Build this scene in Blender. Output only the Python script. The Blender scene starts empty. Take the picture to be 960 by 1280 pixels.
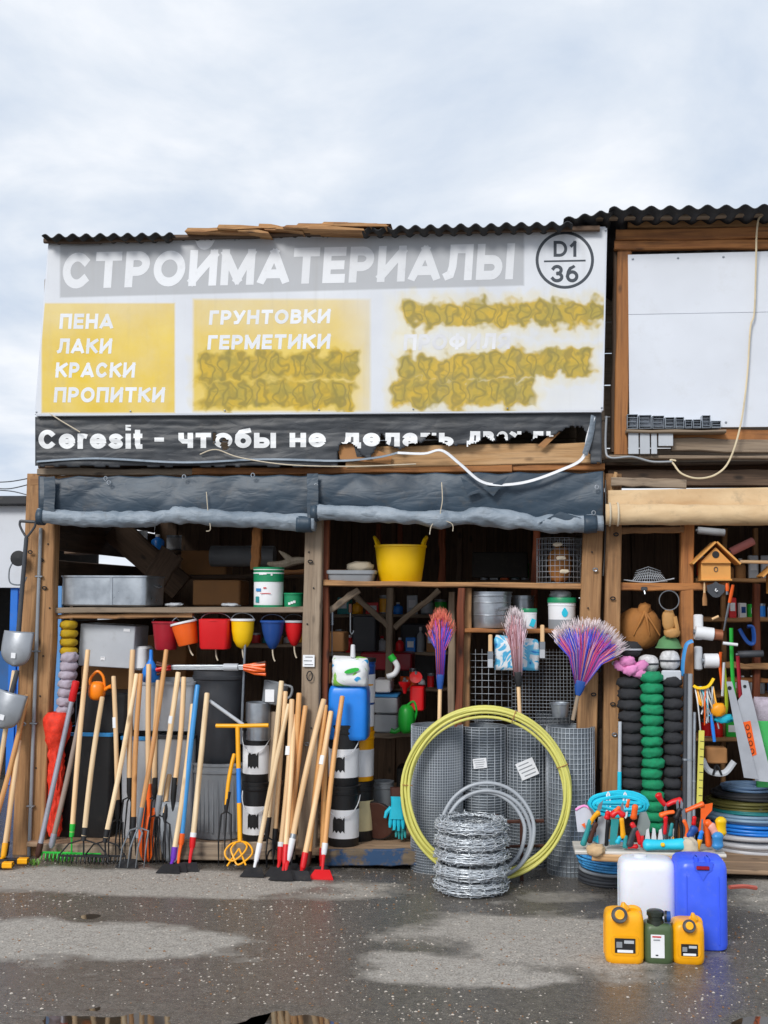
import bpy, bmesh, math, random
from mathutils import Vector, Matrix, noise
R = math.radians
random.seed(7)
sc = bpy.context.scene
col = sc.collection

# ---------------------------------------------------------------- camera
FPX, CAMY, CAMZ = 1462.0, -7.44, 1.69
cam_d = bpy.data.cameras.new('camera'); cam = bpy.data.objects.new('camera', cam_d); col.objects.link(cam)
cam_d.sensor_fit = 'HORIZONTAL'; cam_d.sensor_width = 36.0; cam_d.lens = FPX / 960 * 36
cam_d.clip_start = 0.05; cam_d.clip_end = 2000
CROT = Matrix.Rotation(R(6.0), 3, 'Z') @ Matrix.Rotation(R(94.1), 3, 'X') @ Matrix.Rotation(R(0.35), 3, 'Z')
cam.matrix_world = Matrix.Translation((0, CAMY, CAMZ)) @ CROT.to_4x4()
sc.camera = cam
CO = Vector((0, CAMY, CAMZ))
# ---------------------------------------------------------------- sky, sun, exposure
SUN_EL, SUN_AZ = 36, 202            # soft sun behind thin cloud, behind the viewer's left shoulder
world = bpy.data.worlds.new('World'); sc.world = world; world.use_nodes = True
wt = world.node_tree; wt.nodes.clear()
def wn(t, **k):
    n = wt.nodes.new(t)
    for a, b in k.items(): setattr(n, a, b)
    return n
wo = wn('ShaderNodeOutputWorld'); bg = wn('ShaderNodeBackground'); bg.inputs[1].default_value = 0.1
sky = wn('ShaderNodeTexSky', sky_type='NISHITA', sun_disc=False)
sky.sun_elevation = R(SUN_EL); sky.sun_rotation = R(SUN_AZ); sky.dust_density = 2.0
tc = wn('ShaderNodeTexCoord'); sep = wn('ShaderNodeSeparateXYZ'); wt.links.new(tc.outputs['Generated'], sep.inputs[0])
mz = wn('ShaderNodeMath', operation='MAXIMUM'); mz.inputs[1].default_value = 0.0; wt.links.new(sep.outputs[2], mz.inputs[0])
az = wn('ShaderNodeMath', operation='ADD'); az.inputs[1].default_value = 0.22; wt.links.new(mz.outputs[0], az.inputs[0])
dv = wn('ShaderNodeVectorMath', operation='DIVIDE'); cb = wn('ShaderNodeCombineXYZ')
for i in range(3): wt.links.new(az.outputs[0], cb.inputs[i])
wt.links.new(tc.outputs['Generated'], dv.inputs[0]); wt.links.new(cb.outputs[0], dv.inputs[1])
n1 = wn('ShaderNodeTexNoise'); n1.inputs['Scale'].default_value = 1.7; n1.inputs['Detail'].default_value = 7; n1.inputs['Roughness'].default_value = 0.55
n1.inputs['Distortion'].default_value = 0.25
wt.links.new(dv.outputs[0], n1.inputs['Vector'])
rp = wn('ShaderNodeValToRGB'); e = rp.color_ramp.elements
e[0].position = 0.40; e[0].color = (4.1, 4.7, 5.6, 1); e[1].position = 0.61; e[1].color = (6.2, 6.4, 6.75, 1)
q = rp.color_ramp.elements.new(0.5); q.color = (4.95, 5.4, 6.05, 1)
wt.links.new(n1.outputs['Fac'], rp.inputs[0])
n2 = wn('ShaderNodeTexNoise'); n2.inputs['Scale'].default_value = 0.9; n2.inputs['Detail'].default_value = 4
wt.links.new(dv.outputs[0], n2.inputs['Vector'])
r2 = wn('ShaderNodeMapRange'); r2.inputs[1].default_value = 0.3; r2.inputs[2].default_value = 0.5; r2.inputs[3].default_value = 0.86; r2.inputs[4].default_value = 1.0
wt.links.new(n2.outputs['Fac'], r2.inputs[0])
mx = wn('ShaderNodeMix', data_type='RGBA'); wt.links.new(r2.outputs[0], mx.inputs[0]); wt.links.new(sky.outputs[0], mx.inputs[6]); wt.links.new(rp.outputs[0], mx.inputs[7])
wt.links.new(mx.outputs[2], bg.inputs[0]); wt.links.new(bg.outputs[0], wo.inputs[0])
sl = bpy.data.lights.new('sun', 'SUN'); sl.energy = 1.5; sl.angle = R(18); sl.color = (1, 0.965, 0.91)
so = bpy.data.objects.new('sun', sl); col.objects.link(so)
sd = Vector((math.sin(R(SUN_AZ)) * math.cos(R(SUN_EL)), math.cos(R(SUN_AZ)) * math.cos(R(SUN_EL)), math.sin(R(SUN_EL))))
so.rotation_euler = sd.to_track_quat('Z', 'Y').to_euler()
vs = sc.view_settings; vs.view_transform = 'Standard'; vs.look = 'None'; vs.exposure = 0.62; vs.gamma = 1; vs.use_curve_mapping = False
sc.render.engine = 'CYCLES'

# ---------------------------------------------------------------- survey helpers: a sight line met with a plane of the place
def ray(px, py): return (CROT @ Vector(((px - 480) / FPX, -(py - 640) / FPX, -1))).normalized()
def P(px, py, y=0.0):
    d = ray(px, py); return CO + d * ((y - CO.y) / d.y)
def G(px, py, z=0.0):
    d = ray(px, py); return CO + d * ((z - CO.z) / d.z)
def SC(px, py, y=0.0): return (P(px + 1, py, y) - P(px, py, y)).length      # metres per pixel there

# ---------------------------------------------------------------- materials
def c(h):
    v = [int(h[i:i + 2], 16) / 255 for i in (0, 2, 4)]
    return tuple((x / 12.92 if x <= .04045 else ((x + .055) / 1.055) ** 2.4) for x in v) + (1,)
MATS = {}
class NT:
    def __init__(s, name):
        s.m = bpy.data.materials.new(name); s.m.use_nodes = True; s.t = s.m.node_tree
        s.b = s.t.nodes['Principled BSDF']
        MATS[name] = s.m; s.cache = {}
    def n(s, t, **k):
        x = s.t.nodes.new(t)
        for a, b in k.items(): setattr(x, a, b)
        return x
    def l(s, a, b):
        if isinstance(a, (int, float)): b.default_value = a
        elif isinstance(a, tuple): b.default_value = a
        else: s.t.links.new(a, b)
    def math(s, op, a, b=0.0, clamp=False):
        x = s.n('ShaderNodeMath', operation=op, use_clamp=clamp); s.l(a, x.inputs[0]); s.l(b, x.inputs[1]); return x.outputs[0]
    def mix(s, f, a, b, blend='MIX'):
        x = s.n('ShaderNodeMix', data_type='RGBA', blend_type=blend); s.l(f, x.inputs[0]); s.l(a, x.inputs[6]); s.l(b, x.inputs[7]); return x.outputs[2]
    def rng(s, v, a, b, lo=0.0, hi=1.0):
        x = s.n('ShaderNodeMapRange'); s.l(v, x.inputs[0])
        for i, k in enumerate((a, b, lo, hi)): x.inputs[i + 1].default_value = k
        return x.outputs[0]
    def noise(s, scale, detail=4, vec=None, rough=.55, w=True, dist=0):
        x = s.n('ShaderNodeTexNoise')
        x.inputs['Scale'].default_value = scale; x.inputs['Detail'].default_value = detail; x.inputs['Roughness'].default_value = rough
        x.inputs['Distortion'].default_value = dist
        s.l(vec if vec is not None else s.obj(None, w), x.inputs['Vector'])
        return x.outputs['Fac']
    def obj(s, scale=None, own=True):
        if own not in s.cache:
            x = s.n('ShaderNodeTexCoord').outputs['Object']
            if own:
                y = s.n('ShaderNodeVectorMath', operation='ADD'); s.l(x, y.inputs[0]); s.l(s.math('MULTIPLY', s.rand(), 23.0), y.inputs[1]); x = y.outputs[0]
            s.cache[own] = x
        x = s.cache[own]
        if scale:
            m = s.n('ShaderNodeMapping'); m.inputs['Scale'].default_value = scale; s.l(x, m.inputs['Vector']); x = m.outputs[0]
        return x
    def rand(s): return s.n('ShaderNodeObjectInfo').outputs['Random']
    def bump(s, h, strength, dist=.01):
        x = s.n('ShaderNodeBump'); x.inputs['Strength'].default_value = strength; x.inputs['Distance'].default_value = dist
        s.l(h, x.inputs['Height']); s.l(x.outputs[0], s.b.inputs['Normal'])
def mat(name, hexc, rough=.5, metal=0.0, var=.14, scale=6.0, dirt=.25, bump=.05, vary=.06, dirtc='6a6055', spec=.5, trans=0.0):
    """paint, plastic or metal: its colour, a little unevenness, dust, and a slightly uneven gloss"""
    if name in MATS: return MATS[name]
    t = NT(name); k = c(hexc)
    n = t.noise(scale, 3)
    a = t.rng(n, .25, .75, 1 - var, 1 + var)
    a = t.math('MULTIPLY', a, t.rng(t.rand(), 0, 1, 1 - vary, 1 + vary))
    x = t.n('ShaderNodeVectorMath', operation='SCALE'); t.l(k[:3], x.inputs[0]); t.l(a, x.inputs['Scale'])
    d = t.rng(t.noise(scale * 2.7, 5, rough=.68), .56, .78, 0, dirt)
    t.l(t.mix(d, x.outputs[0], c(dirtc)), t.b.inputs['Base Color'])
    t.l(t.rng(n, .3, .7, max(.03, rough - .1), min(1, rough + .12)), t.b.inputs['Roughness'])
    t.b.inputs['Metallic'].default_value = metal; t.b.inputs['Specular IOR Level'].default_value = spec
    if trans: t.b.inputs['Transmission Weight'].default_value = trans
    if bump: t.bump(t.noise(scale * 5, 2), bump, .01)
    return t.m
def wood(name, c1, c2, axis=2, dark='3a2a1c', rough=.72, stain=.35, vary=.16, grain=1.0, paint=None):
    t = NT(name)
    s = [22 * grain] * 3; s[axis] = 1.5 * grain
    v = t.obj(tuple(s))
    g = t.noise(1.0, 6, v, .62, dist=1.2)
    base = t.mix(t.rng(g, .32, .68), c(c1), c(c2))
    s2 = [70 * grain] * 3; s2[axis] = 3 * grain
    f = t.noise(1.0, 3, t.obj(tuple(s2)))
    base = t.mix(t.rng(f, .5, .75, 0, .55 if stain > .1 else .3), base, c(dark))
    base = t.mix(t.rng(t.noise(3.2, 6, rough=.65), .52, .75, 0, stain), base, c(dark))
    s3 = [9.0] * 3; s3[axis] = 4.0
    vo = t.n('ShaderNodeTexVoronoi'); t.l(t.obj(tuple(s3)), vo.inputs['Vector']); vo.inputs['Scale'].default_value = 1.0
    base = t.mix(t.rng(vo.outputs['Distance'], .06, .17, .85 if stain > .1 else 0, 0), base, c(dark))
    x = t.n('ShaderNodeVectorMath', operation='SCALE'); t.l(base, x.inputs[0]); t.l(t.rng(t.rand(), 0, 1, 1 - vary, 1 + vary), x.inputs['Scale'])
    if paint:
        pm = t.rng(t.noise(5, 7, rough=.7), .44, .52)
        t.l(t.mix(pm, x.outputs[0], c(paint)), t.b.inputs['Base Color'])
    else: t.l(x.outputs[0], t.b.inputs['Base Color'])
    t.b.inputs['Roughness'].default_value = rough
    t.bump(t.math('ADD', g, t.math('MULTIPLY', f, .5)), .25 if stain > .1 else .08, .006)
    return t.m

def cloth(name, hexc, hex2, rough=.5, crease=.6, scale=5.0):
    """weathered sheet: faded patches, grime and sharp creases"""
    t = NT(name); n = t.noise(scale * .7, 5, rough=.6)
    base = t.mix(t.rng(n, .3, .7), c(hexc), c(hex2))
    st = t.obj((1.0, 1.0, 2.6)); r1 = t.math('ABSOLUTE', t.math('SUBTRACT', t.noise(scale * .45, 2, st, dist=.6), .5)); r2 = t.math('ABSOLUTE', t.math('SUBTRACT', t.noise(scale * 1.5, 2, st, dist=.5), .5))
    ridge = t.math('ADD', t.rng(r1, 0, .2), t.math('MULTIPLY', t.rng(r2, 0, .16), .3))
    base = t.mix(t.rng(ridge, .0, .3, .3, 0), base, c(hex2))
    base = t.mix(t.rng(t.noise(scale * 3, 6, rough=.7), .55, .75, 0, .4), base, c('5f5a54'))
    t.l(base, t.b.inputs['Base Color']); t.b.inputs['Roughness'].default_value = rough
    t.bump(ridge, crease, .012); return t.m
# ---------------------------------------------------------------- things
def thing(name, label, cat, M=None, group=None):
    o = bpy.data.objects.new(name, None); o.empty_display_size = .05; col.objects.link(o)
    M = M if isinstance(M, Matrix) else Matrix.Translation(M or (0, 0, 0))
    o.matrix_world = M
    return tag(o, label, cat, group)
def tag(o, label=None, cat=None, group=None, kind=None):
    if label: o['label'] = label
    if cat: o['category'] = cat
    if group: o['group'] = group
    if kind: o['kind'] = kind
    return o
def T(x, y=None, z=None): return Matrix.Translation(x if y is None else (x, y, z))
def RX(a): return Matrix.Rotation(R(a), 4, 'X')
def RY(a): return Matrix.Rotation(R(a), 4, 'Y')
def RZ(a): return Matrix.Rotation(R(a), 4, 'Z')
def along(p0, p1, back=Vector((0, 1, 0))):
    """frame at p0 with Z to p1 and Y kept near the given direction"""
    z = (Vector(p1) - Vector(p0)).normalized(); y = (back - z * back.dot(z)).normalized(); x = y.cross(z)
    M = Matrix((x, y, z)).transposed().to_4x4(); M.translation = p0; return M
class MB:
    def __init__(s): s.v = []; s.f = []
    def add(s, vs, fs, M=None):
        o = len(s.v); s.v += [tuple(M @ Vector(v)) for v in vs] if M else [tuple(v) for v in vs]
        s.f += [tuple(i + o for i in f) for f in fs]; return s
    def box(s, cx, cy, cz, sx, sy, sz, b=.003, M=None):
        hx, hy, hz = sx / 2, sy / 2, sz / 2; b = min(b, hx * .8, hy * .8, hz * .8)
        rings = [(-hz, b), (-hz + b, 0), (hz - b, 0), (hz, b)]; vs = []; fs = []
        for z, i in rings:
            x, y = hx - i, hy - i
            vs += [(cx + a, cy + d, cz + z) for a, d in ((-x + b, -y), (x - b, -y), (x, -y + b), (x, y - b), (x - b, y), (-x + b, y), (-x, y - b), (-x, -y + b))]
        for r in range(3):
            for k in range(8): fs.append((r * 8 + k, r * 8 + (k + 1) % 8, r * 8 + 8 + (k + 1) % 8, r * 8 + 8 + k))
        fs.append(tuple(range(7, -1, -1))); fs.append(tuple(range(24, 32)))
        return s.add(vs, fs, M)
    def plank(s, L, w, t, seg=7, j=.003, b=.006, warp=0.0):
        """rough sawn board from z=0 to L"""
        vs = []; fs = []; b = min(b, w * .3, t * .3)
        for i in range(seg + 1):
            z = L * i / seg; ox, oy = random.gauss(0, j), random.gauss(0, j) + warp * math.sin(math.pi * i / seg)
            x, y = w / 2 + random.gauss(0, j * .6), t / 2 + random.gauss(0, j * .4)
            vs += [(ox + a, oy + d, z) for a, d in ((-x + b, -y), (x - b, -y), (x, -y + b), (x, y - b), (x - b, y), (-x + b, y), (-x, y - b), (-x, -y + b))]
        for r in range(seg):
            for k in range(8): fs.append((r * 8 + k, r * 8 + (k + 1) % 8, r * 8 + 8 + (k + 1) % 8, r * 8 + 8 + k))
        fs.append(tuple(range(7, -1, -1))); fs.append(tuple(range(seg * 8, seg * 8 + 8)))
        return s.add(vs, fs)
    def lathe(s, prof, n=24, sx=1.0, sy=1.0, M=None, cap=True, fn=None):
        vs = []; fs = []
        for r, z in prof:
            for k in range(n):
                a = 2 * math.pi * k / n; p = (r * sx * math.cos(a), r * sy * math.sin(a), z)
                vs.append(fn(p, a) if fn else p)
        for i in range(len(prof) - 1):
            for k in range(n): fs.append((i * n + k, i * n + (k + 1) % n, i * n + n + (k + 1) % n, i * n + n + k))
        if cap:
            if prof[0][0] > 1e-4: fs.append(tuple(range(n - 1, -1, -1)))
            if prof[-1][0] > 1e-4: fs.append(tuple(range((len(prof) - 1) * n, len(prof) * n)))
        return s.add(vs, fs, M)
    def loft(s, rings, M=None, closed=False):
        n = len(rings[0]); vs = [p for r in rings for p in r]; fs = []
        for i in range(len(rings) - (0 if closed else 1)):
            a, b = i * n, ((i + 1) % len(rings)) * n
            for k in range(n): fs.append((a + k, a + (k + 1) % n, b + (k + 1) % n, b + k))
        if not closed: fs.append(tuple(range(n - 1, -1, -1))); fs.append(tuple(range((len(rings) - 1) * n, len(rings) * n)))
        return s.add(vs, fs, M)
    def tube(s, path, r, n=8, closed=False, M=None, flat=1.0):
        path = [Vector(p) for p in path]; m = len(path); rr = r if isinstance(r, (list, tuple)) else [r] * m
        rings = []; up = None
        for i, p in enumerate(path):
            if closed: d = path[(i + 1) % m] - path[i - 1]
            else: d = path[min(i + 1, m - 1)] - path[max(i - 1, 0)]
            d = d.normalized() if d.length > 1e-9 else Vector((0, 0, 1))
            if up is None: up = d.orthogonal().normalized()
            up = (up - d * up.dot(d)); up = up.normalized() if up.length > 1e-6 else d.orthogonal().normalized()
            w = d.cross(up)
            rings.append([tuple(p + (up * math.cos(2 * math.pi * k / n) + w * (flat * math.sin(2 * math.pi * k / n))) * rr[i]) for k in range(n)])
        return s.loft(rings, M, closed)
    def cyl(s, p0, p1, r0, r1=None, n=12): return s.tube([p0, p1], [r0, r1 if r1 is not None else r0], n)
    def poly(s, pts, t, M=None):
        """outline in XZ given depth t along Y (front at y=0)"""
        n = len(pts); vs = [(x, 0, z) for x, z in pts] + [(x, t, z) for x, z in pts]
        ar = sum(pts[i][0] * pts[(i + 1) % n][1] - pts[(i + 1) % n][0] * pts[i][1] for i in range(n))
        idx = list(range(n)) if ar > 0 else list(range(n - 1, -1, -1))
        fs = [tuple(idx), tuple(i + n for i in reversed(idx))]
        for k in range(n):
            a, b = idx[k], idx[(k + 1) % n]; fs.append((b, a, a + n, b + n))
        return s.add(vs, fs, M)
    def sheet(s, fn, nu, nv, keep=None):
        vs = [fn(i / nu, j / nv) for j in range(nv + 1) for i in range(nu + 1)]; fs = []
        for j in range(nv):
            for i in range(nu):
                if keep is None or keep((i + .5) / nu, (j + .5) / nv):
                    a = j * (nu + 1) + i; fs.append((a, a + 1, a + nu + 2, a + nu + 1))
        return s.add(vs, fs)
    def mesh(s, name, sharp=38):
        me = bpy.data.meshes.new(name); me.from_pydata(s.v, [], s.f); me.validate()
        for p in me.polygons: p.use_smooth = True
        me.set_sharp_from_angle(angle=R(sharp)); return me
    def build(s, name, m, parent=None, M=None, sharp=38, solid=0.0, label=None, cat=None, group=None, kind=None):
        o = bpy.data.objects.new(name, s.mesh(name, sharp)); o.data.materials.append(m); col.objects.link(o)
        if parent is not None: o.parent = parent
        if M is not None:
            if parent is not None: o.matrix_local = M if isinstance(M, Matrix) else T(M)
            else: o.matrix_world = M if isinstance(M, Matrix) else T(M)
        if solid: q = o.modifiers.new('thick', 'SOLIDIFY'); q.thickness = solid; q.offset = 0
        return tag(o, label, cat, group, kind)
def rr(hx, hy, r, z, ox=0, oy=0, n=4):
    out = []; r = min(r, hx * .99, hy * .99)
    for cx, cy, a0 in ((hx - r, hy - r, 0), (-hx + r, hy - r, 90), (-hx + r, -hy + r, 180), (hx - r, -hy + r, 270)):
        for k in range(n + 1):
            a = R(a0 + 90 * k / n); out.append((ox + cx + r * math.cos(a), oy + cy + r * math.sin(a), z))
    return out
def nz(x, y=0.0, z=0.0): return noise.noise(Vector((x, y, z)))
# heavy block lettering drawn as strokes: glyph -> (width, strokes) in a cap-height (or x-height) box
def ARC(cx, cy, rx, ry, a0, a1, n=14): return [(cx + rx * math.cos(R(a0 + (a1 - a0) * i / n)), cy + ry * math.sin(R(a0 + (a1 - a0) * i / n))) for i in range(n + 1)]
L0, L1 = [(0, 0), (0, 1)], [(1, 0), (1, 1)]
def BOWL(x, yc, ry, rx): return [(0, yc + ry), (x, yc + ry)] + ARC(x, yc, rx, ry, 90, -90, 10)[1:-1] + [(x, yc - ry), (0, yc - ry)]
GL = {'С': (.92, [ARC(.5, .5, .5, .5, 46, 314, 20)]), 'Т': (.84, [[(0, 1), (1, 1)], [(.5, 0), (.5, 1)]]), 'Р': (.78, [L0, BOWL(.5, .71, .29, .5)]),
 'О': (1.02, [ARC(.5, .5, .5, .5, 0, 360, 28)]), 'И': (.9, [L0, L1, [(0, .04), (1, .96)]]), 'Й': (.9, [L0, L1, [(0, .04), (1, .96)], ARC(.5, 1.5, .24, .16, 195, 345, 8)]),
 'М': (1.08, [L0, L1, [(0, 1), (.5, .06)], [(1, 1), (.5, .06)]]), 'А': (.98, [[(0, 0), (.5, 1)], [(1, 0), (.5, 1)], [(.22, .22), (.78, .22)]]),
 'Е': (.72, [L0, [(0, 1), (1, 1)], [(0, .5), (.92, .5)], [(0, 0), (1, 0)]]), 'Л': (.92, [L1, [(.25, 1), (1, 1)], [(.27, 1), (.23, .35), (.14, .06), (0, 0)]]),
 'Ы': (1.2, [L0, BOWL(.38, .29, .29, .24), L1]), 'П': (.88, [L0, [(0, 1), (1, 1)], L1]), 'Н': (.88, [L0, L1, [(0, .5), (1, .5)]]), 'К': (.88, [L0, [(.0, .46), (1, 1)], [(.3, .62), (1, 0)]]),
 'Г': (.68, [L0, [(0, 1), (1, 1)]]), 'У': (.86, [[(0, 1), (.52, .36)], [(1, 1), (.5, .25), (.35, .03), (.1, 0)]]), 'В': (.82, [L0, BOWL(.5, .77, .23, .38), BOWL(.55, .27, .27, .45)]),
 'Ф': (1.1, [[(.5, -.04), (.5, 1.04)], ARC(.5, .5, .5, .34, 0, 360, 24)]), 'Я': (.84, [L1, [(1, 1), (.45, 1)] + ARC(.45, .71, .45, .29, 90, 270, 10)[1:-1] + [(.45, .42), (1, .42)], [(.5, .42), (0, 0)]]),
 'D': (.85, [L0, [(0, 1), (.4, 1)] + ARC(.4, .5, .6, .5, 90, -90, 14)[1:-1] + [(.4, 0), (0, 0)]]), '1': (.5, [[(.75, 0), (.75, 1)], [(.75, 1), (.1, .74)]]),
 '3': (.68, [ARC(.42, .75, .5, .25, 155, -80, 12), ARC(.42, .26, .58, .26, 80, -155, 12)]), '6': (.74, [ARC(.5, .31, .5, .31, 0, 360, 20), [(.0, .36), (.08, .62), (.28, .86), (.62, 1)]]),
 'C': (1.0, [ARC(.5, .68, .5, .68, 46, 314, 20)]), 'e': (.9, [[(0, .5), (1, .5)], ARC(.5, .5, .5, .5, 0, 318, 20)]), 'r': (.55, [L0, ARC(.75, .5, .75, .5, 170, 75, 8)]),
 's': (.8, [ARC(.5, .75, .45, .25, 25, 262, 10) + ARC(.5, .25, .48, .25, 82, -155, 10)]), 'i': (.05, [L0, [(0, 1.72), (0, 1.82)]]), 't': (.5, [[(.4, 1.36), (.4, .2), (.6, 0), (1, 0)], [(0, 1), (1, 1)]]),
 '-': (.6, [[(0, .5), (1, .5)]]), 'ч': (.8, [L1, [(0, 1), (0, .62), (.25, .42), (1, .42)]]), 'б': (.9, [ARC(.5, .46, .5, .46, 0, 360, 20), [(0, .5), (.04, .95), (.3, 1.28), (.95, 1.42)]]),
 'д': (1.0, [[(.9, 0), (.9, 1)], [(.3, 1), (.9, 1)], [(.32, 1), (.25, .3), (.1, 0)], [(-.05, -.2), (-.05, 0), (1.05, 0), (1.05, -.2)]]), 'а': (.82, [ARC(.5, .66, .45, .34, 155, 0, 8) + [(.95, 0)], ARC(.42, .27, .42, .27, 0, 360, 14)]),
 'ь': (.78, [L0, BOWL(.5, .3, .3, .5)]), 'ж': (1.3, [[(.5, 0), (.5, 1)], [(0, 1), (.5, .5)], [(0, 0), (.5, .5)], [(1, 1), (.5, .5)], [(1, 0), (.5, .5)]])}
for lo, up in zip('тоынелвя', 'ТОЫНЕЛВЯ'): GL[lo] = GL[up]
GL['е'] = GL['e']
def lettering(s, stroke=.22, gap=.16, step=.12, cross=1):
    """list of (verts, faces) ribbons, one per stroke, scaled so that the word is 1 wide and a capital 1 high"""
    x = 0; out = []; h = 1 - stroke
    for ci, ch in enumerate(s):
        if ch == ' ': x += .4; continue
        w, st = GL[ch]; wi = max(w - stroke, .001) if w > .1 else 0
        for pl in st:
            pts = [Vector((x + stroke / 2 + px * wi, stroke / 2 + py * h)) for px, py in pl]; closed = (pts[0] - pts[-1]).length < 1e-4
            fine = []
            for a_, b_ in zip(pts, pts[1:]):
                k = max(1, int((b_ - a_).length / step)); fine += [a_.lerp(b_, i / k) for i in range(k)]
            if not closed:
                fine.append(pts[-1]); fine[0] = fine[0] + (pts[0] - pts[1]).normalized() * stroke * .5; fine[-1] = fine[-1] + (pts[-1] - pts[-2]).normalized() * stroke * .5
            n = len(fine); vs = []; fs = []
            for i, q_ in enumerate(fine):
                d0 = (q_ - fine[i - 1]) if (i or closed) else (fine[1] - q_); d1 = (fine[(i + 1) % n] - q_) if (i < n - 1 or closed) else d0
                d0 = d0.normalized(); d1 = d1.normalized(); m_ = (d0 + d1); m_ = m_.normalized() if m_.length > 1e-6 else d0
                nn_ = Vector((-m_.y, m_.x)) * (stroke / 2 / max(.6, abs(m_.dot(d1))))
                for c_ in range(cross + 1):
                    v = q_ + nn_ * (1 - 2 * c_ / cross); vs.append((v.x, v.y if ch in 'Йiбtд' else min(max(v.y, 0), 1.0 if ch not in 'CФ' else 1.4)))
            for i in range(n if closed else n - 1):
                for c_ in range(cross): a_ = i * (cross + 1) + c_; b_ = ((i + 1) % n) * (cross + 1) + c_; fs.append((a_, a_ + 1, b_ + 1, b_))
            out.append((vs, fs, ci))
        x += (w if w > .1 else stroke) + gap
    x -= gap
    return [([(vx / x, vy) for vx, vy in vs], fs, ci) for vs, fs, ci in out]
# ---------------------------------------------------------------- material set
W_POST = wood('post_timber', 'b98d60', '936a44', dark='43301f', stain=.5)
W_GREY = wood('weathered_timber', '9c8b78', '82705d', dark='4b4036')
W_ORANGE = wood('warm_timber', 'b97d46', '8f5a30', dark='38241a', vary=.14, stain=.55)
W_BOARD = wood('pale_board', 'c9a47a', 'b08657', dark='5a432c', stain=.25)
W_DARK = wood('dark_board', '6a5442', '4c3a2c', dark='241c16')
W_RED = wood('red_brown_timber', '8a4a2a', '6a3018', dark='2f1810')
W_BLUE = wood('blue_painted_board', '7a6a55', '5a4d3e', dark='2a2620', paint='27466a')
W_HANDLE2 = wood('tool_handle_ash', 'f2dcb8', 'e2c092', dark='a08058', stain=.14, vary=.1, rough=.55)
W_HANDLE3 = wood('tool_handle_pine', 'e0aa6c', 'cf925a', dark='8a5a30', stain=.16, vary=.1, rough=.5)
W_HANDLE = wood('tool_handle_wood', 'efcda2', 'e0b683', dark='b88a58', stain=.06, vary=.12, rough=.5)
W_DUSTY = wood('dusty_floor_board', 'b3967a', '9b7f64', dark='5c4a3a', stain=.3)
M_ROOF = mat('roof_sheet', '2b2c30', .55, var=.25, dirt=.4)
M_ZINC = mat('galvanised', 'a9b0b8', .36, .75, var=.22, scale=9, dirt=.2)
M_WIRE = mat('mesh_wire', 'b9c0c8', .45, .35, var=.15, dirt=.2)
M_STEEL = mat('tool_steel', '8d939a', .35, .7, dirt=.3)
M_BLACK = mat('black_plastic', '1b1c1f', .42, dirt=.12, vary=.15)
M_IRON = mat('black_iron', '26272a', .5, .3, dirt=.3)
M_WHITE = mat('white_plastic', 'e2e4e8', .4, dirt=.14, var=.05)
M_PAPER = mat('paper_label', 'eceef2', .7, dirt=.1, var=.04)
M_GREYP = mat('grey_plastic', '8e9399', .45, dirt=.2)
M_LGREY = mat('light_grey_plastic', 'b9bec5', .45, dirt=.2, var=.08)
M_DGREY = mat('dark_grey_plastic', '3d4046', .5, dirt=.2)
M_YEL = mat('yellow_plastic', 'f5c400', .38, dirt=.08, var=.06)
M_AMBER = mat('amber_plastic', 'f7ac08', .38, dirt=.18, var=.06, scale=12, dirtc='b07c20')
M_ORANGE = mat('orange_plastic', 'f2641a', .38, dirt=.08, var=.06)
M_RED = mat('red_plastic', 'd4141c', .38, dirt=.08, var=.08)
M_DRED = mat('crimson_plastic', 'a01428', .4, dirt=.1)
M_BLUE = mat('blue_plastic', '1f7fe0', .35, dirt=.07, var=.06)
M_NAVY = mat('navy_plastic', '1d4a94', .4, dirt=.1)
M_VBLUE = mat('violet_blue_plastic', '3d61f0', .42, dirt=.22, var=.08, scale=9, dirtc='8a94b8')
M_CYAN = mat('cyan_plastic', '22c0dc', .42, dirt=.08)
M_TEAL = mat('teal_plastic', '2a8f92', .42, dirt=.1)
M_GREEN = mat('green_plastic', '25b03a', .38, dirt=.08)
M_PGREEN = mat('paint_lid_green', '128a5c', .4, dirt=.08)
M_OLIVE = mat('olive_plastic', '4c6040', .4, dirt=.08, var=.06)
M_PINK = mat('pink_plastic', 'e890c8', .6, dirt=.05)
M_PURPLE = mat('purple_paint', '6a2fb0', .4, dirt=.1)
M_BROWN = mat('rust_brown', '4a2a20', .6, .2, dirt=.3)
M_CARD = mat('cardboard', 'a9794c', .8, dirt=.2)
M_TAN = cloth('tan_canvas', 'd8bd96', 'c2a178', .8, .3, 4)
M_BGLOVE = mat('black_knit', '2c2d31', .85, var=.2, scale=40, bump=.4, dirt=.1, dirtc='55565a')
M_GGLOVE = mat('green_knit', '0c8a5c', .8, var=.2, scale=40, bump=.4, dirt=.1)
M_ROPE = mat('rope', 'c9bda8', .8, dirt=.2)
M_CABLE = mat('pale_cable', 'd8c8a8', .6)
M_TARP = cloth('slate_tarpaulin', '213140', '394b5b', .48, .3, 4)
M_TROLL = cloth('faded_tarpaulin', '74818e', '98a3ae', .55, .45, 6)
M_BANNER = cloth('black_banner_vinyl', '24282e', '42464c', .5, .3, 4)
M_BTXT = mat('banner_white_print', 'e8eaec', .5, dirt=.35, scale=9, var=.06, dirtc='8a8d90')
M_STXT = mat('sign_white_print', 'e4e7ec', .5, dirt=.12, var=.03)
M_SDARK = mat('sign_dark_print', '3a424c', .5, dirt=.1)
M_WPANEL = mat('white_sheet_panel', 'd6dbe4', .45, dirt=.16, var=.05, scale=2.5, dirtc='a8a49c')
M_DARKCLOTH = mat('dark_canvas', '2a2826', .85, var=.25)
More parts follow.
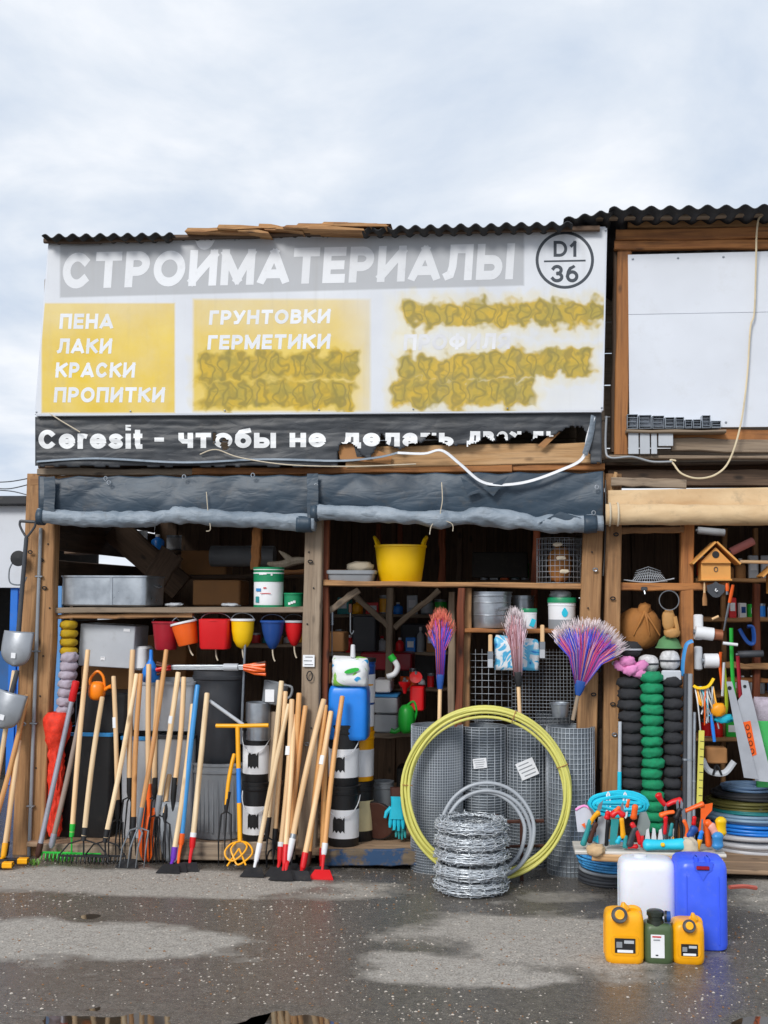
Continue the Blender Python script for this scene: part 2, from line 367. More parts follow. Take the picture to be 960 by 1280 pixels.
M_BROWNCLOTH = mat('brown_suede', 'a8713a', .85, var=.2, scale=8, bump=.2)
M_GRASS = mat('weed_leaf', '5c8a2c', .6, dirt=0, var=.3)

# ---------------------------------------------------------------- ground: one sheet, gently uneven, with hollows that hold water
PUD = []                                        # hollows: centre, half sizes
for x0, x1, y0, y1 in ((30, 250, 1257, 1312), (270, 440, 1260, 1312), (92, 133, 1140, 1149), (915, 990, 1264, 1300)):
    a = G((x0 + x1) / 2, (y0 + y1) / 2); b = G(x1, (y0 + y1) / 2); d = G((x0 + x1) / 2, y1); PUD.append((a.x, a.y, abs(b.x - a.x), abs(a.y - d.y)))
DRY = []                                        # patches already drying
for x0, x1, y0, y1, k in ((-150, 480, 1084, 1120, 1.0), (-200, 300, 1145, 1200, 1.1), (505, 870, 1135, 1215, 1.0), (430, 700, 1190, 1235, .8), (640, 760, 1110, 1130, .5), (905, 1100, 1085, 1150, .7), (250, 480, 1240, 1275, .35)):
    a = G((x0 + x1) / 2, (y0 + y1) / 2); b = G(x1, (y0 + y1) / 2); d = G((x0 + x1) / 2, y1); DRY.append((a.x, a.y, abs(b.x - a.x), abs(a.y - d.y), k))
def axis(lo, hi, st, far):
    a = []; v = lo; s = st
    while v > -far: s *= 1.7; v -= s; a.append(v)
    return sorted(a) + [lo + st * i for i in range(int((hi - lo) / st) + 1)]
def axis2(lo, hi, st, far):
    a = axis(lo, hi, st, far); v = a[-1]; s = st
    while v < far: s *= 1.7; v += s; a.append(v)
    return a
XS = axis2(-5.0, 3.6, .045, 250); YS = axis2(-4.2, .35, .045, 250)
def gz(x, y):
    z = .0035 * nz(x * .9, y * .9, 3) + .002 * nz(x * 3, y * 3, 8) + .0012 * nz(x * 11, y * 11, 2)
    for cx, cy, hx, hy in PUD:
        d = math.hypot((x - cx) / hx, (y - cy) / hy) + .5 * nz(x * 3, y * 9, 5) + .25 * nz(x * 11, y * 20, 3)
        if d < 1.3: z -= .022 * max(0, min(1, (1.3 - d) / .9))
    return z
gv = []; dry = []
for y in YS:
    for x in XS:
        near = -5.2 < x < 3.8 and -4.5 < y < .6
        gv.append((x, y, gz(x, y) if near else 0))
        w = .28 * nz(x * .8, y * 2.2, 1) + .16 * nz(x * 3, y * 6, 4)
        for cx, cy, hx, hy, k in DRY:
            d = math.hypot((x - cx) / hx, (y - cy) / hy) + .5 * nz(x * 2.2, y * 4.5, 7) + .22 * nz(x * 7, y * 12, 2)
            w += k * max(0, min(1, (1.25 - d) / .6))
        for cx, cy, hx, hy in PUD:
            d = math.hypot((x - cx) / hx, (y - cy) / hy) + .3 * nz(x * 4, y * 7, 5)
            if d < 2.2: w -= .9 * (2.2 - d) / 1.2
        dry.append(w)
nx = len(XS); gf = [(j * nx + i, j * nx + i + 1, j * nx + nx + i + 1, j * nx + nx + i) for j in range(len(YS) - 1) for i in range(nx - 1)]
me = bpy.data.meshes.new('ground'); me.from_pydata(gv, [], gf)
at = me.attributes.new('dry', 'FLOAT', 'POINT'); at.data.foreach_set('value', dry)
for p in me.polygons: p.use_smooth = True
t = NT('wet_asphalt')
A = t.n('ShaderNodeAttribute', attribute_name='dry').outputs['Fac']
wob = t.math('ADD', A, t.rng(t.noise(9, 7, w=False, rough=.72), .2, .8, -.3, .3))
D = t.rng(wob, .15, .75)
fine = t.noise(95, 4, w=False, rough=.7); mid = t.noise(26, 5, w=False)
wet_c = t.mix(t.rng(mid, .3, .7), c('57534e'), c('746e67')); dry_c = t.mix(t.rng(mid, .3, .7), c('9c968e'), c('b9b3aa'))
bc = t.mix(D, wet_c, dry_c)
bc = t.mix(t.rng(fine, .36, .56, .6, 0), bc, c('33302d'))
vo = t.n('ShaderNodeTexVoronoi'); vo.inputs['Scale'].default_value = 75; t.l(t.obj(), vo.inputs['Vector'])
bc = t.mix(t.rng(vo.outputs['Distance'], .1, .24, .5, 0), bc, c('a89c8c'))
crk = t.n('ShaderNodeTexVoronoi', feature='DISTANCE_TO_EDGE'); crk.inputs['Scale'].default_value = .9
wv = t.n('ShaderNodeVectorMath', operation='ADD'); t.l(t.obj(), wv.inputs[0])
nn = t.n('ShaderNodeTexNoise'); nn.inputs['Scale'].default_value = 3; t.l(t.obj(), nn.inputs['Vector']); t.l(nn.outputs['Color'], wv.inputs[1]); t.l(wv.outputs[0], crk.inputs['Vector'])
bc = t.mix(t.rng(crk.outputs['Distance'], .001, .005, .25, 0), bc, c('242220'))
t.l(bc, t.b.inputs['Base Color'])
t.l(t.math('ADD', t.rng(D, 0, 1, .2, .85), t.rng(fine, .3, .7, -.1, .1)), t.b.inputs['Roughness'])
t.bump(t.math('ADD', fine, t.math('MULTIPLY', mid, .6)), .5, .006)
me.materials.append(t.m)
ground = tag(bpy.data.objects.new('ground', me), kind='structure'); col.objects.link(ground)
t = NT('puddle_water'); t.b.inputs['Base Color'].default_value = c('3d342a'); t.b.inputs['Roughness'].default_value = .03; t.b.inputs['IOR'].default_value = 1.6
t.b.inputs['Specular IOR Level'].default_value = .9; t.bump(t.noise(9, 2, w=False), .04, .004); M_WATER = t.m
for cx, cy, hx, hy in PUD:
    MB().sheet(lambda u, v: ((u - .5) * hx * 3.4, (v - .5) * hy * 3.4, 0), 1, 1).build('puddle', M_WATER, M=(cx, cy, -.0095), kind='structure')
# grit, chips and trodden leaf crumbs
gm = MB(); gm2 = MB()
for i in range(13000):
    x, y = random.uniform(-4.2, 2.6), random.uniform(-3.4, -.1)
    if nz(x * 1.3, y * 2.2, 9) + random.uniform(-.5, .5) < -.12: continue
    s = random.choice((.002, .003, .004, .004, .005, .006, .007)) * random.uniform(.7, 1.4); a = random.uniform(0, 6.3); z = gz(x, y) + .001
    if any(math.hypot((x - q[0]) / q[2], (y - q[1]) / q[3]) < 1.2 for q in PUD): continue
    ca, sa = math.cos(a), math.sin(a); el = random.uniform(.5, 1)
    vs = [(x + ca * s, y + sa * s, z), (x - sa * s * el, y + ca * s * el, z), (x - ca * s, y - sa * s, z), (x + sa * s * el, y - ca * s * el, z), (x, y, z + s * .5)]
    (gm if random.random() < .7 else gm2).add(vs, [(0, 1, 4), (1, 2, 4), (2, 3, 4), (3, 0, 4)])
gm.build('grit', mat('pale_grit', 'bdb4a9', .8, dirt=.3), label='pale grit and stone chips strewn over the wet asphalt', cat='grit', kind='stuff')
gm2.build('leaf_crumbs', mat('leaf_crumb', '8a6038', .8, dirt=.3), label='brown crumbs of leaf and wood on the asphalt', cat='litter', kind='stuff')

# ---------------------------------------------------------------- timber helper
def timber(parent, name, a, b, w, y, t, m, label=None, seg=7, j=.0025, y2=None, n='part', yend=None):
    """board whose centre line runs between two sighted points on the plane y (front face y, depth t)"""
    p0 = P(a[0], a[1], y) + Vector((0, t / 2, 0)); p1 = P(b[0], b[1], y if yend is None else yend) + Vector((0, t / 2, 0))
    w *= (SC(*a, y) + SC(*b, y)) / 2
    M = along(p0, p1)
    o = MB().plank((p1 - p0).length, w, t, seg, j).build(name, m, parent, parent.matrix_world.inverted() @ M if parent else M, label=label)
    return o
def wboard(parent, name, p0, p1, w, t, m, back=Vector((0, 1, 0)), seg=4, j=.002, **k):
    p0, p1 = Vector(p0), Vector(p1); M = along(p0, p1, back)
    return MB().plank((p1 - p0).length, w, t, seg, j).build(name, m, parent, parent.matrix_world.inverted() @ M if parent else M, **k)

# ---------------------------------------------------------------- the main stall
XL, XR = P(35, 900, 0).x, P(756, 800, 0).x
DEEP, CEIL = 2.7, 2.52
stall = thing('market_stall', 'timber framed building materials stall with open front and tool shelves', 'stall', ((XL + XR) / 2, 0, 0))
timber(stall, 'post', (24, 1080), (43, 592), 19, .0, .09, W_POST)
timber(stall, 'post', (44, 1080), (60, 592), 21, -.012, .10, W_POST)
timber(stall, 'post', (383, 1072), (393, 592), 22, -.01, .10, W_GREY)
timber(stall, 'post', (729, 1085), (744, 590), 25, -.005, .10, W_POST)
timber(stall, 'post', (405, 1040), (408, 600), 7, .06, .06, W_RED)
timber(stall, 'beam', (38, 600), (755, 593), 12, .0, .12, W_POST)
timber(stall, 'beam', (44, 525), (752, 519), 9, .0, .1, W_DARK)
timber(stall, 'fascia_board', (432, 572), (752, 566), 27, -.055, .03, W_BOARD)
timber(stall, 'fascia_board', (240, 589), (640, 586), 9, -.05, .025, W_ORANGE)
timber(stall, 'fascia_board', (560, 585), (756, 583), 9, -.035, .03, W_ORANGE)
timber(stall, 'fascia_board', (46, 589), (240, 590), 8, -.04, .03, W_GREY)
# shelves
timber(stall, 'shelf', (64, 763), (381, 762), 7, .03, .42, W_GREY)
timber(stall, 'shelf_batten', (66, 771), (240, 769), 6, .06, .05, W_POST)
timber(stall, 'shelf', (404, 729), (738, 733), 6.5, .03, .42, W_POST)
timber(stall, 'shelf', (574, 788), (738, 789), 5, .05, .36, W_ORANGE)
timber(stall, 'upright', (573, 915), (577, 735), 9, .04, .05, W_RED)
timber(stall, 'upright', (581, 915), (585, 735), 9, .1, .2, W_POST)
timber(stall, 'upright', (564, 915), (564, 740), 9, .3, .05, W_GREY)
timber(stall, 'upright', (486, 850), (487, 735), 9, .9, .06, W_GREY)
timber(stall, 'brace', (408, 765), (448, 737), 8, .12, .05, W_GREY)
timber(stall, 'brace', (440, 742), (485, 783), 7, .9, .04, W_GREY)
timber(stall, 'brace', (549, 738), (492, 784), 7, .9, .04, W_GREY)
timber(stall, 'upright', (318, 712), (321, 658), 11, .5, .06, W_ORANGE)
timber(stall, 'upright', (668, 735), (671, 660), 9, .45, .06, W_RED)
timber(stall, 'upright', (553, 735), (553, 655), 8, 1.2, .05, W_RED)
timber(stall, 'upright', (473, 735), (473, 655), 6, 1.2, .05, W_RED)
timber(stall, 'upright', (500, 735), (500, 655), 6, 1.7, .05, W_RED)
timber(stall, 'upright', (574, 735), (575, 660), 7, 1.7, .05, W_DARK)
timber(stall, 'upright', (666, 790), (668, 735), 8, .42, .05, W_RED)
timber(stall, 'ledger', (350, 715), (470, 714), 5, .5, .25, W_ORANGE)
timber(stall, 'shelf', (150, 722), (380, 720), 5, 1.5, .3, W_DARK)
timber(stall, 'shelf', (460, 920), (560, 918), 5, .75, .4, W_GREY)
timber(stall, 'shelf', (460, 862), (560, 862), 4, 1.0, .4, W_DARK)
timber(stall, 'shelf', (300, 808), (385, 806), 5, .5, .3, W_GREY)
timber(stall, 'plank', (336, 1055), (343, 890), 16, .12, .03, W_GREY)
timber(stall, 'plank', (226, 735), (140, 660), 34, 1.4, .04, W_DARK)
timber(stall, 'plank', (175, 752), (215, 690), 30, 1.0, .03, W_DARK)
for x, y in ((744, 712), (748, 838), (742, 868), (766, 748), (768, 829), (766, 880), (768, 918), (770, 668), (38, 690), (56, 735), (30, 905), (52, 700), (388, 702), (384, 930)):
    MB().tube([(.014 * math.cos(a * .628), -.004 - .004 * math.sin(a * .628), .009 * math.sin(a * .628)) for a in range(10)], .0042, 6, True).build('eye_bolt', M_IRON if x % 3 else M_ZINC, stall, stall.matrix_world.inverted() @ T(P(x, y, -.022)))
for x, y in ((386, 690), (392, 735), (384, 780), (389, 910), (740, 690), (735, 760), (60, 680), (62, 760), (50, 870), (45, 960), (54, 820)):
    MB().lathe([(.0, .0), (.006, .0), (.005, .004), (0, .005)], 8, M=RX(90)).build('nail_head', M_IRON, stall, stall.matrix_world.inverted() @ T(P(x, y, -.0145)))
# floor platform
FZ = .10
nb = 13
for i in range(nb):
    y = -.085 + i * (DEEP + .05) / nb
    w = (DEEP + .05) / nb - .006
    wboard(stall, 'floor_board', (XL + .05, y + w / 2, FZ - .016), ((XR - .05) if y > .5 else P(530, 1060, 0).x, y + w / 2, FZ - .016), w, .03, W_DUSTY, Vector((0, 0, 1)), seg=8)
timber(stall, 'kick_board', (48, 1066), (368, 1063), 21, -.115, .028, W_GREY)
timber(stall, 'kick_board', (404, 1072), (522, 1072), 20, -.12, .03, W_BLUE)
wboard(stall, 'kick_board', (P(531, 1075, 0).x, .5, .045), (XR, .5, .045), .085, .028, W_GREY)
# back wall, ceiling, side walls, upper storey
n = 19
for i in range(n):
    x = XL + (XR - XL) * (i + .5) / n; w = (XR - XL) / n
    z1 = 2.30 if 4 <= i <= 6 else 2.47
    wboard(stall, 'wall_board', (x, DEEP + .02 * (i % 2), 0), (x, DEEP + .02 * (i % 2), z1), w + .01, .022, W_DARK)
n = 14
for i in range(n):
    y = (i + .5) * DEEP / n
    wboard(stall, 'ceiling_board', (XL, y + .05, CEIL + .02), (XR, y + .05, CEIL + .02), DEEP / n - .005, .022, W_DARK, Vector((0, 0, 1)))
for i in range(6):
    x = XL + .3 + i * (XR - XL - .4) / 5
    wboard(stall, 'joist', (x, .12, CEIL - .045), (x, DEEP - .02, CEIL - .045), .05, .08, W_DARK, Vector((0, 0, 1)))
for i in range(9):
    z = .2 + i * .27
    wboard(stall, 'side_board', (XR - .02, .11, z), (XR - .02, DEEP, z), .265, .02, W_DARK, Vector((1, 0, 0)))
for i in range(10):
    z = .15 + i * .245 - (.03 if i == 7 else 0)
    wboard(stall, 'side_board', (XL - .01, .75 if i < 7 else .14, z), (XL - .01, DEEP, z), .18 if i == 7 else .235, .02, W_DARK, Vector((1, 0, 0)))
ztop = P(400, 300, 0).z
for i in range(6):
    z = CEIL + .16 + i * .25
    if z > ztop - .1: break
    for x in (XL + .03, XR + .0): wboard(stall, 'side_board', (x, .03, z), (x, DEEP, z), .245, .022, W_GREY, Vector((1, 0, 0)))
    wboard(stall, 'wall_board', (XL, DEEP + .03, z), (XR, DEEP + .03, z), .245, .022, W_GREY, Vector((0, 1, 0)))
def corrug(parent, name, a, b, y0, y1, pitch, amp, m, drop=.06, lift=lambda u: 0, t=.006):
    p0, p1 = P(a[0], a[1], y0), P(b[0], b[1], y0); L = (p1 - p0).length; nu = int(L / pitch * 8)
    def fn(u, v):
        q = p0.lerp(p1, u)
        return (q.x, y0 + (y1 - y0) * v, q.z + lift(u) + amp * math.sin(2 * math.pi * u * L / pitch) - drop * v + .004 * nz(u * 9, v * 3, a[0]))
    o = MB().sheet(fn, nu, 6).build(name, m, parent, parent.matrix_world.inverted() if parent else None, solid=t, sharp=60)
    return o
corrug(stall, 'roof_sheet', (52, 295), (215, 293), -.28, DEEP + .2, .092, .013, M_ROOF)
corrug(stall, 'roof_sheet', (216, 298), (442, 292), -.16, DEEP + .2, .092, .013, M_ROOF)
corrug(stall, 'roof_sheet', (440, 286), (716, 279), -.30, DEEP + .2, .094, .014, M_ROOF)
timber(stall, 'roof_batten', (215, 296), (440, 291), 4, -.2, .05, W_DARK)
timber(stall, 'roof_batten', (54, 301), (214, 297), 6, -.2, .03, W_DARK)
timber(stall, 'roof_batten', (442, 291), (750, 284), 7, -.2, .03, W_DARK)
W_SPL = wood('splintered_board', 'c79a66', '8a5a34', axis=0, dark='3a2416', grain=1.4)
for k in range(15):
    x0 = 236 + k * 15 + random.uniform(-6, 6); L = random.uniform(30, 75); x1 = min(486, x0 + L); yb = 289 - (x0 - 236) * .026 + random.uniform(-3, 1.5); sl = random.uniform(-6, 2); th_ = random.uniform(2.5, 5); yy = -.30 + random.uniform(-.03, .06)
    p = [(x0, yb), (x0 + L * .4, yb + 1), (x1, yb + sl + 1.5), (x1 - random.uniform(0, 8), yb + sl - .5), (x0 + L * .5, yb - th_ * .9), (x0 + random.uniform(0, 6), yb - th_)]
    MB().poly([(P(x, y, yy).x, P(x, y, yy).z) for x, y in p], random.uniform(.1, .3), T(0, yy, 0)).build('splintered_roof_board', W_SPL, stall, stall.matrix_world.inverted())

# ---------------------------------------------------------------- shop sign
YS_ = -.15
t = NT('faded_sign_print')
uv = t.n('ShaderNodeUVMap', uv_map='print').outputs[0]
sx = t.n('ShaderNodeSeparateXYZ'); t.l(uv, sx.inputs[0]); X, Y = sx.outputs[0], sx.outputs[1]
def uvn(scale, detail=4, dist=0.0, rough=.55): return t.noise(scale, detail, uv, rough, w=False, dist=dist)
def rect(x0, x1, y0, y1, soft, X=X, Y=Y, slope=0.0):
    yy = t.math('SUBTRACT', Y, t.math('MULTIPLY', t.math('SUBTRACT', X, x0), slope)) if slope else Y
    m = t.math('MINIMUM', t.math('MINIMUM', t.math('SUBTRACT', X, x0), t.math('SUBTRACT', x1, X)), t.math('MINIMUM', t.math('SUBTRACT', yy, y0), t.math('SUBTRACT', y1, yy)))
    return t.rng(m, -soft, soft)
base = t.mix(t.rng(uvn(9, 6), .3, .7), c('d2d6de'), c('e0e4ea'))
base = t.mix(t.math('MULTIPLY', rect(.075, .655, .305, .372, .0012, slope=-.026), t.rng(uvn(12, 5), .2, .8, .8, 1)), base, c('b0b3b8'))
fade = t.rng(uvn(14, 6, rough=.65), .3, .75, 1, .75)
yel = t.mix(t.rng(uvn(20, 5), .3, .7), c('e8c832'), c('dcb922'))
base = t.mix(t.math('MULTIPLY', rect(.052, .2185, .379, .516, .0012), t.math('MULTIPLY', fade, t.rng(Y, .375, .43, .78, 1))), base, yel)
m2 = t.math('MULTIPLY', rect(.2415, .463, .374, .514, .002), t.math('MULTIPLY', t.rng(X, .42, .466, .95, .4), t.rng(Y, .37, .43, .72, 1)))
base = t.mix(t.math('MULTIPLY', m2, fade), base, yel)
m3 = t.math('MULTIPLY', rect(.488, .748, .374, .511, .012), t.math('MULTIPLY', t.rng(X, .5, .74, .55, .12), t.rng(uvn(16, 5), .3, .7, .2, .75)))
base = t.mix(m3, base, c('efe0a0'))
wx = t.math('ADD', X, t.rng(uvn(48, 1), .3, .7, -.007, .007)); wy = t.math('ADD', Y, t.rng(uvn(44, 2), .3, .7, -.008, .008))
haze = core = ringm = None
for (x0, x1, y0, y1, sl) in ((.506, .755, .374, .410, -.004), (.247, .446, .441, .479, -.03), (.250, .444, .473, .513, 0), (.498, .742, .443, .481, -.04), (.492, .668, .471, .511, -.01)):
    u = t.math('SUBTRACT', t.math('FRACT', t.math('DIVIDE', t.math('SUBTRACT', wx, x0), .0225)), .5)
    yc = t.math('ADD', t.math('MULTIPLY', t.math('SUBTRACT', X, x0), sl), (y0 + y1) / 2); v = t.math('DIVIDE', t.math('SUBTRACT', wy, yc), (y1 - y0))
    d = t.math('SQRT', t.math('ADD', t.math('MULTIPLY', t.math('MULTIPLY', u, u), 1.3), t.math('MULTIPLY', v, v)))
    lob = t.math('ADD', wy, t.math('MULTIPLY', t.math('MULTIPLY', t.math('ABSOLUTE', u), t.math('SIGN', v)), .008))
    h = rect(x0, x1, y0, y1, .014, wx, lob, sl); k = rect(x0, x1, y0, y1, .003, wx, lob, sl)
    rg = t.math('MULTIPLY', t.rng(t.math('ABSOLUTE', t.math('SUBTRACT', d, .33)), .03, .13, 1, 0), k)
    haze = h if haze is None else t.math('MAXIMUM', haze, h); core = k if core is None else t.math('MAXIMUM', core, k); ringm = rg if ringm is None else t.math('MAXIMUM', ringm, rg)
ln = uvn(50, 1, .6)
olive = t.math('MULTIPLY', t.math('MAXIMUM', t.math('MULTIPLY', t.rng(t.math('ABSOLUTE', t.math('SUBTRACT', ln, .5)), .01, .07, 1, 0), .6), ringm), .55)
spray = t.mix(t.math('MULTIPLY', t.rng(uvn(34, 3), .4, .62), .8), c('cba822'), c('a39338'))
spray = t.mix(olive, spray, c('68632e'))
base = t.mix(t.math('MULTIPLY', haze, .62), base, c('e0c646'))
base = t.mix(t.math('MULTIPLY', core, .93), base, spray)
streak = t.n('ShaderNodeMapping'); streak.inputs['Scale'].default_value = (90, 5, 1); t.l(uv, streak.inputs[0])
base = t.mix(t.rng(t.noise(1, 4, streak.outputs[0], w=False), .55, .8, 0, .18), base, c('9a968c'))
t.l(base, t.b.inputs['Base Color']); t.b.inputs['Roughness'].default_value = .5
t.bump(uvn(3.5, 3), .12, .02); M_SIGN = t.m
corners = [(62, 303), (757, 285), (752, 513), (45, 518)]
def signpx(u, v):
    a = (corners[0][0] + (corners[1][0] - corners[0][0]) * u, corners[0][1] + (corners[1][1] - corners[0][1]) * u)
    b = (corners[3][0] + (corners[2][0] - corners[3][0]) * u, corners[3][1] + (corners[2][1] - corners[3][1]) * u)
    return a[0] + (b[0] - a[0]) * v, a[1] + (b[1] - a[1]) * v
b0 = P(400, 516, YS_)
sign = thing('shop_sign', 'long white and faded yellow shop sign with СТРОЙМАТЕРИАЛЫ heading, partly sprayed over', 'sign', b0)
mb = MB(); uvs = []
NU, NV = 34, 12
def sfn(u, v):
    x, y = signpx(u, 1 - v); q = P(x, y, YS_) - b0; bul = 0 * nz(u * 5, v * 3) * math.sin(math.pi * u) * math.sin(math.pi * v)
    uvs.append((x / 1000, y / 1000)); return (q.x, q.y + bul, q.z)
mb.sheet(sfn, NU, NV)
face = mb.build('sign_face', M_SIGN, sign)
ul = face.data.uv_layers.new(name='print')
for lp in face.data.loops: ul.data[lp.index].uv = uvs[lp.vertex_index]
# tin box frame behind the face
fr = MB()
cs = [P(x, y, YS_) - b0 for x, y in corners]
for i in range(4):
    a, d = cs[i], cs[(i + 1) % 4]
    fr.box(0, 0, (d - a).length / 2, .05, .022, (d - a).length + .004, .003, along(a + Vector((0, .026, 0)), d + Vector((0, .026, 0)), Vector((0, 0, 1)) if i % 2 == 0 else Vector((1, 0, 0))))
fr.build('frame', M_WPANEL, sign)
for x, y in [signpx(u, v) for u, v in [(i / 6, .012) for i in range(7)] + [(i / 6, .985) for i in range(7)]]:
    q = P(x, y, YS_ - .004) - b0; MB().lathe([(.001, -.002), (.006, 0), (.005, .003), (.0, .004)], 8).build('rivet', M_STEEL, sign, T(q) @ RX(90))
def sign_text(s, x0, x1, tl, bl, tr, br, m, stroke=.22, parent=sign, y=YS_ - .0006, name='letter', shear=0, org=b0, gap=.15):
    mbs = {}
    for k, (vs, fs, ci) in enumerate(lettering(s, stroke, gap)):
        out = []
        for u, v in vs:
            top = tl + (tr - tl) * u; bot = bl + (br - bl) * u
            out.append(P(x0 + (x1 - x0) * u + shear * v, bot + (top - bot) * v, y - .00008 * (k % 6)) - org)
        mbs.setdefault(ci, MB()).add(out, fs)
    for mb in mbs.values(): mb.build(name, m, parent, sharp=180)
sign_text('СТРОЙМАТЕРИАЛЫ', 77, 641, 316, 361, 304, 349, M_STXT, .25, shear=3, gap=.13)
for s, x0, x1, y0, y1 in (('ПЕНА', 74, 141, 392, 411), ('ЛАКИ', 71, 139, 423, 442), ('КРАСКИ', 69, 168, 453, 472), ('ПРОПИТКИ', 67, 205, 484, 503)):
    sign_text(s, x0, x1, y0, y1, y0, y1, M_STXT, .24, shear=1.5)
sign_text('ГРУНТОВКИ', 261, 412, 388, 406, 386, 404, M_STXT, .24, shear=1.5)
sign_text('ГЕРМЕТИКИ', 259, 412, 419, 437, 417, 436, M_STXT, .24, shear=1.5)
sign_text('ПРОФИЛЯ', 504, 637, 418, 438, 416, 436, mat('ghost_print', 'dddee2', .5, dirt=.1), .24, shear=1.5)
sign_text('D1', 692, 722, 301, 321, 301, 321, M_SDARK, .19)
sign_text('36', 690, 723, 331, 353, 331, 353, M_SDARK, .19)
em = MB(); ro, ri = 36.5, 32.8
pts = []
for k in range(64):
    a = 2 * math.pi * k / 64
    for r in (ro, ri): pts.append(P(706 + r * math.cos(a), 325 - r * .985 * math.sin(a), YS_ - .0006) - b0)
em.add(pts, [(2 * k, 2 * k + 1, (2 * k + 3) % 128, (2 * k + 2) % 128) for k in range(64)])
em.add([P(x, y, YS_ - .0007) - b0 for x, y in ((680, 325.6), (732, 324.6), (732, 326.8), (680, 327.8))], [(0, 1, 2, 3)])
em.build('emblem_ring', M_SDARK, sign)

# ---------------------------------------------------------------- torn black banner
YB = -.115
def bdisp(px, py):
    sag = .5 + .5 * math.sin(px * .05)
    return -.012 * nz(px * .008, py * .05, 2) - .009 * abs(nz(px * .012 + py * .02, py * .13, 5)) - .003 * nz(px * .05, py * .15, 1)
tears = [(421, 582), (424, 556), (436, 553), (446, 557), (450, 568), (462, 573), (470, 560), (476, 545), (484, 556), (500, 562), (512, 554), (528, 553), (538, 540), (548, 551), (562, 557), (580, 556), (596, 553), (606, 545), (616, 551), (630, 553), (640, 548), (652, 541), (664, 551), (676, 544), (690, 546), (702, 538), (714, 533), (728, 534), (735, 545), (738, 580), (752, 578)]
def bbot(px):
    if px <= 421: return 583 + 3 * nz(px * .06, 0, 1)
    for (a, ya), (b, yb) in zip(tears, tears[1:]):
        if a <= px <= b: return ya + (yb - ya) * (px - a) / (b - a) + 1.5 * nz(px * .5, 3)
    return 578
def bhole(px, py):
    for cx, cy, rx, ry in ((281, 555, 5, 8), (268, 548, 2.5, 7), (478, 553, 5, 9), (541, 552, 7, 8), (626, 549, 7, 6), (658, 546, 9, 6)):
        if ((px - cx) / rx) ** 2 + ((py - cy) / ry) ** 2 + .5 * nz(px * .2, py * .2, cx) < 1: return True
    return py > bbot(px)
bb = P(400, 583, YB)
banner = thing('torn_banner', 'torn black vinyl banner with white Ceresit slogan hanging under the sign', 'banner', bb)
def bpt(px, py, off=0.0):
    q = P(px, py, YB + bdisp(px, py) - off); return q - bb
def bfn(u, v):
    px = 44 + 708 * u; top = 521 - 5 * u; return bpt(px, top + (586 - top) * v)
def bkeep(u, v):
    px = 44 + 708 * u; top = 521 - 5 * u; return not bhole(px, top + (586 - top) * v)
MB().sheet(bfn, 354, 34, bkeep).build('vinyl', M_BANNER, banner, solid=.0015, sharp=180)
def keep_set(k): return k
def cliptext(s, x0, x1, yt, yb, stroke):
    mbs = {}
    for k, (vs, fs, ci) in enumerate(lettering(s, stroke, .14, .08, 3)):
        px = [(x0 + (x1 - x0) * u, yb + (yt - yb) * v) for u, v in vs]
        keep = [f for f in fs if not bhole(sum(px[i][0] for i in f) / 4, sum(px[i][1] for i in f) / 4)]
        runs = []; last = None
        for i_, f in enumerate(fs):
            if f in keep_set(keep):
                if last is None or i_ // 3 - last > 1: runs.append([])
                runs[-1].append(f); last = i_ // 3
        for rn, keep in enumerate(runs): mbs.setdefault((ci, (k, rn) if len(runs) > 1 or s == 'дважды' else 0), MB()).add([bpt(x, y, .0025 + .0002 * (k % 6)) for x, y in px], keep)
    for mb in mbs.values(): mb.build('letter', M_BTXT, banner, sharp=180)
for s_, x0, x1, yt, yb in (('Ceresit', 48, 178, 542, 561), ('-', 193, 205, 541, 558), ('чтобы', 223, 345, 541, 560), ('не', 362, 407, 541, 559), ('делать', 427, 567, 541, 558), ('дважды', 584, 704, 539, 556)):
    cliptext(s_, x0, x1, yt, yb, .30)
# loose white hem strips torn off the banner
def strip(path, w, y, m=M_TROLL, name='torn_hem', parent=banner, org=bb, flat=.25):
    pts = [P(px, py, y + yo) - org for px, py, yo in path]; sm = []
    for i in range(len(pts) - 1):
        for k in range(6):
            tt = k / 6; a = pts[max(i - 1, 0)]; b = pts[i]; d = pts[i + 1]; e_ = pts[min(i + 2, len(pts) - 1)]
            sm.append(.5 * ((2 * b) + (d - a) * tt + (2 * a - 5 * b + 4 * d - e_) * tt * tt + (3 * b - a - 3 * d + e_) * tt ** 3))
    sm.append(pts[-1]); return MB().tube(sm, w, 7, flat=flat).build(name, m, parent)
strip([(46, 577, 0), (120, 573, 0), (230, 578, -.01), (330, 574, 0), (420, 576, 0), (470, 572, 0), (497, 566, -.02)], .011, YB - .012)
strip([(497, 566, -.02), (530, 567, -.03), (552, 563, -.04), (575, 580, -.06), (600, 601, -.07), (625, 606, -.06), (660, 602, -.05), (700, 588, -.04), (728, 573, -.02), (735, 545, -.01), (742, 522, 0)], .013, YB - .01, M_WHITE)
strip([(742, 520, 0), (738, 545, -.02), (731, 568, -.03)], .025, YB - .012, M_TROLL)
strip([(46, 512, 0), (60, 516, -.01), (78, 527, -.02), (100, 540, -.02)], .004, YB - .02, M_ROPE, 'tie_cord', flat=1)
strip([(250, 568, 0), (270, 562, -.02), (300, 572, -.03), (360, 581, -.02), (440, 583, 0), (520, 580, 0)], .004, YB - .02, M_ROPE, 'tie_cord', flat=1)
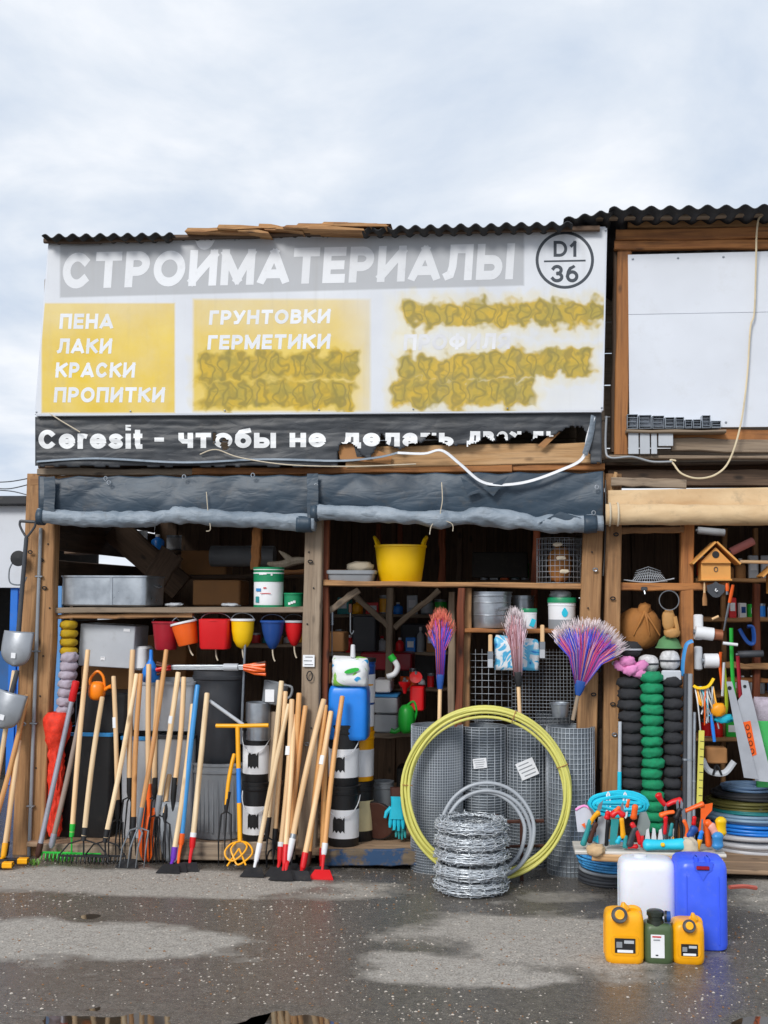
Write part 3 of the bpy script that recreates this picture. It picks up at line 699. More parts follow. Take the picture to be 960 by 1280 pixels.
for k, (pts, m) in enumerate((([(421, 557), (448, 553), (470, 562), (490, 570), (488, 580), (425, 574)], M_CARD), ([(440, 548), (452, 551), (462, 571), (446, 571)], M_BANNER), ([(672, 557), (696, 536), (700, 541), (680, 560)], M_CARD))):
    MB().poly([(P(x, y, -.09).x - bb.x, P(x, y, -.09).z - bb.z) for x, y in pts], .004, T(0, -.09 - .004 * k - bb.y, 0)).build('torn_flap', m, banner)

# ---------------------------------------------------------------- rolled-up tarpaulin curtains
def curtain(label, x0, x1, yt0, yt1, yb0, yb1, rollpx, endcap):
    yy = -.075; org = P((x0 + x1) / 2, (yb0 + yb1) / 2, yy)
    th = thing('tarpaulin_curtain', label, 'tarpaulin', org, 'rolled tarpaulin curtains')
    def fn(u, v):
        px = x0 + (x1 - x0) * u; n_ = 3 + (x1 - x0) / 90
        top = yt0 + (yt1 - yt0) * u + 5 * (1 - abs(2 * ((u * n_) % 1) - 1)) ** 1.0 * (.4 + .6 * abs(nz(u * 5, x0))); bot = yb0 + (yb1 - yb0) * u
        w = .03 * nz(px * .009, v * .7, 3) + .02 * abs(nz(px * .013 + v * .9, v * .9, 6)) + .004 * nz(px * .05 - v * 1.5, v * 2.5, 2)
        return P(px, top + (bot - top) * v, yy - .02 - w - .03 * math.sin(v * 2.6)) - org
    MB().sheet(fn, 150, 26).build('sheet', M_TARP, th, solid=.002, sharp=180)
    path = []; rad = []
    n_ = 90
    for i in range(n_ + 1):
        u = i / n_; px = x0 + (x1 - x0) * u
        for k in range(len(rollpx) - 1):
            a, b = rollpx[k], rollpx[k + 1]
            if a[0] <= px <= b[0] + .01: f = (px - a[0]) / (b[0] - a[0]); f = f * f * (3 - 2 * f); cy = a[1] + (b[1] - a[1]) * f; rr_ = a[2] + (b[2] - a[2]) * f
        path.append(P(px, cy, yy - .075 - .008 * nz(px * .03, 9)) - org); rad.append(rr_ * .00513 * (1 + .10 * nz(px * .07, 4)))
    mb = MB(); mb.tube(path, rad, 18)
    mb.v = [tuple(Vector(v) * 1.0 + Vector((0, .024 * abs(nz(v[0] * 11, v[1] * 18, v[2] * 18)), .024 * abs(nz(v[0] * 9 + 5 + v[2] * 20, v[1] * 16, v[2] * 16))))) for v in mb.v]
    mb.build('roll', M_TROLL, th, sharp=180)
    for a, b in endcap:
        i0, i1 = int((a - x0) / (x1 - x0) * n_), int((b - x0) / (x1 - x0) * n_)
        MB().tube(path[i0:i1 + 1], [r * 1.07 for r in rad[i0:i1 + 1]], 18).build('strap', M_TARP, th, sharp=180)
    return th, org
th, org = curtain('slate blue tarpaulin curtain rolled up over the left bay', 48, 394, 595, 593, 648, 655, [(48, 646, 10), (120, 650, 10), (185, 650, 10), (205, 647, 7), (225, 645, 11), (300, 650, 10), (394, 655, 10)], [(49, 58), (374, 393)])
for x, y in ((62, 611), (136, 603), (71, 641), (132, 598), (230, 596), (316, 594)):
    MB().tube([(.011 * math.cos(a * .5236), 0, .013 * math.sin(a * .5236)) for a in range(12)], .0035, 6, True).build('grommet', M_ZINC, th, T(P(x, y, -.15) - org))
for px, a, b in ((62, 596, 642), (391, 592, 648)):
    p0, p1 = P(px, a, -.165), P(px, b, -.185); MB().plank((p1 - p0).length, .075, .004, 5, .002).build('hanging_strap', M_TARP, th, T(-org) @ along(p0, p1))
strip([(258, 615, -.06), (260, 640, -.08), (263, 661, -.08), (258, 664, -.05)], .003, -.1, M_ROPE, 'tie_cord', th, org, 1)
th, org = curtain('slate blue tarpaulin curtain rolled up over the right bay, sagging and torn', 390, 754, 592, 589, 640, 650, [(390, 641, 10), (470, 644, 10), (520, 648, 8), (550, 650, 12), (575, 648, 8), (600, 646, 12), (650, 652, 11), (670, 655, 8), (690, 656, 11), (754, 655, 10)], [(392, 400), (731, 749)])
for x, y in ((395, 607), (746, 609), (742, 641)):
    MB().tube([(.011 * math.cos(a * .5236), 0, .013 * math.sin(a * .5236)) for a in range(12)], .0035, 6, True).build('grommet', M_ZINC, th, T(P(x, y, -.17) - org))
strip([(552, 603, -.07), (553, 625, -.09), (551, 646, -.1), (565, 655, -.09), (566, 664, -.08)], .003, -.1, M_ROPE, 'tie_cord', th, org, 1)
strip([(551, 648, -.1), (540, 656, -.09), (537, 668, -.08)], .003, -.1, M_ROPE, 'tie_cord', th, org, 1)
for pts in ([(576, 597), (604, 615), (585, 621)], [(604, 611), (636, 596), (617, 621)], [(672, 655), (700, 640), (726, 648), (700, 652)]):
    MB().poly([(P(x, y, -.14).x - org.x, P(x, y, -.14).z - org.z) for x, y in pts], .004, T(0, -.19 - org.y, 0)).build('torn_flap', M_TARP, th)
# ---------------------------------------------------------------- neighbouring stall on the right
X2 = P(1080, 800, 0).x
rs = thing('market_stall', 'neighbouring timber stall on the right with a big white upper panel', 'stall', ((XR + X2) / 2, 0, 0))
timber(rs, 'post', (762, 1090), (768, 592), 20, -.01, .10, W_POST)
timber(rs, 'post', (857, 1085), (860, 655), 16, .03, .08, W_ORANGE)
timber(rs, 'upper_post', (776, 568), (781, 312), 17, -.03, .09, W_ORANGE)
timber(rs, 'upper_post', (767, 565), (771, 310), 8, .0, .06, W_DARK)
timber(rs, 'beam', (768, 306), (1080, 303), 12, -.05, .05, W_ORANGE)
timber(rs, 'beam', (770, 293), (1080, 288), 14, -.07, .05, W_ORANGE)
timber(rs, 'beam', (785, 279), (1080, 276), 12, -.03, .05, W_POST)
timber(rs, 'batten', (745, 271), (1080, 265), 4, -.16, .06, W_GREY)
timber(rs, 'beam', (785, 542), (1080, 545), 14, -.02, .06, W_ORANGE)
timber(rs, 'beam', (840, 555), (1080, 559), 17, -.035, .05, W_GREY)
timber(rs, 'beam', (757, 571), (1080, 572), 5, -.06, .05, W_GREY)
timber(rs, 'beam', (760, 596), (1080, 600), 20, .06, .08, W_DARK)
timber(rs, 'board', (764, 602), (858, 605), 12, -.08, .02, W_GREY)
timber(rs, 'rail', (770, 663), (855, 662), 8, .02, .05, W_POST)
timber(rs, 'rail', (770, 733), (912, 733), 10, .03, .3, W_ORANGE)
timber(rs, 'splinter', (762, 625), (770, 590), 5, -.05, .02, W_BOARD)
timber(rs, 'rail', (905, 832), (1000, 834), 8, .5, .05, W_POST)
timber(rs, 'rail', (905, 850), (1000, 852), 6, .6, .05, W_ORANGE)
timber(rs, 'upright', (945, 960), (947, 730), 9, .55, .06, W_RED)
p0, p1 = P(787, 535, -.045), P(1078, 318, -.045)
zt = P(787, 318, -.045).z
for za, zb in ((p0.z, P(790, 393, -.045).z - .001), (P(790, 393, -.045).z + .001, zt)):
    MB().box((p0.x + p1.x) / 2, -.035, (za + zb) / 2, p1.x - p0.x, .012, zb - za, .001).build('white_panel', M_WPANEL, rs, rs.matrix_world.inverted())
for i in range(9):
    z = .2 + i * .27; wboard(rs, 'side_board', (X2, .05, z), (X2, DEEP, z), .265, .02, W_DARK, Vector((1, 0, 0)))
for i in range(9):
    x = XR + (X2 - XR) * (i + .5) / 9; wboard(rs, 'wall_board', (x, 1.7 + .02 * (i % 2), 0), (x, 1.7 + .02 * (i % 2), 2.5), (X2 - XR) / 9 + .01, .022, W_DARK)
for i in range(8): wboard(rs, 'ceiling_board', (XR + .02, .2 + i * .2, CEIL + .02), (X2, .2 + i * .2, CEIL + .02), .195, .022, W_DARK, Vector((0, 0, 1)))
for i in range(8): wboard(rs, 'floor_board', (XR + .02, i * .21, .05), (X2, i * .21, .05), .205, .03, W_DUSTY, Vector((0, 0, 1)))
for i in range(6):
    wboard(rs, 'wall_board', (XR + .08, 1.75, CEIL + .2 + i * .25), (X2, 1.75, CEIL + .2 + i * .25), .245, .022, W_GREY)
corrug(rs, 'roof_sheet', (705, 274), (768, 263), -.26, DEEP, .1, .012, M_ROOF)
corrug(rs, 'roof_sheet', (762, 261), (1082, 256), -.30, DEEP, .112, .014, M_ROOF)
for i in range(6):
    for z_ in (p0.z + .03, zt - .03): MB().lathe([(0, 0), (.008, 0), (.006, .004), (0, .005)], 8, M=RX(90)).build('screw', M_STEEL, rs, rs.matrix_world.inverted() @ T(p0.x + .03 + i * .28, -.0415, z_))
# items on the ledge under the panel
for i, (x0, x1, y0) in enumerate(((784, 798, 517), (799, 815, 518), (816, 831, 519), (832, 844, 521), (845, 856, 521), (857, 866, 524), (867, 877, 524), (878, 889, 519), (890, 902, 526))):
    a, b = P(x0, y0, -.12), P(x1, 535, -.12)
    mb = MB(); w, h = b.x - a.x, a.z - b.z
    t_ = .004
    mb.box(0, .04, t_ / 2, w, .09, t_, .001); mb.box(0, .04, h - t_ / 2, w, .09, t_, .001); mb.box(-w / 2 + t_ / 2, .04, h / 2, t_, .088, h - 2 * t_, .001); mb.box(w / 2 - t_ / 2, .042, h / 2, t_, .088, h - 2 * t_, .001)
    for k in range(3): mb.box(random.uniform(-.1, .1) * w, .045, h * (.2 + .3 * k), w * .84, .07, t_ * .8, .0005)
    mb.build('metal_profile', M_ZINC, None, T((a.x + b.x) / 2, -.10, P(840, 535, -.12).z), label=['grey metal profile, first of the row on the ledge under the white panel', 'second grey metal profile from the left on the ledge under the panel', 'third grey metal profile from the left on the ledge under the panel', 'fourth grey metal profile from the left on the ledge', 'fifth small metal profile from the left on the ledge', 'low metal profile, sixth on the ledge under the panel', 'low metal profile, seventh on the ledge under the panel', 'taller metal profile second from the right end of the ledge row', 'lowest metal profile at the right end of the ledge row'][i], cat='metal profile', group='metal profiles on the ledge')
a = P(840, 536, -.12); b = P(904, 536, -.12); a = P(783, 536, -.12)
wboard(rs, 'ledge', (a.x, -.065, a.z - .012), (b.x + .02, -.065, b.z - .012), .1, .02, W_GREY, Vector((0, 0, 1)))
for i, (x0, x1) in enumerate(((785, 798), (799.5, 812), (813.5, 821), (822.5, 841))):
    a, b = P(x0, 541, -.07), P(x1, 568 if i < 3 else 558, -.07)
    MB().box(0, 0, (a.z - b.z) / 2, b.x - a.x, .02, a.z - b.z, .002).build('sample_tile', M_LGREY, rs, rs.matrix_world.inverted() @ T((a.x + b.x) / 2, -.08, b.z))
# cable hanging down the white panel
def curve_pts(pts, n=8):
    out = []
    for i in range(len(pts) - 1):
        a, b, d, e_ = pts[max(i - 1, 0)], pts[i], pts[i + 1], pts[min(i + 2, len(pts) - 1)]
        for k in range(n):
            q = k / n; out.append(.5 * ((2 * b) + (d - a) * q + (2 * a - 5 * b + 4 * d - e_) * q * q + (3 * b - a - 3 * d + e_) * q ** 3))
    return out + [pts[-1]]
def cable(name, label, cat, pts, r, m, y=None, group=None):
    q = curve_pts([P(x, y_, yy) for x, y_, yy in pts]); o = q[-1].copy()
    return MB().tube([p_ - o for p_ in q], r, 6).build(name, m, None, T(o), label=label, cat=cat, group=group)
cable('cable', 'pale cable looping down across the white upper panel', 'cable', [(962, 269, -.12), (950, 271, -.13), (946, 290, -.12), (945, 330, -.08), (943, 390, -.07), (938, 410, -.07), (934, 470, -.07), (926, 530, -.1), (912, 575, -.12), (895, 593, -.14), (872, 598, -.14), (852, 592, -.13), (842, 580, -.12), (838, 575, -.11), (845, 576, -.12)], .006, M_CABLE)
cable('cable', 'grey cable running along the gap between the two stalls', 'cable', [(758, 520, -.1), (757, 560, -.1), (763, 572, -.12), (790, 571, -.12), (815, 577, -.12), (840, 577, -.12)], .007, M_GREYP)
cable('cable', 'dark cable hanging down the double post beside the tan roll', 'cable', [(757, 600, -.12), (757, 650, -.13), (756, 690, -.05), (754, 720, -.04)], .005, M_BLACK)
# tan roll
def tanroll():
    org = P(860, 655, -.12)
    th = thing('canvas_roll', 'beige canvas awning rolled up over the right stall', 'canvas', org)
    def fn(u, v):
        px = 760 + 320 * u; top = 613 - 6 * u
        return P(px, top + (642 - top) * v, -.1 - .02 * math.sin(v * 2.5) - .014 * nz(px * .03, v * 2)) - org
    MB().sheet(fn, 70, 14).build('sheet', M_TAN, th, solid=.002, sharp=180)
    path = [P(757 + 323 * i / 60, 643 + 2 * i / 60, -.15) - org for i in range(61)]
    mb = MB().tube(path, [.064 * (1 + .07 * nz(i * .3, 2)) for i in range(61)], 18)
    mb.v = [tuple(Vector(v) + Vector((0, .007 * nz(v[0] * 9, v[1] * 40, v[2] * 30), .006 * nz(v[0] * 7 + 5, v[1] * 40, v[2] * 30)))) for v in mb.v]
    mb.build('roll', M_TAN, th, sharp=180)
    for px in (762, 772): MB().tube([P(px, 643, -.15) - org + Vector((0, .07 * math.cos(a * .39), .07 * math.sin(a * .39))) for a in range(16)], .006, 6, True).build('tie_cord', M_ROPE, th)
tanroll()

# ---------------------------------------------------------------- far stall on the left
a, b = P(0, 632, 2.6), P(40, 735, 2.6)
ls = thing('white_kiosk', 'white fronted kiosk with flat dark roof and blue posts at the left edge', 'kiosk', (a.x - 1.5, 2.6, 0))
inv = ls.matrix_world.inverted(); x0, x1 = a.x - 4, P(31, 680, 2.6).x
MB().box((x0 + x1) / 2, 2.62, (a.z + b.z) / 2, x1 - x0, .03, a.z - b.z, .003).build('fascia_panel', M_WPANEL, ls, inv)
MB().box((x0 + x1) / 2, 3.7, a.z + .04, x1 - x0 + .1, 2.4, .08, .01).build('roof', M_ROOF, ls, inv)
MB().box((x0 + x1) / 2, 4.5, 1, x1 - x0, .05, 2.4, .01).build('back_wall', M_DARKCLOTH, ls, inv)
for px in (-40, 11, 22):
    q = P(px, 800, 2.55); MB().box(q.x, 2.66, b.z / 2, .07, .05, b.z, .004).build('post', mat('blue_steel_post', '1f6fd0', .45, dirt=.2), ls, inv)
for z in (.5, 1.0): MB().box((x0 + x1) / 2, 2.7, z, x1 - x0, .02, .35, .004).build('counter_panel', mat('blue_panel', '2a5f9a', .5), ls, inv)
for k, (pts) in enumerate((((-20, 608, 6), (10, 611, 5), (45, 603, 4)), ((-20, 603, 6), (12, 602, 5), (45, 596, 4)), ((-20, 612, 6), (14, 614, 5), (45, 622, 3)))):
    cable('overhead_wire', ['lowest sagging', 'top', 'downward sloping'][k] + ' thin overhead wire crossing the sky at the left edge', 'wire', list(pts), .006, M_IRON, group='overhead wires')
# bright things of the next stall seen past the posts
q0, q1 = P(71, 890, .9), P(71, 715, .9)
MB().box(0, 0, (q1.z) / 2, .05, .04, q1.z, .004).build('steel_post', mat('pale_blue_post', '5f9ad8', .5), None, T(q0.x, .9, 0), label='pale blue steel post standing just behind the left corner post', cat='post')

# ---------------------------------------------------------------- hand tools leaning on the stall
def tool(name, label, top, bot, head, shaft=W_HANDLE, yt=-.05, r=3.25, sock=M_IRON, sockw=None, group='long tools leaning on the stall', grip=None, cut=0.0, yb=None, hm=None, **k):
    """top, bot: sighted ends of the shaft; the head continues below the shaft"""
    p1 = P(top[0], top[1], yt)
    p0 = P(bot[0], bot[1], yb if yb is not None else -.2)
    if shaft is W_HANDLE: shaft = random.choice((W_HANDLE, W_HANDLE, W_HANDLE2, W_HANDLE3)); r *= random.uniform(.9, 1.08)
    M = along(p0, p1); L = (p1 - p0).length; rm = r * .0051
    th = thing(name, label, name.replace('_', ' '), M, group)
    n_ = 7; mb = MB(); bend = random.uniform(-.011, .011)
    mb.tube([(bend * math.sin(3.1 * i / n_), bend * .5 * math.sin(3.1 * i / n_), L * i / n_) for i in range(n_)] + [(0, 0, L - .006), (0, 0, L)], [rm] * n_ + [rm * .97, rm * .78], 10).build('handle', shaft, th)
    if shaft in (W_HANDLE, W_HANDLE2) and random.random() < .3: MB().tube([(0, 0, L * .62), (0, 0, L * .62 + random.uniform(.03, .07))], rm * 1.03, 10).build('sticker', M_PAPER, th)
    if grip: MB().tube([(0, 0, L - .13), (0, 0, L - .12), (0, 0, L), (0, 0, L + .006)], [rm * 1.1, rm * 1.45, rm * 1.45, rm * .9], 10).build('grip', grip, th)
    inv = M.inverted().to_3x3()
    dn = inv @ Vector((0, 0, -1)); fw = inv @ Vector((0, -1, 0)); rt = inv @ Vector((1, 0, 0))
    gd = p0.z                                                      # height above the ground
    if head == 'hoe':
        n1 = k.get('neck', .07)
        MB().tube([(0, 0, .02), (0, 0, -n1 * .7), (0, 0, -n1)], [rm * 1.15, rm * 1.1, rm * .85], 10).build('socket', sock, th)
        if sockw: MB().tube([(0, 0, .045), (0, 0, .018)], [rm * 1.18] * 2, 10).build('ferrule', sockw, th)
        b = Vector((0, 0, -n1)); e1 = Vector((0, 0, -n1)) + fw * .05 + dn * max(.005, gd - n1 - .035)
        MB().tube([b + Vector((0, 0, .01)), b + (e1 - b) * .5 + fw * .01, e1], [rm * .7, rm * .6, rm * .5], 8).build('neck', hm or sock, th)
        mb = MB(); w = k.get('w', .075)
        vs = [e1 + rt * -w * .6 + dn * -.01, e1 + rt * w * .6 + dn * -.01, e1 + rt * w + dn * .03 + fw * .06, e1 - rt * w + dn * .03 + fw * .06]
        mb.add([tuple(v) for v in vs] + [tuple(v + dn * .006) for v in vs], [(0, 1, 2, 3), (7, 6, 5, 4), (0, 4, 5, 1), (1, 5, 6, 2), (2, 6, 7, 3), (3, 7, 4, 0)]).build('blade', k.get('blade', M_IRON), th)
    elif head == 'rake':
        w = k.get('w', .18); nt = k.get('nt', 12); drop = max(.05, gd - .01)
        MB().tube([(0, 0, .05), (0, 0, -.03)], [rm * 1.15, rm * .9], 10).build('socket', sock, th)
        bar = dn * (drop - .05); mb = MB()
        mb.tube([Vector((0, 0, -.02)), bar * .6 , bar], .006, 6)
        mb.tube([bar - rt * w, bar + rt * w], .007, 6)
        if k.get('bow'): mb.tube([Vector((0, 0, -.02)), bar * .4 - rt * w * .6, bar - rt * w], .005, 6); mb.tube([Vector((0, 0, -.02)), bar * .4 + rt * w * .6, bar + rt * w], .005, 6)
        for i in range(nt):
            q = bar + rt * (-w + 2 * w * i / (nt - 1)); mb.tube([q, q + dn * .03 + fw * .012, q + dn * .048 + fw * .004], [.005, .005, .002], 5)
        mb.build('rake_head', hm or sock, th)
    elif head == 'fork':
        w = k.get('w', .085); nt = k.get('nt', 4); H = max(.1, gd - .005)
        MB().tube([(0, 0, .09), (0, 0, .0), tuple(dn * .04)], [rm * 1.15, rm * 1.05, rm * .6], 10).build('socket', sock, th)
        mb = MB()
        for i in range(nt):
            f = -1 + 2 * i / (nt - 1); a = dn * .03; b = dn * (.05 + .02 * (1 - abs(f))) + rt * f * w * .8
            sl = k.get('slant', 0)
            mb.tube([a, b, dn * H * .55 + rt * f * w + fw * .03 + rt * sl * .5, dn * H + rt * (f * w * 1.05 + sl) + fw * .01], [.006, .006, .0055, .003], 6)
        mb.build('tines', hm or M_STEEL, th)
    elif head == 'spade':
        w, H = k.get('w', .09), max(.16, gd - .01)
        MB().tube([(0, 0, .1), (0, 0, -.02), tuple(dn * H * .4)], [rm * 1.15, rm * 1.1, rm * .3], 10).build('socket', sock, th)
        mb = MB()
        def f(u, v):
            s = (u - .5) * 2; ww = w * (1 if v < .6 else math.sqrt(max(.02, 1 - ((v - .6) / .42) ** 2)))
            q = dn * (H * (.12 + .88 * v)) + rt * s * ww + fw * (.02 * s * s + .02 * math.sin(v * 3)); return q
        mb.sheet(f, 8, 10).build('blade', hm or M_STEEL, th, solid=.003)
    elif head == 'pole':
        MB().tube([(0, 0, .04), (0, 0, -.03), (0, 0, -.05)], [rm * 1.2, rm * 1.2, rm * .6], 10).build('end_cap', sock, th)
    return th
M_ALU = mat('painted_alu_tube', 'a7a8b4', .4, .4)
M_BTUBE = mat('blue_painted_tube', '3a8fd0', .4, dirt=.1)
M_OTUBE = mat('pale_varnished_wood', 'd8a060', .45)
tool('broom_pole', 'grey metal pole with red grip, leftmost of the leaning tools beside the red net roll', (95, 852), (49, 1062), 'pole', M_ALU, yb=-.19, grip=M_RED, sock=M_BROWN)
tool('broom_pole', 'weathered grey brown pole beside the red gripped one at the left', (104, 878), (66, 1050), 'pole', wood('grey_stick', '9a8c84', '857468', stain=.06), yb=-.17, sock=M_ALU)
tool('rake', 'wooden rake with bright green plastic head in front of the black tub', (110, 812), (90, 1040), 'rake', sock=M_GREEN, yb=-.18, w=.19, nt=16)
tool('rake', 'wooden handled black bow rake with short top below the orange watering can', (128, 871), (105, 1045), 'rake', yb=-.25, w=.16, bow=1, sock=M_IRON)
tool('garden_fork', 'wooden handled dark fork standing left of the light grey bins', (142, 845), (147, 1018), 'fork', yb=-.13, w=.045, nt=3, hm=M_IRON)
tool('rake', 'long wooden bow rake slanting down left with black tines', (171, 842), (132, 1047), 'rake', yb=-.22, w=.13, bow=1)
tool('garden_fork', 'tall wooden handled fork with black socket reaching the white box', (166, 812), (162, 990), 'fork', yb=-.10, w=.05, nt=4, hm=M_IRON)
tool('hoe', 'plain wooden handled hoe with black socket in the middle of the left cluster', (176, 842), (167, 1025), 'hoe', yb=-.16)
tool('garden_fork', 'wooden fork with four bright steel tines splayed on the ground', (208, 812), (174, 1028), 'fork', yb=-.27, w=.075, sock=M_STEEL, slant=-.04)
tool('spade', 'wooden spade with orange red blade half hidden in the left cluster', (186, 830), (186, 1000), 'spade', yb=-.11, hm=M_ORANGE, sock=M_ORANGE, w=.05)
tool('garden_fork', 'wooden handled fork with slim black socket below the blue bulb', (198, 850), (193, 990), 'fork', yb=-.12, w=.06, nt=4, hm=M_IRON)
tool('garden_fork', 'pale wooden fork with dark tines leaning between grey tub and bins', (223, 840), (197, 1012), 'fork', yb=-.15, w=.06, nt=4, hm=M_IRON, sock=M_GREYP)
tool('spade', 'pale wooden spade with black socket in front of the grey tub', (230, 846), (217, 992), 'spade', yb=-.12, hm=M_GREYP, sock=M_BLACK, w=.07)
tool('hand_fork', 'short brown handled fork standing low among the left tools', (212, 968), (206, 1020), 'fork', yb=-.14, w=.04, nt=3, hm=M_IRON)
tool('hoe', 'wooden hoe with purple socket and black blade', (241, 880), (218, 1063), 'hoe', yb=-.26, sock=M_PURPLE, neck=.06, blade=M_BLACK)
tool('hoe', 'hoe with blue tube handle and orange red neck', (247, 856), (227, 1046), 'hoe', M_BTUBE, yb=-.22, sock=M_ORANGE, neck=.05, yt=-.04)
tool('hoe', 'wooden hoe with red and white socket beside the grey bin', (259, 866), (241, 1050), 'hoe', yb=-.2, sock=M_RED, sockw=M_WHITE, neck=.05)
tool('hand_cultivator', 'small cultivator with yellow handle and black prongs beside the auger', (293, 942), (283, 1008), 'fork', M_AMBER, yb=-.13, w=.04, nt=3, hm=M_IRON, sock=M_BLACK, r=2.6)
# right-hand bundle
tool('hoe', 'wooden hoe with white socket at the left foot of the right bundle', (361, 880), (324, 1058), 'hoe', yb=-.28, sock=M_WHITE, neck=.09)
tool('garden_fork', 'wooden fork with black tines behind the white socketed hoe', (352, 851), (334, 1040), 'fork', yb=-.16, w=.045, nt=3, hm=M_IRON)
tool('garden_fork', 'wooden fork with dark tines at the back of the right bundle', (357, 864), (343, 1054), 'fork', yb=-.14, w=.04, nt=3, hm=M_IRON)
tool('hoe', 'wooden hoe with white ferrule and red neck in the middle of the right bundle', (365, 874), (351, 1062), 'hoe', yb=-.25, sock=M_RED, sockw=M_WHITE)
tool('hoe', 'wooden hoe with red socket and broad black blade, lowest of the right bundle', (368, 893), (357, 1060), 'hoe', yb=-.34, sock=M_RED, neck=.1, blade=M_BLACK)
tool('hoe', 'wooden handled hoe standing upright against the grey post', (374, 866), (366, 1050), 'hoe', yb=-.15)
tool('hoe', 'wooden handled hoe with short top crossing the grey post', (382, 882), (362, 1060), 'hoe', yb=-.2, sock=M_BROWN)
tool('hoe', 'wooden hoe with grey collar slanting strongly across the bundle', (405, 874), (365, 1052), 'hoe', yb=-.32, sock=M_WHITE, sockw=M_STEEL, neck=.12, blade=M_BLACK, hm=M_RED)
tool('hoe', 'dark varnished wooden hoe behind the slanting ones on the right', (407, 881), (386, 1068), 'hoe', M_OTUBE, yb=-.2, sock=M_BROWN)
tool('hoe', 'wooden hoe with bright red socket and red neck, second from the right', (414, 889), (381, 1070), 'hoe', yb=-.33, sock=M_RED, neck=.08, hm=M_RED)
tool('hoe', 'orange varnished wooden hoe standing almost upright at the right bundle', (409, 905), (403, 1064), 'hoe', M_OTUBE, yb=-.2, sock=M_RED, hm=M_RED)
tool('hoe', 'wooden hoe with white socket in front of the blue canister, rightmost of all', (428, 870), (406, 1058), 'hoe', yb=-.29, sock=M_WHITE, neck=.05, hm=M_RED, blade=M_RED)
# far left handles outside the corner post
tool('hoe', 'wooden handle at the left edge outside the post, steepest', (26, 900), (8, 1056), 'hoe', yb=-.2, yt=-.06, sock=M_IRON)
tool('hoe', 'wooden handle left of the post leaning under the steel shovel', (34, 868), (-4, 1020), 'hoe', yb=-.2, yt=-.06)
tool('hoe', 'wooden handle with yellow socket standing against the corner post', (24, 925), (6, 1058), 'hoe', yb=-.26, yt=-.08, sock=M_AMBER)
tool('hoe', 'slim wooden handle just behind the hanging steel shovel', (18, 838), (-8, 1000), 'hoe', yb=-.12, yt=-.03)

a, b = P(51, 660, -.03), P(36, 1078, -.03); b.z = .0
th = thing('conduit', 'grey conduit running down between the two left corner posts', 'pipe', along(b, a)); MB().tube([(0, 0, 0), (0, 0, (a - b).length)], .012, 10).build('tube', M_GREYP, th)
for f in (.15, .4, .62, .85): MB().box(0, -.0, (a - b).length * f, .05, .03, .012, .003).build('clip', M_ZINC, th)
# ---- yellow auger
q0 = P(300, 1052, -.2); q1 = P(297, 908, -.08); M = along(q0, q1); L = (q1 - q0).length
au = thing('hand_auger', 'yellow hand auger with T handle, blue mid section and looped foot', 'auger', M)
MB().tube([(0, 0, 0), (0, 0, L * .33)], .0145, 10).build('lower_shaft', M_AMBER, au)
MB().tube([(0, 0, L * .33), (0, 0, L * .63)], .0148, 10).build('middle_shaft', M_BLUE, au)
MB().tube([(0, 0, L * .63), (0, 0, L)], .0145, 10).build('upper_shaft', M_AMBER, au)
MB().tube([(-.14, .0, L + .012), (0, 0, L + .003), (.2, 0, L - .005)], .0135, 10).build('cross_handle', M_AMBER, au)
mb = MB()
loop = [(.0, 0, .0), (-.05, -.02, -.01), (-.085, -.04, -.05), (-.075, -.05, -.09), (-.03, -.06, -.11), (.03, -.05, -.07), (.05, -.03, -.03), (.02, -.01, .0)]
mb.tube(curve_pts([Vector(p_) for p_ in loop], 4), .006, 7)
loop = [(.0, 0, .0), (.05, -.02, -.01), (.085, -.04, -.05), (.075, -.05, -.09), (.0, -.06, -.135), (-.03, -.05, -.09), (-.05, -.03, -.04), (-.02, -.01, 0)]
mb.tube(curve_pts([Vector(p_) for p_ in loop], 4), .006, 7)
mb.tube([(0, -.03, -.04), (-.07, -.06, -.14)], .006, 7); mb.tube([(0, -.03, -.04), (.05, -.07, -.14)], .006, 7)
mb.build('auger_foot', M_AMBER, au)

# ---- steel shovels hung on the corner post
def shovel(label, hx, hy, bx, by, y, wpx, hpx, dh=True):
    p1, p0 = P(hx, hy, y), P(bx, by, y); M = along(p0, p1); L = (p1 - p0).length; s = .0051
    th = thing('shovel', label, 'shovel', M, 'shovels hung on the corner post')
    MB().tube([(0, 0, -.14), (0, 0, -.02), (0, 0, .1), (0, 0, L)], [.004, .017, .016, .014], 10).build('shaft', M_DGREY, th)
    w, H = wpx * s / 2, hpx * s
    def f(u, v):
        e_ = (u - .5) * 2; ww = w * (1 if v < .55 else math.sqrt(max(.015, 1 - ((v - .55) / .46) ** 2)))
        return (e_ * ww, -.02 - .025 * math.sin(v * 2.6) + .035 * e_ * e_, .015 - H * v)
    MB().sheet(f, 12, 14).build('blade', mat('shovel_steel', '9a9ea4', .38, .5, dirt=.2), th, solid=.003)
    MB().box(0, -.052, -H * .62, .03, .002, .035, .0005).build('sticker', M_PAPER, th)
    if dh:
        mb = MB(); mb.tube(curve_pts([Vector(v) for v in ((0, 0, L), (-.03, 0, L + .04), (-.052, 0, L + .08), (-.05, 0, L + .11))], 4), .008, 8)
        mb.tube(curve_pts([Vector(v) for v in ((0, 0, L), (.03, 0, L + .04), (.052, 0, L + .08), (.05, 0, L + .11))], 4), .008, 8); mb.tube([(-.05, 0, L + .105), (.05, 0, L + .105)], .01, 8)
        mb.build('grip', M_DGREY, th)
shovel('grey steel shovel with D grip hanging on the left corner post', 33, 672, 23, 792, -.12, 40, 44)
shovel('second steel shovel hanging low below the first at the left edge', 22, 838, 14, 868, -.16, 42, 46, False)
q = P(23, 698, -.06)
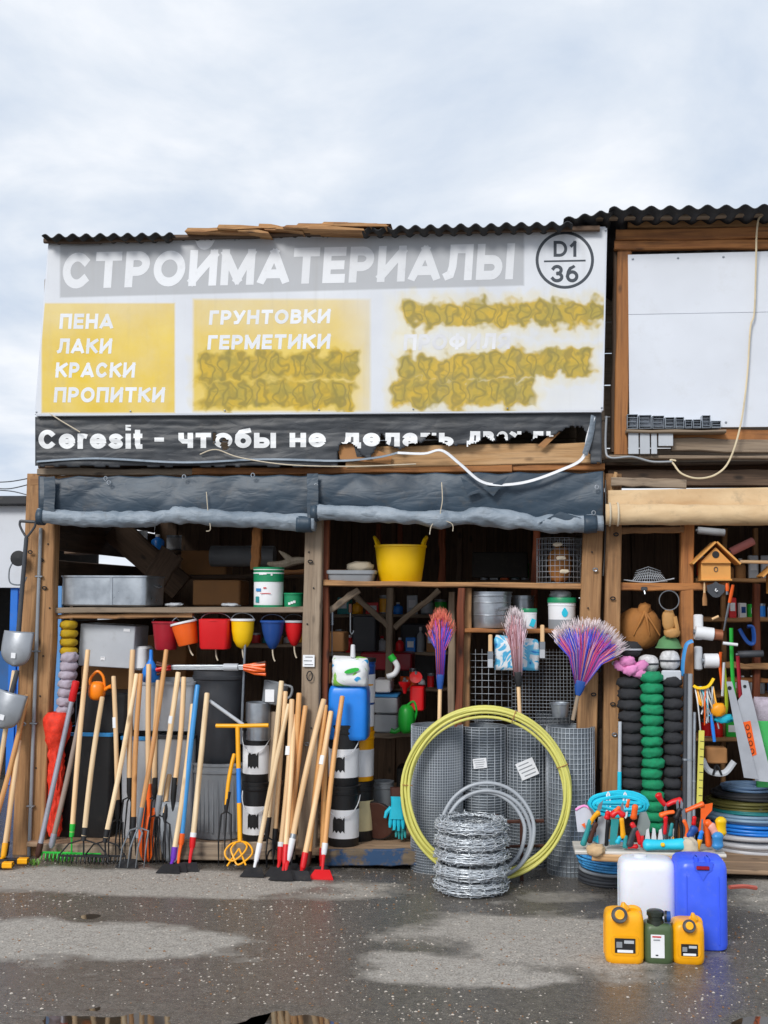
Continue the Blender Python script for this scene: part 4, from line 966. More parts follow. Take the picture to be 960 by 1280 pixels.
lm = thing('round_lamp', 'round black lamp fixed to the left side of the corner post', 'lamp', q)
MB().lathe([(.0, -.03), (.03, -.03), (.052, 0), (.05, .012), (.0, .015)], 20, M=RX(90)).build('housing', M_BLACK, lm)
MB().tube(curve_pts([Vector(v) for v in ((-.04, 0, -.03), (-.06, 0, -.08), (-.05, 0, -.16), (.03, 0, -.17), (.06, 0, -.12))], 5), .005, 6).build('bracket', M_STEEL, lm)
# yellow ended spirit levels lying on the ground at the left
for k, (x0, x1, y, lab) in enumerate(((-30, 17, 1081, 'nearer'), (10, 36, 1076, 'farther'))):
    a, b = G(x0, y, .03), G(x1, y, .03); M = along(a, b, Vector((0, 0, 1))); L = (b - a).length
    th = thing('spirit_level', f'{lab} dark bar with yellow end lying on the ground at the left edge', 'level', M)
    MB().box(0, 0, L / 2, .05, .03, L, .004).build('bar', M_BLACK, th); MB().box(0, 0, L - .035, .054, .034, .07, .006).build('end_cap', M_AMBER, th)
# weeds at the foot of the post
mb = MB(); mb2 = MB()
for cx, cy, n_, s in ((76, 1076, 45, .085), (43, 1081, 16, .045)):
    g0 = G(cx, cy)
    for i in range(n_):
        a = random.uniform(0, 6.28); d = random.uniform(0, .09) * s / .12; x, y = g0.x + d * math.cos(a) * 1.4, g0.y + d * math.sin(a) * .6
        l = random.uniform(.4, 1) * s; dx, dy = random.gauss(0, .4) * l, random.gauss(0, .4) * l
        mb.add([(x - .003, y, 0), (x + .003, y, 0), (x + dx * .5 + .005, y + dy * .5, l * .7), (x + dx, y + dy, l), (x + dx * .5 - .005, y + dy * .5, l * .7)], [(0, 1, 2, 4), (4, 2, 3)])
o = mb.build('weeds', M_GRASS, label='green weeds growing at the foot of the left post', cat='weeds', kind='stuff')
# ---------------------------------------------------------------- goods: builders
def stand(x0, x1, yt, yb, y, z=None):
    """base centre, radius and height of a round thing whose outline is sighted at depth y"""
    cx = (x0 + x1) / 2; s = SC(cx, yb, y); r = (x1 - x0) / 2 * s; yc = y + r
    b = P(cx, yb, yc); h = P(cx, yt, yc).z - b.z
    if z is not None: b.z = z
    return b, r, h
def onground(x0, x1, yt, yb, z=0.0):
    cx = (x0 + x1) / 2; g0 = G(cx, yb, z); return stand(x0, x1, yt, yb, g0.y, z)
ZL = P(220, 762, .03).z + 3.6 * .0051; ZR = P(570, 731, .03).z + 3.4 * .0051; ZS = P(650, 788.5, .05).z + 2.7 * .0051
def arc(r, z0, drop, n=14, y=-1):
    return [Vector((-r * math.cos(math.pi * i / n), y * .35 * r * math.sin(math.pi * i / n) + y * r * .8 * math.sin(math.pi * i / n), z0 - drop * math.sin(math.pi * i / n))) for i in range(n + 1)]
def pail(label, b, r, h, m, bands=(), lid=None, handle=None, taper=.9, group=None, name='bucket', cat='bucket', picture=None, rot=None, lidh=.02):
    M = T(b) @ (rot or Matrix.Identity(4))
    th = thing(name, label, cat, M, group); R_ = lambda f: r * (taper + (1 - taper) * f)
    pr = [(R_(0) * .97, 0), (R_(0), .006), (R_(.3), h * .3), (R_(.6), h * .6), (R_(.86), h * .86), (r * 1.03, h * .87), (r * 1.035, h * .9), (r, h * .905), (r, h * .96), (r * 1.04, h * .965), (r * 1.04, h)]
    if lid is None: pr += [(r * .96, h), (R_(.5) * .95, h * .45), (R_(0) * .9, .02), (0, .018)]
    MB().lathe(pr, 28).build('body', m, th)
    for i, (z0, z1, bm_) in enumerate(bands):
        MB().lathe([(R_(z0) + .0015, h * z0), (R_(z1) + .0015, h * z1)], 28, cap=False).build('label_band', bm_, th)
        if picture:
            zc = h * (z0 + z1) / 2; hh = h * (z1 - z0) * .3; v = []
            for k in range(7):
                a = R(picture - 22 + 44 * k / 6); rr_ = R_((z0 + z1) / 2) + .004
                v += [(rr_ * math.sin(a), -rr_ * math.cos(a), zc - hh * (.7 if k % 2 else 1)), (rr_ * math.sin(a), -rr_ * math.cos(a), zc + hh * (.5 + .5 * math.sin(k * 1.3) ** 2))]
            MB().add(v, [(2 * k, 2 * k + 2, 2 * k + 3, 2 * k + 1) for k in range(6)]).build('printed_picture', M_BLACK, th)
    if lid: MB().lathe([(r * 1.0, h - .004), (r * 1.06, h - .003), (r * 1.06, h + lidh * .7), (r * 1.02, h + lidh), (r * .92, h + lidh), (r * .9, h + lidh * .6), (0, h + lidh * .6)], 28).build('lid', lid, th)
    if handle: MB().tube(arc(r * 1.05, h * .84, h * .34), .0035, 6).build('handle', handle, th)
    return th
def crate(name, label, cat, x0, x1, yt, yb, y, d, m, z=None, b=.008, rz=0, tilt=0, group=None, lid=None, open_=False):
    cx = (x0 + x1) / 2; s = SC(cx, yb, y); w = (x1 - x0) * s; q = P(cx, yb, y); h = P(cx, yt, y).z - q.z
    if z is not None: q.z = z
    M = T(q.x, q.y + d / 2, q.z) @ RZ(rz) @ RY(tilt)
    th = thing(name, label, cat, M, group)
    if open_:
        mb = MB(); wl = .006
        o_ = [rr(w / 2 * f, d / 2 * f, .03, h * g) for f, g in ((.9, 0), (.97, .5), (1, 1))] + [rr(w / 2 - wl, d / 2 - wl, .028, h), rr(w / 2 * .9 - wl, d / 2 * .9 - wl, .025, .01)]
        mb.loft(o_).build('body', m, th)
        MB().loft([rr(w / 2 + .008, d / 2 + .008, .035, h - .022), rr(w / 2 + .01, d / 2 + .01, .035, h - .002), rr(w / 2 + .004, d / 2 + .004, .033, h + .002), rr(w / 2 - .004, d / 2 - .004, .03, h + .002), rr(w / 2 - .004, d / 2 - .004, .03, h - .022)], closed=True).build('rim', lid or m, th)
    else:
        mb = MB(); r = b * 2.5
        mb.loft([rr(w / 2 - b, d / 2 - b, r, 0), rr(w / 2, d / 2, r, b), rr(w / 2, d / 2, r, h - b), rr(w / 2 - b, d / 2 - b, r, h)]).build('body', m, th)
        if lid: MB().box(0, 0, h + .01, w * 1.02, d * 1.02, .022, .006).build('lid', lid, th)
    return th, w, h
def label_on(th, m, cx, cz, w, h, y, lines=0, rot=0, col_=None):
    o = MB().box(0, 0, 0, w, .0016, h, .0004).build('paper_label', m, th, T(cx, y, cz) @ RY(rot))
    for i in range(lines): MB().box(random.uniform(-.1, .05) * w, -.0015, h * (.32 - .64 * i / max(1, lines - 1)), w * random.uniform(.55, .8), .001, h * .06, .0002).build('print_line', col_ or M_DGREY, o)
    return o
def coil(name, label, cat, c0, R_, r, turns, layers, m, group=None, jit=.006, sq=1.0, M=None, hgt=None):
    """hose or wire wound flat: layers of turns"""
    th = M or T(c0); mb = MB(); nseg = 44
    for l in range(layers):
        for q in range(turns):
            rad = R_ - q * r * 1.9; ph = random.uniform(0, 6.3); ox, oy = random.gauss(0, jit), random.gauss(0, jit); z = r + l * r * 1.8 * (hgt or 1) + random.uniform(-.3, .3) * r
            mb.tube([((rad + jit * .7 * nz(k * .2 + ph, l, q)) * math.cos(2 * math.pi * k / nseg) + ox, sq * (rad) * math.sin(2 * math.pi * k / nseg) + oy, z + .5 * r * math.sin(2 * math.pi * k / nseg + ph)) for k in range(nseg)], r, 7, True)
    return mb.build(name, m, None, th, label=label, cat=cat, group=group, sharp=180)
def blobby(name, m, sx, sy, sz, seed=0, amp=.12, parent=None, M=None, nu=18, nv=10, fr=1.0, **k):
    mb = MB(); prof = []
    for i in range(nv + 1):
        a = -math.pi / 2 + math.pi * i / nv; prof.append((max(1e-5, math.cos(a) ** .7 if math.cos(a) > 0 else 0), math.copysign(abs(math.sin(a)) ** .8, math.sin(a))))
    mb.lathe(prof, nu)
    mb.v = [tuple(Vector((x * sx, y * sy, z * sz)) * (1 + amp * nz(x * 2 * fr + seed, y * 2 * fr, z * 2 * fr) + amp * .5 * nz(x * 5 * fr, y * 5 * fr + seed, z * 5 * fr))) for x, y, z in mb.v]
    return mb.build(name, m, parent, M, sharp=180, **k)

# ---------------------------------------------------------------- left bay
b, r, h = stand(92, 203, 722, 759, .06, ZL)
w = r; tr = thing('tin_trough', 'galvanised rectangular trough standing on the left shelf', 'trough', T(b.x, .06 + .2, ZL) @ RZ(-4))
MB().loft([rr(w * .97, .17, .035, 0), rr(w, .18, .04, .01), rr(w, .18, .04, h - .012), rr(w + .008, .188, .045, h - .01), rr(w + .008, .188, .045, h), rr(w - .004, .176, .04, h), rr(w - .01, .17, .035, .02)]).build('body', M_ZINC, tr)
MB().box(w * .2, -.183, h * .5, .02, .004, h * .92, .001).build('seam', M_ZINC, tr)
for s in (-1, 1): MB().tube(curve_pts([Vector((s * (w + .005), -.05, h * .7)), Vector((s * (w + .03), -.03, h * .62)), Vector((s * (w + .03), .03, h * .62)), Vector((s * (w + .005), .05, h * .7))], 4), .005, 6).build('handle', M_STEEL, tr)
b, r, h = stand(317, 354, 712, 760, .06, ZL)
th = pail('tall paint bucket with green lid and white printed body on the left shelf', b, r, h, M_PAPER, [(.0, .06, M_PGREEN)], lid=M_PGREEN, taper=.98, lidh=.01)
MB().lathe([(r * 1.02, h * .66), (r * 1.02, h)], 28, cap=False).build('green_collar', M_PGREEN, th)
for a, z, ww, hh, m in ((-18, .86, .03, .012, M_PAPER), (-5, .86, .03, .008, M_PAPER), (22, .84, .012, .012, M_PAPER), (-30, .45, .04, .02, M_BTUBE), (-35, .2, .03, .04, M_TEAL), (0, .36, .07, .004, M_RED), (-3, .5, .02, .008, M_RED)):
    MB().box(0, -r * 1.03, z * h, ww, .003, hh, .0005).build('print', m, th, RZ(a))
b, r, h = stand(355, 379, 743, 760, .1, ZL)
th = pail('small green paint tub beside the tall bucket on the left shelf', b, r, h, M_PGREEN, lid=M_PGREEN, taper=.97, lidh=.006)
for a in (-15, 0, 14): MB().box(0, -r * 1.03, h * .35 + a * .0004, .016, .003, .016, .0005).build('print', M_PAPER, th, RZ(a))
# buckets and ladles hanging below the shelf
def hangb(label, x0, x1, yt, yb, m, prof, tilt=0, y=.0, loop=True, inner=None, sq=False):
    cx = (x0 + x1) / 2; s = SC(cx, yt, y); r = (x1 - x0) / 2 * s; top = P(cx, yt, y + r); h = top.z - P(cx, yb, y + r).z
    th = thing('hanging_bucket', label, 'bucket', T(top.x, top.y, top.z - h) @ RY(tilt), 'buckets hung under the left shelf')
    p = [(r * a, h * z) for a, z in prof]
    if sq: MB().loft([rr(a, a * .8, a * .25, z) for a, z in p] + [rr(r * .94, r * .75, r * .22, h), rr(p[0][0] * .9, p[0][0] * .7, r * .2, h * .08)]).build('body', m, th)
    else: MB().lathe(p + [(r * .95, h), (p[0][0] * .85 + .002, h * .12), (0, h * .1)], 24).build('body', m, th)
    MB().lathe([(r * 1.0, h - .012), (r * 1.06, h - .01), (r * 1.06, h), (r, h + .003)], 24, 1, .8 if sq else 1).build('rim', inner or m, th)
    if loop: MB().tube(curve_pts([Vector((0, 0, .01)), Vector((.004, -.005, -.03)), Vector((.012, -.01, -.06)), Vector((.02, -.01, -.075))], 3), .005, 6).build('tassel', M_ROPE, th)
    MB().tube(arc(r, h * .96, -.05, y=-.2), .003, 5).build('wire_handle', M_STEEL, th)
cone = [(.02, 0), (.3, .06), (.62, .3), (.85, .62), (1, 1)]; rnd = [(.1, 0), (.5, .08), (.78, .28), (.93, .6), (1, 1)]; tub = [(.72, 0), (.78, .05), (.9, .55), (1, 1)]
hangb('crimson tapered bucket, leftmost under the left shelf', 191, 225, 777, 812, M_DRED, tub, 0, .05, False)
hangb('tilted orange bucket with white rim hanging under the left shelf', 220, 252, 777, 806, M_ORANGE, tub, -13, .0, True, M_WHITE)
hangb('square red bucket hanging in the middle under the left shelf', 251, 289, 774, 811, M_RED, [(.85, 0), (.92, .06), (1, 1)], 0, -.02, True, None, True)
hangb('yellow round bottomed ladle bucket with white rim', 289, 318, 774, 811, M_YEL, rnd, 0, .0, True, M_WHITE)
hangb('dark blue cone bucket hanging under the left shelf', 326, 356, 776, 812, M_NAVY, cone, 0, .03)
hangb('red cone bucket hanging next to the grey post', 355, 381, 776, 808, M_RED, cone, 0, .08, True, M_LGREY)
# white cabinet and things below the left shelf
th, w, h = crate('white_cabinet', 'pale grey metal cabinet tilted under the left shelf', 'cabinet', 97, 166, 781, 834, .16, .3, M_LGREY, tilt=2.5, b=.004)
label_on(th, M_PAPER, -.02, h * .2, .03, .025, -.153, 2); label_on(th, M_PAPER, w * .35, h * .9, .045, .02, -.153)
th, w, h = crate('white_box', 'small rounded white box right of the tilted cabinet', 'box', 164, 182, 808, 838, .2, .2, M_WHITE, b=.015)
crate('cardboard_box', 'brown cardboard box behind the tilted cabinet', 'box', 100, 180, 833, 868, .45, .3, M_CARD)
crate('cardboard_box', 'brown cardboard box behind the crimson bucket', 'box', 176, 232, 795, 860, .7, .3, M_CARD)
def stackcol(name, label, cat, pts, rx, ry, rz, m, part, y, group=None, amp=.1, seeds=None, base=None):
    q = [P(x, y_, y) for x, y_ in pts]; o = q[-1] - Vector((0, 0, rz)); th = thing(name, label, cat, o, group); me = None
    for i, p_ in enumerate(q):
        if me is None or i < 6:
            ob = blobby(part, m, rx, ry, rz, seed=i * 3.7, amp=amp, parent=th, M=T(p_ - o) @ RZ(random.uniform(-25, 25)), nu=22, nv=12); me = ob.data
        else:
            ob = bpy.data.objects.new(part, me); col.objects.link(ob); ob.parent = th; ob.matrix_local = T(p_ - o + Vector((random.gauss(0, .004), 0, 0))) @ RZ(random.uniform(0, 360)) @ RX(random.uniform(-9, 9))
    return th
M_MUST = mat('mustard_twine', 'b8960f', .8, scale=30, bump=.3, var=.2); M_LILAC = mat('lilac_netting', 'b0a6b4', .75, scale=30, bump=.4, var=.2)
stackcol('twine_stack', 'stack of mustard yellow twine skeins in the left corner', 'twine', [(86, 781 + 11 * i) for i in range(4)], .058, .058, .031, M_MUST, 'skein', .1)
stackcol('netting_sleeve', 'lilac grey netting sleeve bunched below the yellow skeins', 'netting', [(87 - i * 1.0, 822 + 11 * i) for i in range(7)], .058, .058, .036, M_LILAC, 'bunch', .05, amp=.2)
q = P(68, 1045, .02); q2 = P(72, 890, .02)
th = thing('net_roll', 'bright red plastic net roll standing in the left corner', 'net roll', q)
mb = MB(); H = q2.z - q.z
NP = [(0, .03), (.03, .042), (.4, .046), (.7, .052), (.78, .075), (.88, .09), (.96, .085), (1, .06)]
def nprof(f):
    for (a_, ra), (b_, rb_) in zip(NP, NP[1:]):
        if a_ <= f <= b_: return ra + (rb_ - ra) * (f - a_) / (b_ - a_)
    return .05
mb.lathe([(nprof(i / 40), H * i / 40) for i in range(41)], 36, fn=lambda p_, a: tuple(Vector((p_[0], p_[1], p_[2])) * 1.0 + Vector((math.cos(a), math.sin(a), 0)) * (.012 * nz(math.cos(a) * 3, math.sin(a) * 3, p_[2] * 26) + .008 * nz(math.cos(a) * 8, math.sin(a) * 8, p_[2] * 14))))
mb.build('net', mat('red_net', 'f03a20', .6, scale=40, bump=.5, var=.2, dirt=.1), th)
wc = thing('watering_can', 'orange watering can with looped handle hanging among the left tools', 'watering can', P(121, 875, -.0))
s = .0051
blobby('body', M_ORANGE if False else mat('bright_orange', 'ff8a10', .35, dirt=.06), .056, .056, .062, amp=.02, parent=wc, M=T(0, 0, .06))
MB().tube(curve_pts([Vector((-.045, 0, .09)), Vector((-.045, 0, .14)), Vector((0, 0, .185)), Vector((.04, 0, .15)), Vector((.05, 0, .08))], 5), .009, 8).build('handle', MATS['bright_orange'], wc)
MB().tube([(.04, 0, .06), (.08, -.01, .085), (.10, -.01, .09)], [.014, .011, .016], 10).build('spout', MATS['bright_orange'], wc)
b, r, h = stand(177, 199, 824, 854, -.02)
fb = thing('rubber_bulb', 'blue funnel shaped bulb hanging among the left handles', 'funnel', b)
MB().lathe([(.001, 0), (r * .8, .008), (r, h * .3), (r * .85, h * .62), (r * .35, h * .9), (r * .22, h), (r * .18, h + .06), (r * .1, h + .062)], 20).build('bulb', M_BLUE, fb)
# tubs and bins on the floor
crate('plastic_tub', 'big black tub with blue rim on the floor behind the left tools', 'tub', 63, 138, 920, 1052, .08, .5, M_BLACK, z=FZ, open_=True, lid=M_BTUBE)
crate('plastic_tub', 'light grey bin with blue rim behind the middle of the left tools', 'tub', 148, 190, 924, 1052, .1, .5, M_LGREY, z=FZ, open_=True, lid=M_BTUBE)
crate('plastic_tub', 'light grey bin beside the round grey dustbin', 'tub', 193, 238, 922, 1052, .12, .45, M_LGREY, z=FZ, open_=True, lid=M_DGREY)
crate('plastic_tub', 'white tub stacked on the light grey bins', 'tub', 160, 240, 852, 914, .14, .4, M_LGREY, open_=True, b=.02)
crate('black_case', 'black plastic case with pale emblem behind the orange watering can', 'case', 92, 158, 866, 918, .12, .4, M_BLACK, b=.012)
b, r, h = stand(236, 312, 962, 1056, .1, FZ)
th = pail('ribbed grey round dustbin on the floor beside the auger', b, r, h, M_GREYP, taper=.88, name='dustbin', cat='dustbin')
for i in range(14):
    a = R(200 + i * 10); MB().box(0, 0, h * .45, .012, .006, h * .7, .002).build('rib', M_GREYP, th, T(r * .955 * math.cos(a), r * .955 * math.sin(a), 0) @ RZ(math.degrees(a) + 90))
b2, r2, h2 = stand(240, 306, 838, 960, .12, b.z + h - .02)
pail('dark charcoal bin stacked on the grey dustbin', b2, r2, h2, M_DGREY, taper=.86, name='dustbin', cat='dustbin')
th = thing('pry_bar', 'dark steel rod leaning across the charcoal bin', 'rod', P(301, 930, .02)); q = P(307, 790, .05) - P(301, 930, .02)
MB().tube([(0, 0, 0), q], .008, 8).build('rod', M_STEEL, th)
q0, q1 = P(262, 876, -.03), P(304, 906, -.03); th = thing('grey_tube', 'pale grey tube lying across the charcoal bin', 'tube', q1); MB().tube([q0 - q1, (0, 0, 0)], .012, 10).build('tube', M_LGREY, th)
b, r, h = stand(307, 338, 878, 925, .04)
bz = P(322, 925, .1).z
th = thing('pipe_section', 'silver pipe section standing on the white labelled buckets', 'pipe', (b.x, b.y, bz)); MB().lathe([(r * .95, 0), (r, .004), (r, h - .004), (r * .95, h), (r * .9, h), (r * .88, .01)], 26).build('pipe', M_ZINC, th)
def bw_stack(x0, x1, ytop, y, labs, pic):
    z = FZ
    for i, lab in enumerate(labs):
        yb = 1056 - i * 66; b, r, h = stand(x0, x1, yb - 74, yb, y, FZ)
        b.z = z; pail(lab, b, r, h, M_BLACK, [(.14, .62, M_PAPER)], lid=M_BLACK, handle=M_WHITE, taper=.97, group='stacked white labelled buckets', picture=pic, lidh=.008); z += h + .006
bw_stack(303, 338, 925, .06, ('black bucket with white label under the silver pipe, on the floor', 'black bucket with white label under the silver pipe, upper one'), -4)
bw_stack(409, 449, 925, .02, ('black bucket with white label on the floor below the blue canister', 'black bucket with white label directly under the blue canister'), -10)
jug = thing('grey_jug', 'grey plastic jug lying beside the grey post', 'jug', P(340, 880, .15) )
MB().lathe([(.05, 0), (.07, .01), (.08, .12), (.084, .14), (.07, .14), (.06, .02), (0, .02)], 22, M=RY(12)).build('body', M_GREYP, jug); MB().box(0, -.078, .06, .06, .003, .08, .001).build('paper_label', M_PAPER, jug)
MB().tube(curve_pts([Vector((.07, 0, .12)), Vector((.13, 0, .11)), Vector((.12, 0, .05)), Vector((.07, 0, .03))], 4), .009, 8).build('handle', M_GREYP, jug)
# bundle of orange-tipped rods lying on the bins
q0, q1 = P(196, 834, .0), P(332, 834, -.02); M = along(q0, q1, Vector((0, 1, 0))); L = (q1 - q0).length
rb = thing('handle_bundle', 'bundle of rods with orange and red striped grips laid across the bins', 'tool bundle', M)
for i in range(9):
    a = i * 2.4; ox, oy = .006 * math.sqrt(i) * math.cos(a), .006 * math.sqrt(i) * math.sin(a); e1 = .03 * (i - 4) / 4
    MB().tube([(ox, oy, .08), (ox, oy, L * .8)], .004, 6).build('rod', M_STEEL, rb)
    MB().tube([(ox, oy, L * .8), (ox * 1.4 + e1 * .6, oy * 1.4, L * .9), (ox + e1, oy, L)], [.007, .010, .011], 8).build('grip', M_ORANGE if i % 3 else M_BROWN, rb)
    MB().tube([(ox + e1, oy, -.0), (ox, oy, .1)], [.011, .008], 8).build('rear_grip', M_RED if i % 2 else M_BROWN, rb)
MB().tube([(0, 0, L * .62), (0, 0, L * .75)], .024, 12).build('wrapper', M_LGREY, rb)
# dim things at the back of the left bay
crate('cardboard_box', 'cardboard box on the dim rear shelf of the left bay', 'box', 225, 282, 688, 719, 1.55, .25, M_CARD)
crate('cardboard_box', 'flat dim box under the rear shelf', 'box', 240, 300, 725, 757, 1.0, .3, M_CARD)
q = P(262, 700, 1.4); MB().tube([(0, 0, 0), (.5, 0, 0)], .08, 16).build('fabric_roll', M_GREYP, None, T(q.x, 1.45, P(262, 716, 1.4).z + .13), label='grey fabric roll lying on the dim rear shelf', cat='roll')
for k, (x, y_, lab) in enumerate(((218, 748, 'white rag crumpled on the left shelf behind the trough'), (288, 754, 'pale paper scrap on the left shelf near the green bucket'))):
    blobby('rag', M_LGREY, .06, .03, .012, seed=k * 5, amp=.4, M=T(P(x, y_, .25).x, .25, ZL + .012), label=lab, cat='rag')
q = P(356, 694, .4); antl = thing('driftwood', 'pale forked piece of driftwood lying on the upper ledge', 'driftwood', (q.x, .55, P(400, 711, .5).z + .015))
mb = MB(); mb.tube(curve_pts([Vector((-.15, 0, .02)), Vector((-.05, 0, .015)), Vector((.05, 0, .04)), Vector((.14, 0, .045))], 5), [.012 + .018 * math.sin(i * .2) for i in range(16)], 8); mb.tube([(.03, 0, .03), (-.03, 0, .08), (-.07, -.01, .11)], [.028, .018, .004], 8); mb.build('branch', wood('driftwood_grain', 'c8bba8', 'ab9c88', stain=.05), antl)
# price tag and hook on the grey post
th = thing('price_tag', 'small white price tag pinned to the grey middle post', 'tag', P(386, 826, -.02)); label_on(th, M_PAPER, 0, 0, .075, .075, -.005, 3)
MB().tube([(.018 * math.cos(a * .5), 0, .03 * math.sin(a * .5)) for a in range(13)], .004, 6, True).build('wire_ring', M_IRON, None, T(P(387, 845, -.03)), label='small dark wire ring hanging on the grey middle post', cat='ring')

# ---------------------------------------------------------------- middle bay
def jerry(name, label, x0, x1, yt, yb, m, depth, z=0.0, y=None, corner=.035, shoulder=.1, group=None, dent=True):
    cx = (x0 + x1) / 2; g0 = G(cx, yb, z) if y is None else P(cx, yb, y); s = SC(cx, yb, g0.y); w = (x1 - x0) * s / 2; d = depth / 2
    q = P(cx, yt, g0.y); h = q.z - (z if y is None else g0.z)
    th = thing(name, label, 'canister', T(g0.x, g0.y + d, z if y is None else g0.z), group)
    k = min(corner, w * .4); rs = []
    for zz, i in ((0, .35), (.008, .12), (.03, 0), (h * .5, .0), (h - shoulder, 0), (h - shoulder * .45, .12), (h - shoulder * .15, .35), (h, .8)):
        rs.append(rr(w - i * k, d - i * k, k * 1.1, zz, n=5))
    MB().loft(rs).build('body', m, th)
    return th, w, h, d
th, w, h, d = jerry('canister', 'blue plastic canister standing on the white labelled bucket', 409, 458, 857, 926, M_BLUE, .24, y=.03, shoulder=.06)
MB().lathe([(.024, 0), (.026, .02), (.02, .024)], 16).build('cap', M_WHITE, th, T(.05, 0, h - .004))
MB().tube(curve_pts([Vector((-.08, 0, h - .02)), Vector((-.07, 0, h + .035)), Vector((.0, 0, h + .035)), Vector((.015, 0, h - .01))], 4), .012, 8).build('handle', M_BLUE, th)
def bag(label, x0, x1, yt, yb, y, d, m, bands):
    cx = (x0 + x1) / 2; q = P(cx, yb, y); s = SC(cx, yb, y); w = (x1 - x0) * s / 2; h = P(cx, yt, y).z - q.z
    th = thing('goods_bag', label, 'bag', T(q.x, y + d / 2, q.z))
    mb = MB(); rings = []
    for i in range(9):
        f = i / 8; b_ = math.sin(math.pi * min(1, .15 + f * .85)) ** .35; rings.append([(x * (.93 + .07 * b_ + .09 * nz(x * 9, f * 4)), y_ * (b_ * .9 + .1) * (1 + .25 * nz(x * 14, f * 4, 4)), f * h * (1 + .16 * nz(x * 11, 3))) for x, y_, _ in rr(w, d / 2, d * .4, 0, n=4)])
    mb.loft(rings).build('sack', m, th, sharp=180)
    for x, z, ww, hh, mm, rt in bands: MB().poly([(math.cos(a * .524) * ww / 2, math.sin(a * .524) * hh / 2) for a in range(12)], .002).build('printed_shape', mm, th, T(x, -d / 2 - .012, z) @ RY(rt))
    return th
def film(name, cols, scale, rough=.35):
    t = NT(name); n = t.noise(scale, 2, dist=1.5); base = c(cols[0])
    for i, k in enumerate(cols[1:]): base = t.mix(t.rng(n, .36 + .1 * i, .39 + .1 * i), base, c(k))
    t.l(base, t.b.inputs['Base Color']); t.b.inputs['Roughness'].default_value = rough; t.bump(t.noise(18, 3), .4, .01); return t.m
bag('white bag with green leaf print lying on the blue canister', 413, 459, 822, 858, .0, .16, film('leaf_print_film', ('3aa0dc', 'eceef0', 'e6e9ec', '86c24a', 'f0f0ee'), 5), [(.02, .1, .1, .03, M_GREEN, -14)])
b, r, h = stand(434, 469, 826, 880, .2)
pail('blue drum with black lid behind the leaf print bag', b, r, h, M_NAVY, [(.05, .7, M_PAPER)], lid=M_BLACK, taper=.98, name='drum', cat='drum')
th = thing('paint_roller', 'white handled stick poking up behind the leaf print bag', 'roller', P(441, 835, .05)); MB().tube([(0, 0, -.05), (0, 0, .07)], .006, 8).build('rod', M_LGREY, th); MB().tube([(0, 0, .065), (0, 0, .07), (0, 0, .145), (0, 0, .15)], [.01, .017, .014, .008], 10).build('grip', M_WHITE, th)
z = FZ
for i, (h_, m, bands, lab) in enumerate(((72, M_BLACK, [(.18, .7, mat('cream_label', 'd8cba0', .6))], 'black bucket with cream label at the foot of the yellow bucket stack'), (60, M_AMBER, [(.1, .66, M_PAPER)], 'yellow bucket with white label in the middle of its stack'), (58, M_AMBER, [(.1, .66, M_PAPER)], 'topmost yellow bucket with white label beside the blue canister'))):
    b, r, h = stand(431, 467, 1048 - h_, 1048, .2, FZ); b.z = z; pail(lab, b, r, h, m, bands, lid=m, taper=.97, lidh=.01); z += h + .012
b, r, h = stand(464, 492, 980, 1046, .42, FZ); pail('grey metal bucket on the doorway floor', b, r, h, M_GREYP, taper=.85)
th = thing('iron_disc', 'round rust brown iron cover leaning in the doorway', 'cover', T(P(470, 1046, .22).x, .26, FZ + .13) @ RX(-78) @ RY(12))
MB().lathe([(0, -.01), (.12, -.01), (.128, 0), (.12, .012), (.1, .012), (.095, .006), (0, .006)], 30).build('disc', M_BROWN, th); MB().tube([(.125 * math.cos(a * .209), .125 * math.sin(a * .209), 0) for a in range(30)], .007, 6, True).build('rim', M_BLACK, th)
def glove(label, p, m, cuffm, sc_=1.0, rot=180, group=None, M=None):
    th = thing('work_glove', label, 'glove', M or (T(p) @ RY(rot)), group)
    MB().loft([[(x * sc_, y * sc_, z * sc_) for x, y, z in rr(a, b_, b_ * .9, z_)] for a, b_, z_ in ((.04, .018, 0), (.036, .017, .06), (.045, .02, .1), (.05, .02, .15))]).build('palm', m, th)
    for i, l in enumerate((.06, .075, .07, .055)):
        x = -.038 + .025 * i; MB().tube([(x * sc_, 0, .14 * sc_), (x * 1.1 * sc_, -.004, (.145 + l * .6) * sc_), (x * 1.15 * sc_, -.012, (.15 + l) * sc_)], [.013 * sc_, .013 * sc_, .008 * sc_], 8).build('finger', m, th)
    MB().tube([(.035 * sc_, 0, .08 * sc_), (.065 * sc_, -.004, .11 * sc_), (.075 * sc_, -.01, .145 * sc_)], [.016 * sc_, .014 * sc_, .009 * sc_], 8).build('thumb', m, th)
    MB().loft([[(x * sc_, y * sc_, z * sc_) for x, y, z in rr(a, b_, b_ * .9, z_)] for a, b_, z_ in ((.043, .02, -.05), (.041, .019, .005))]).build('cuff', cuffm, th)
glove('bright cyan rubber glove hanging in the doorway, brown cuff', P(496, 994, .2), M_CYAN, M_BROWN)
glove('teal rubber glove hanging low beside the cyan one', P(501, 1018, .22), M_TEAL, M_TEAL, .7)
crate('white_box', 'white and blue storage box on the doorway shelf, upper', 'box', 467, 497, 872, 892, .8, .28, M_LGREY, lid=M_BTUBE)
crate('white_box', 'white storage box on the doorway shelf, lower of two', 'box', 467, 497, 894, 916, .8, .28, M_LGREY)
crate('white_box', 'white box with orange stripe above the storage boxes', 'box', 467, 488, 850, 866, .8, .28, M_WHITE)
crate('toolbox', 'red plastic case standing at the back of the doorway', 'case', 512, 530, 858, 889, .7, .2, M_RED)
crate('toolbox', 'large dim red toolbox deep inside the doorway', 'case', 450, 515, 816, 838, 1.3, .3, M_DRED)
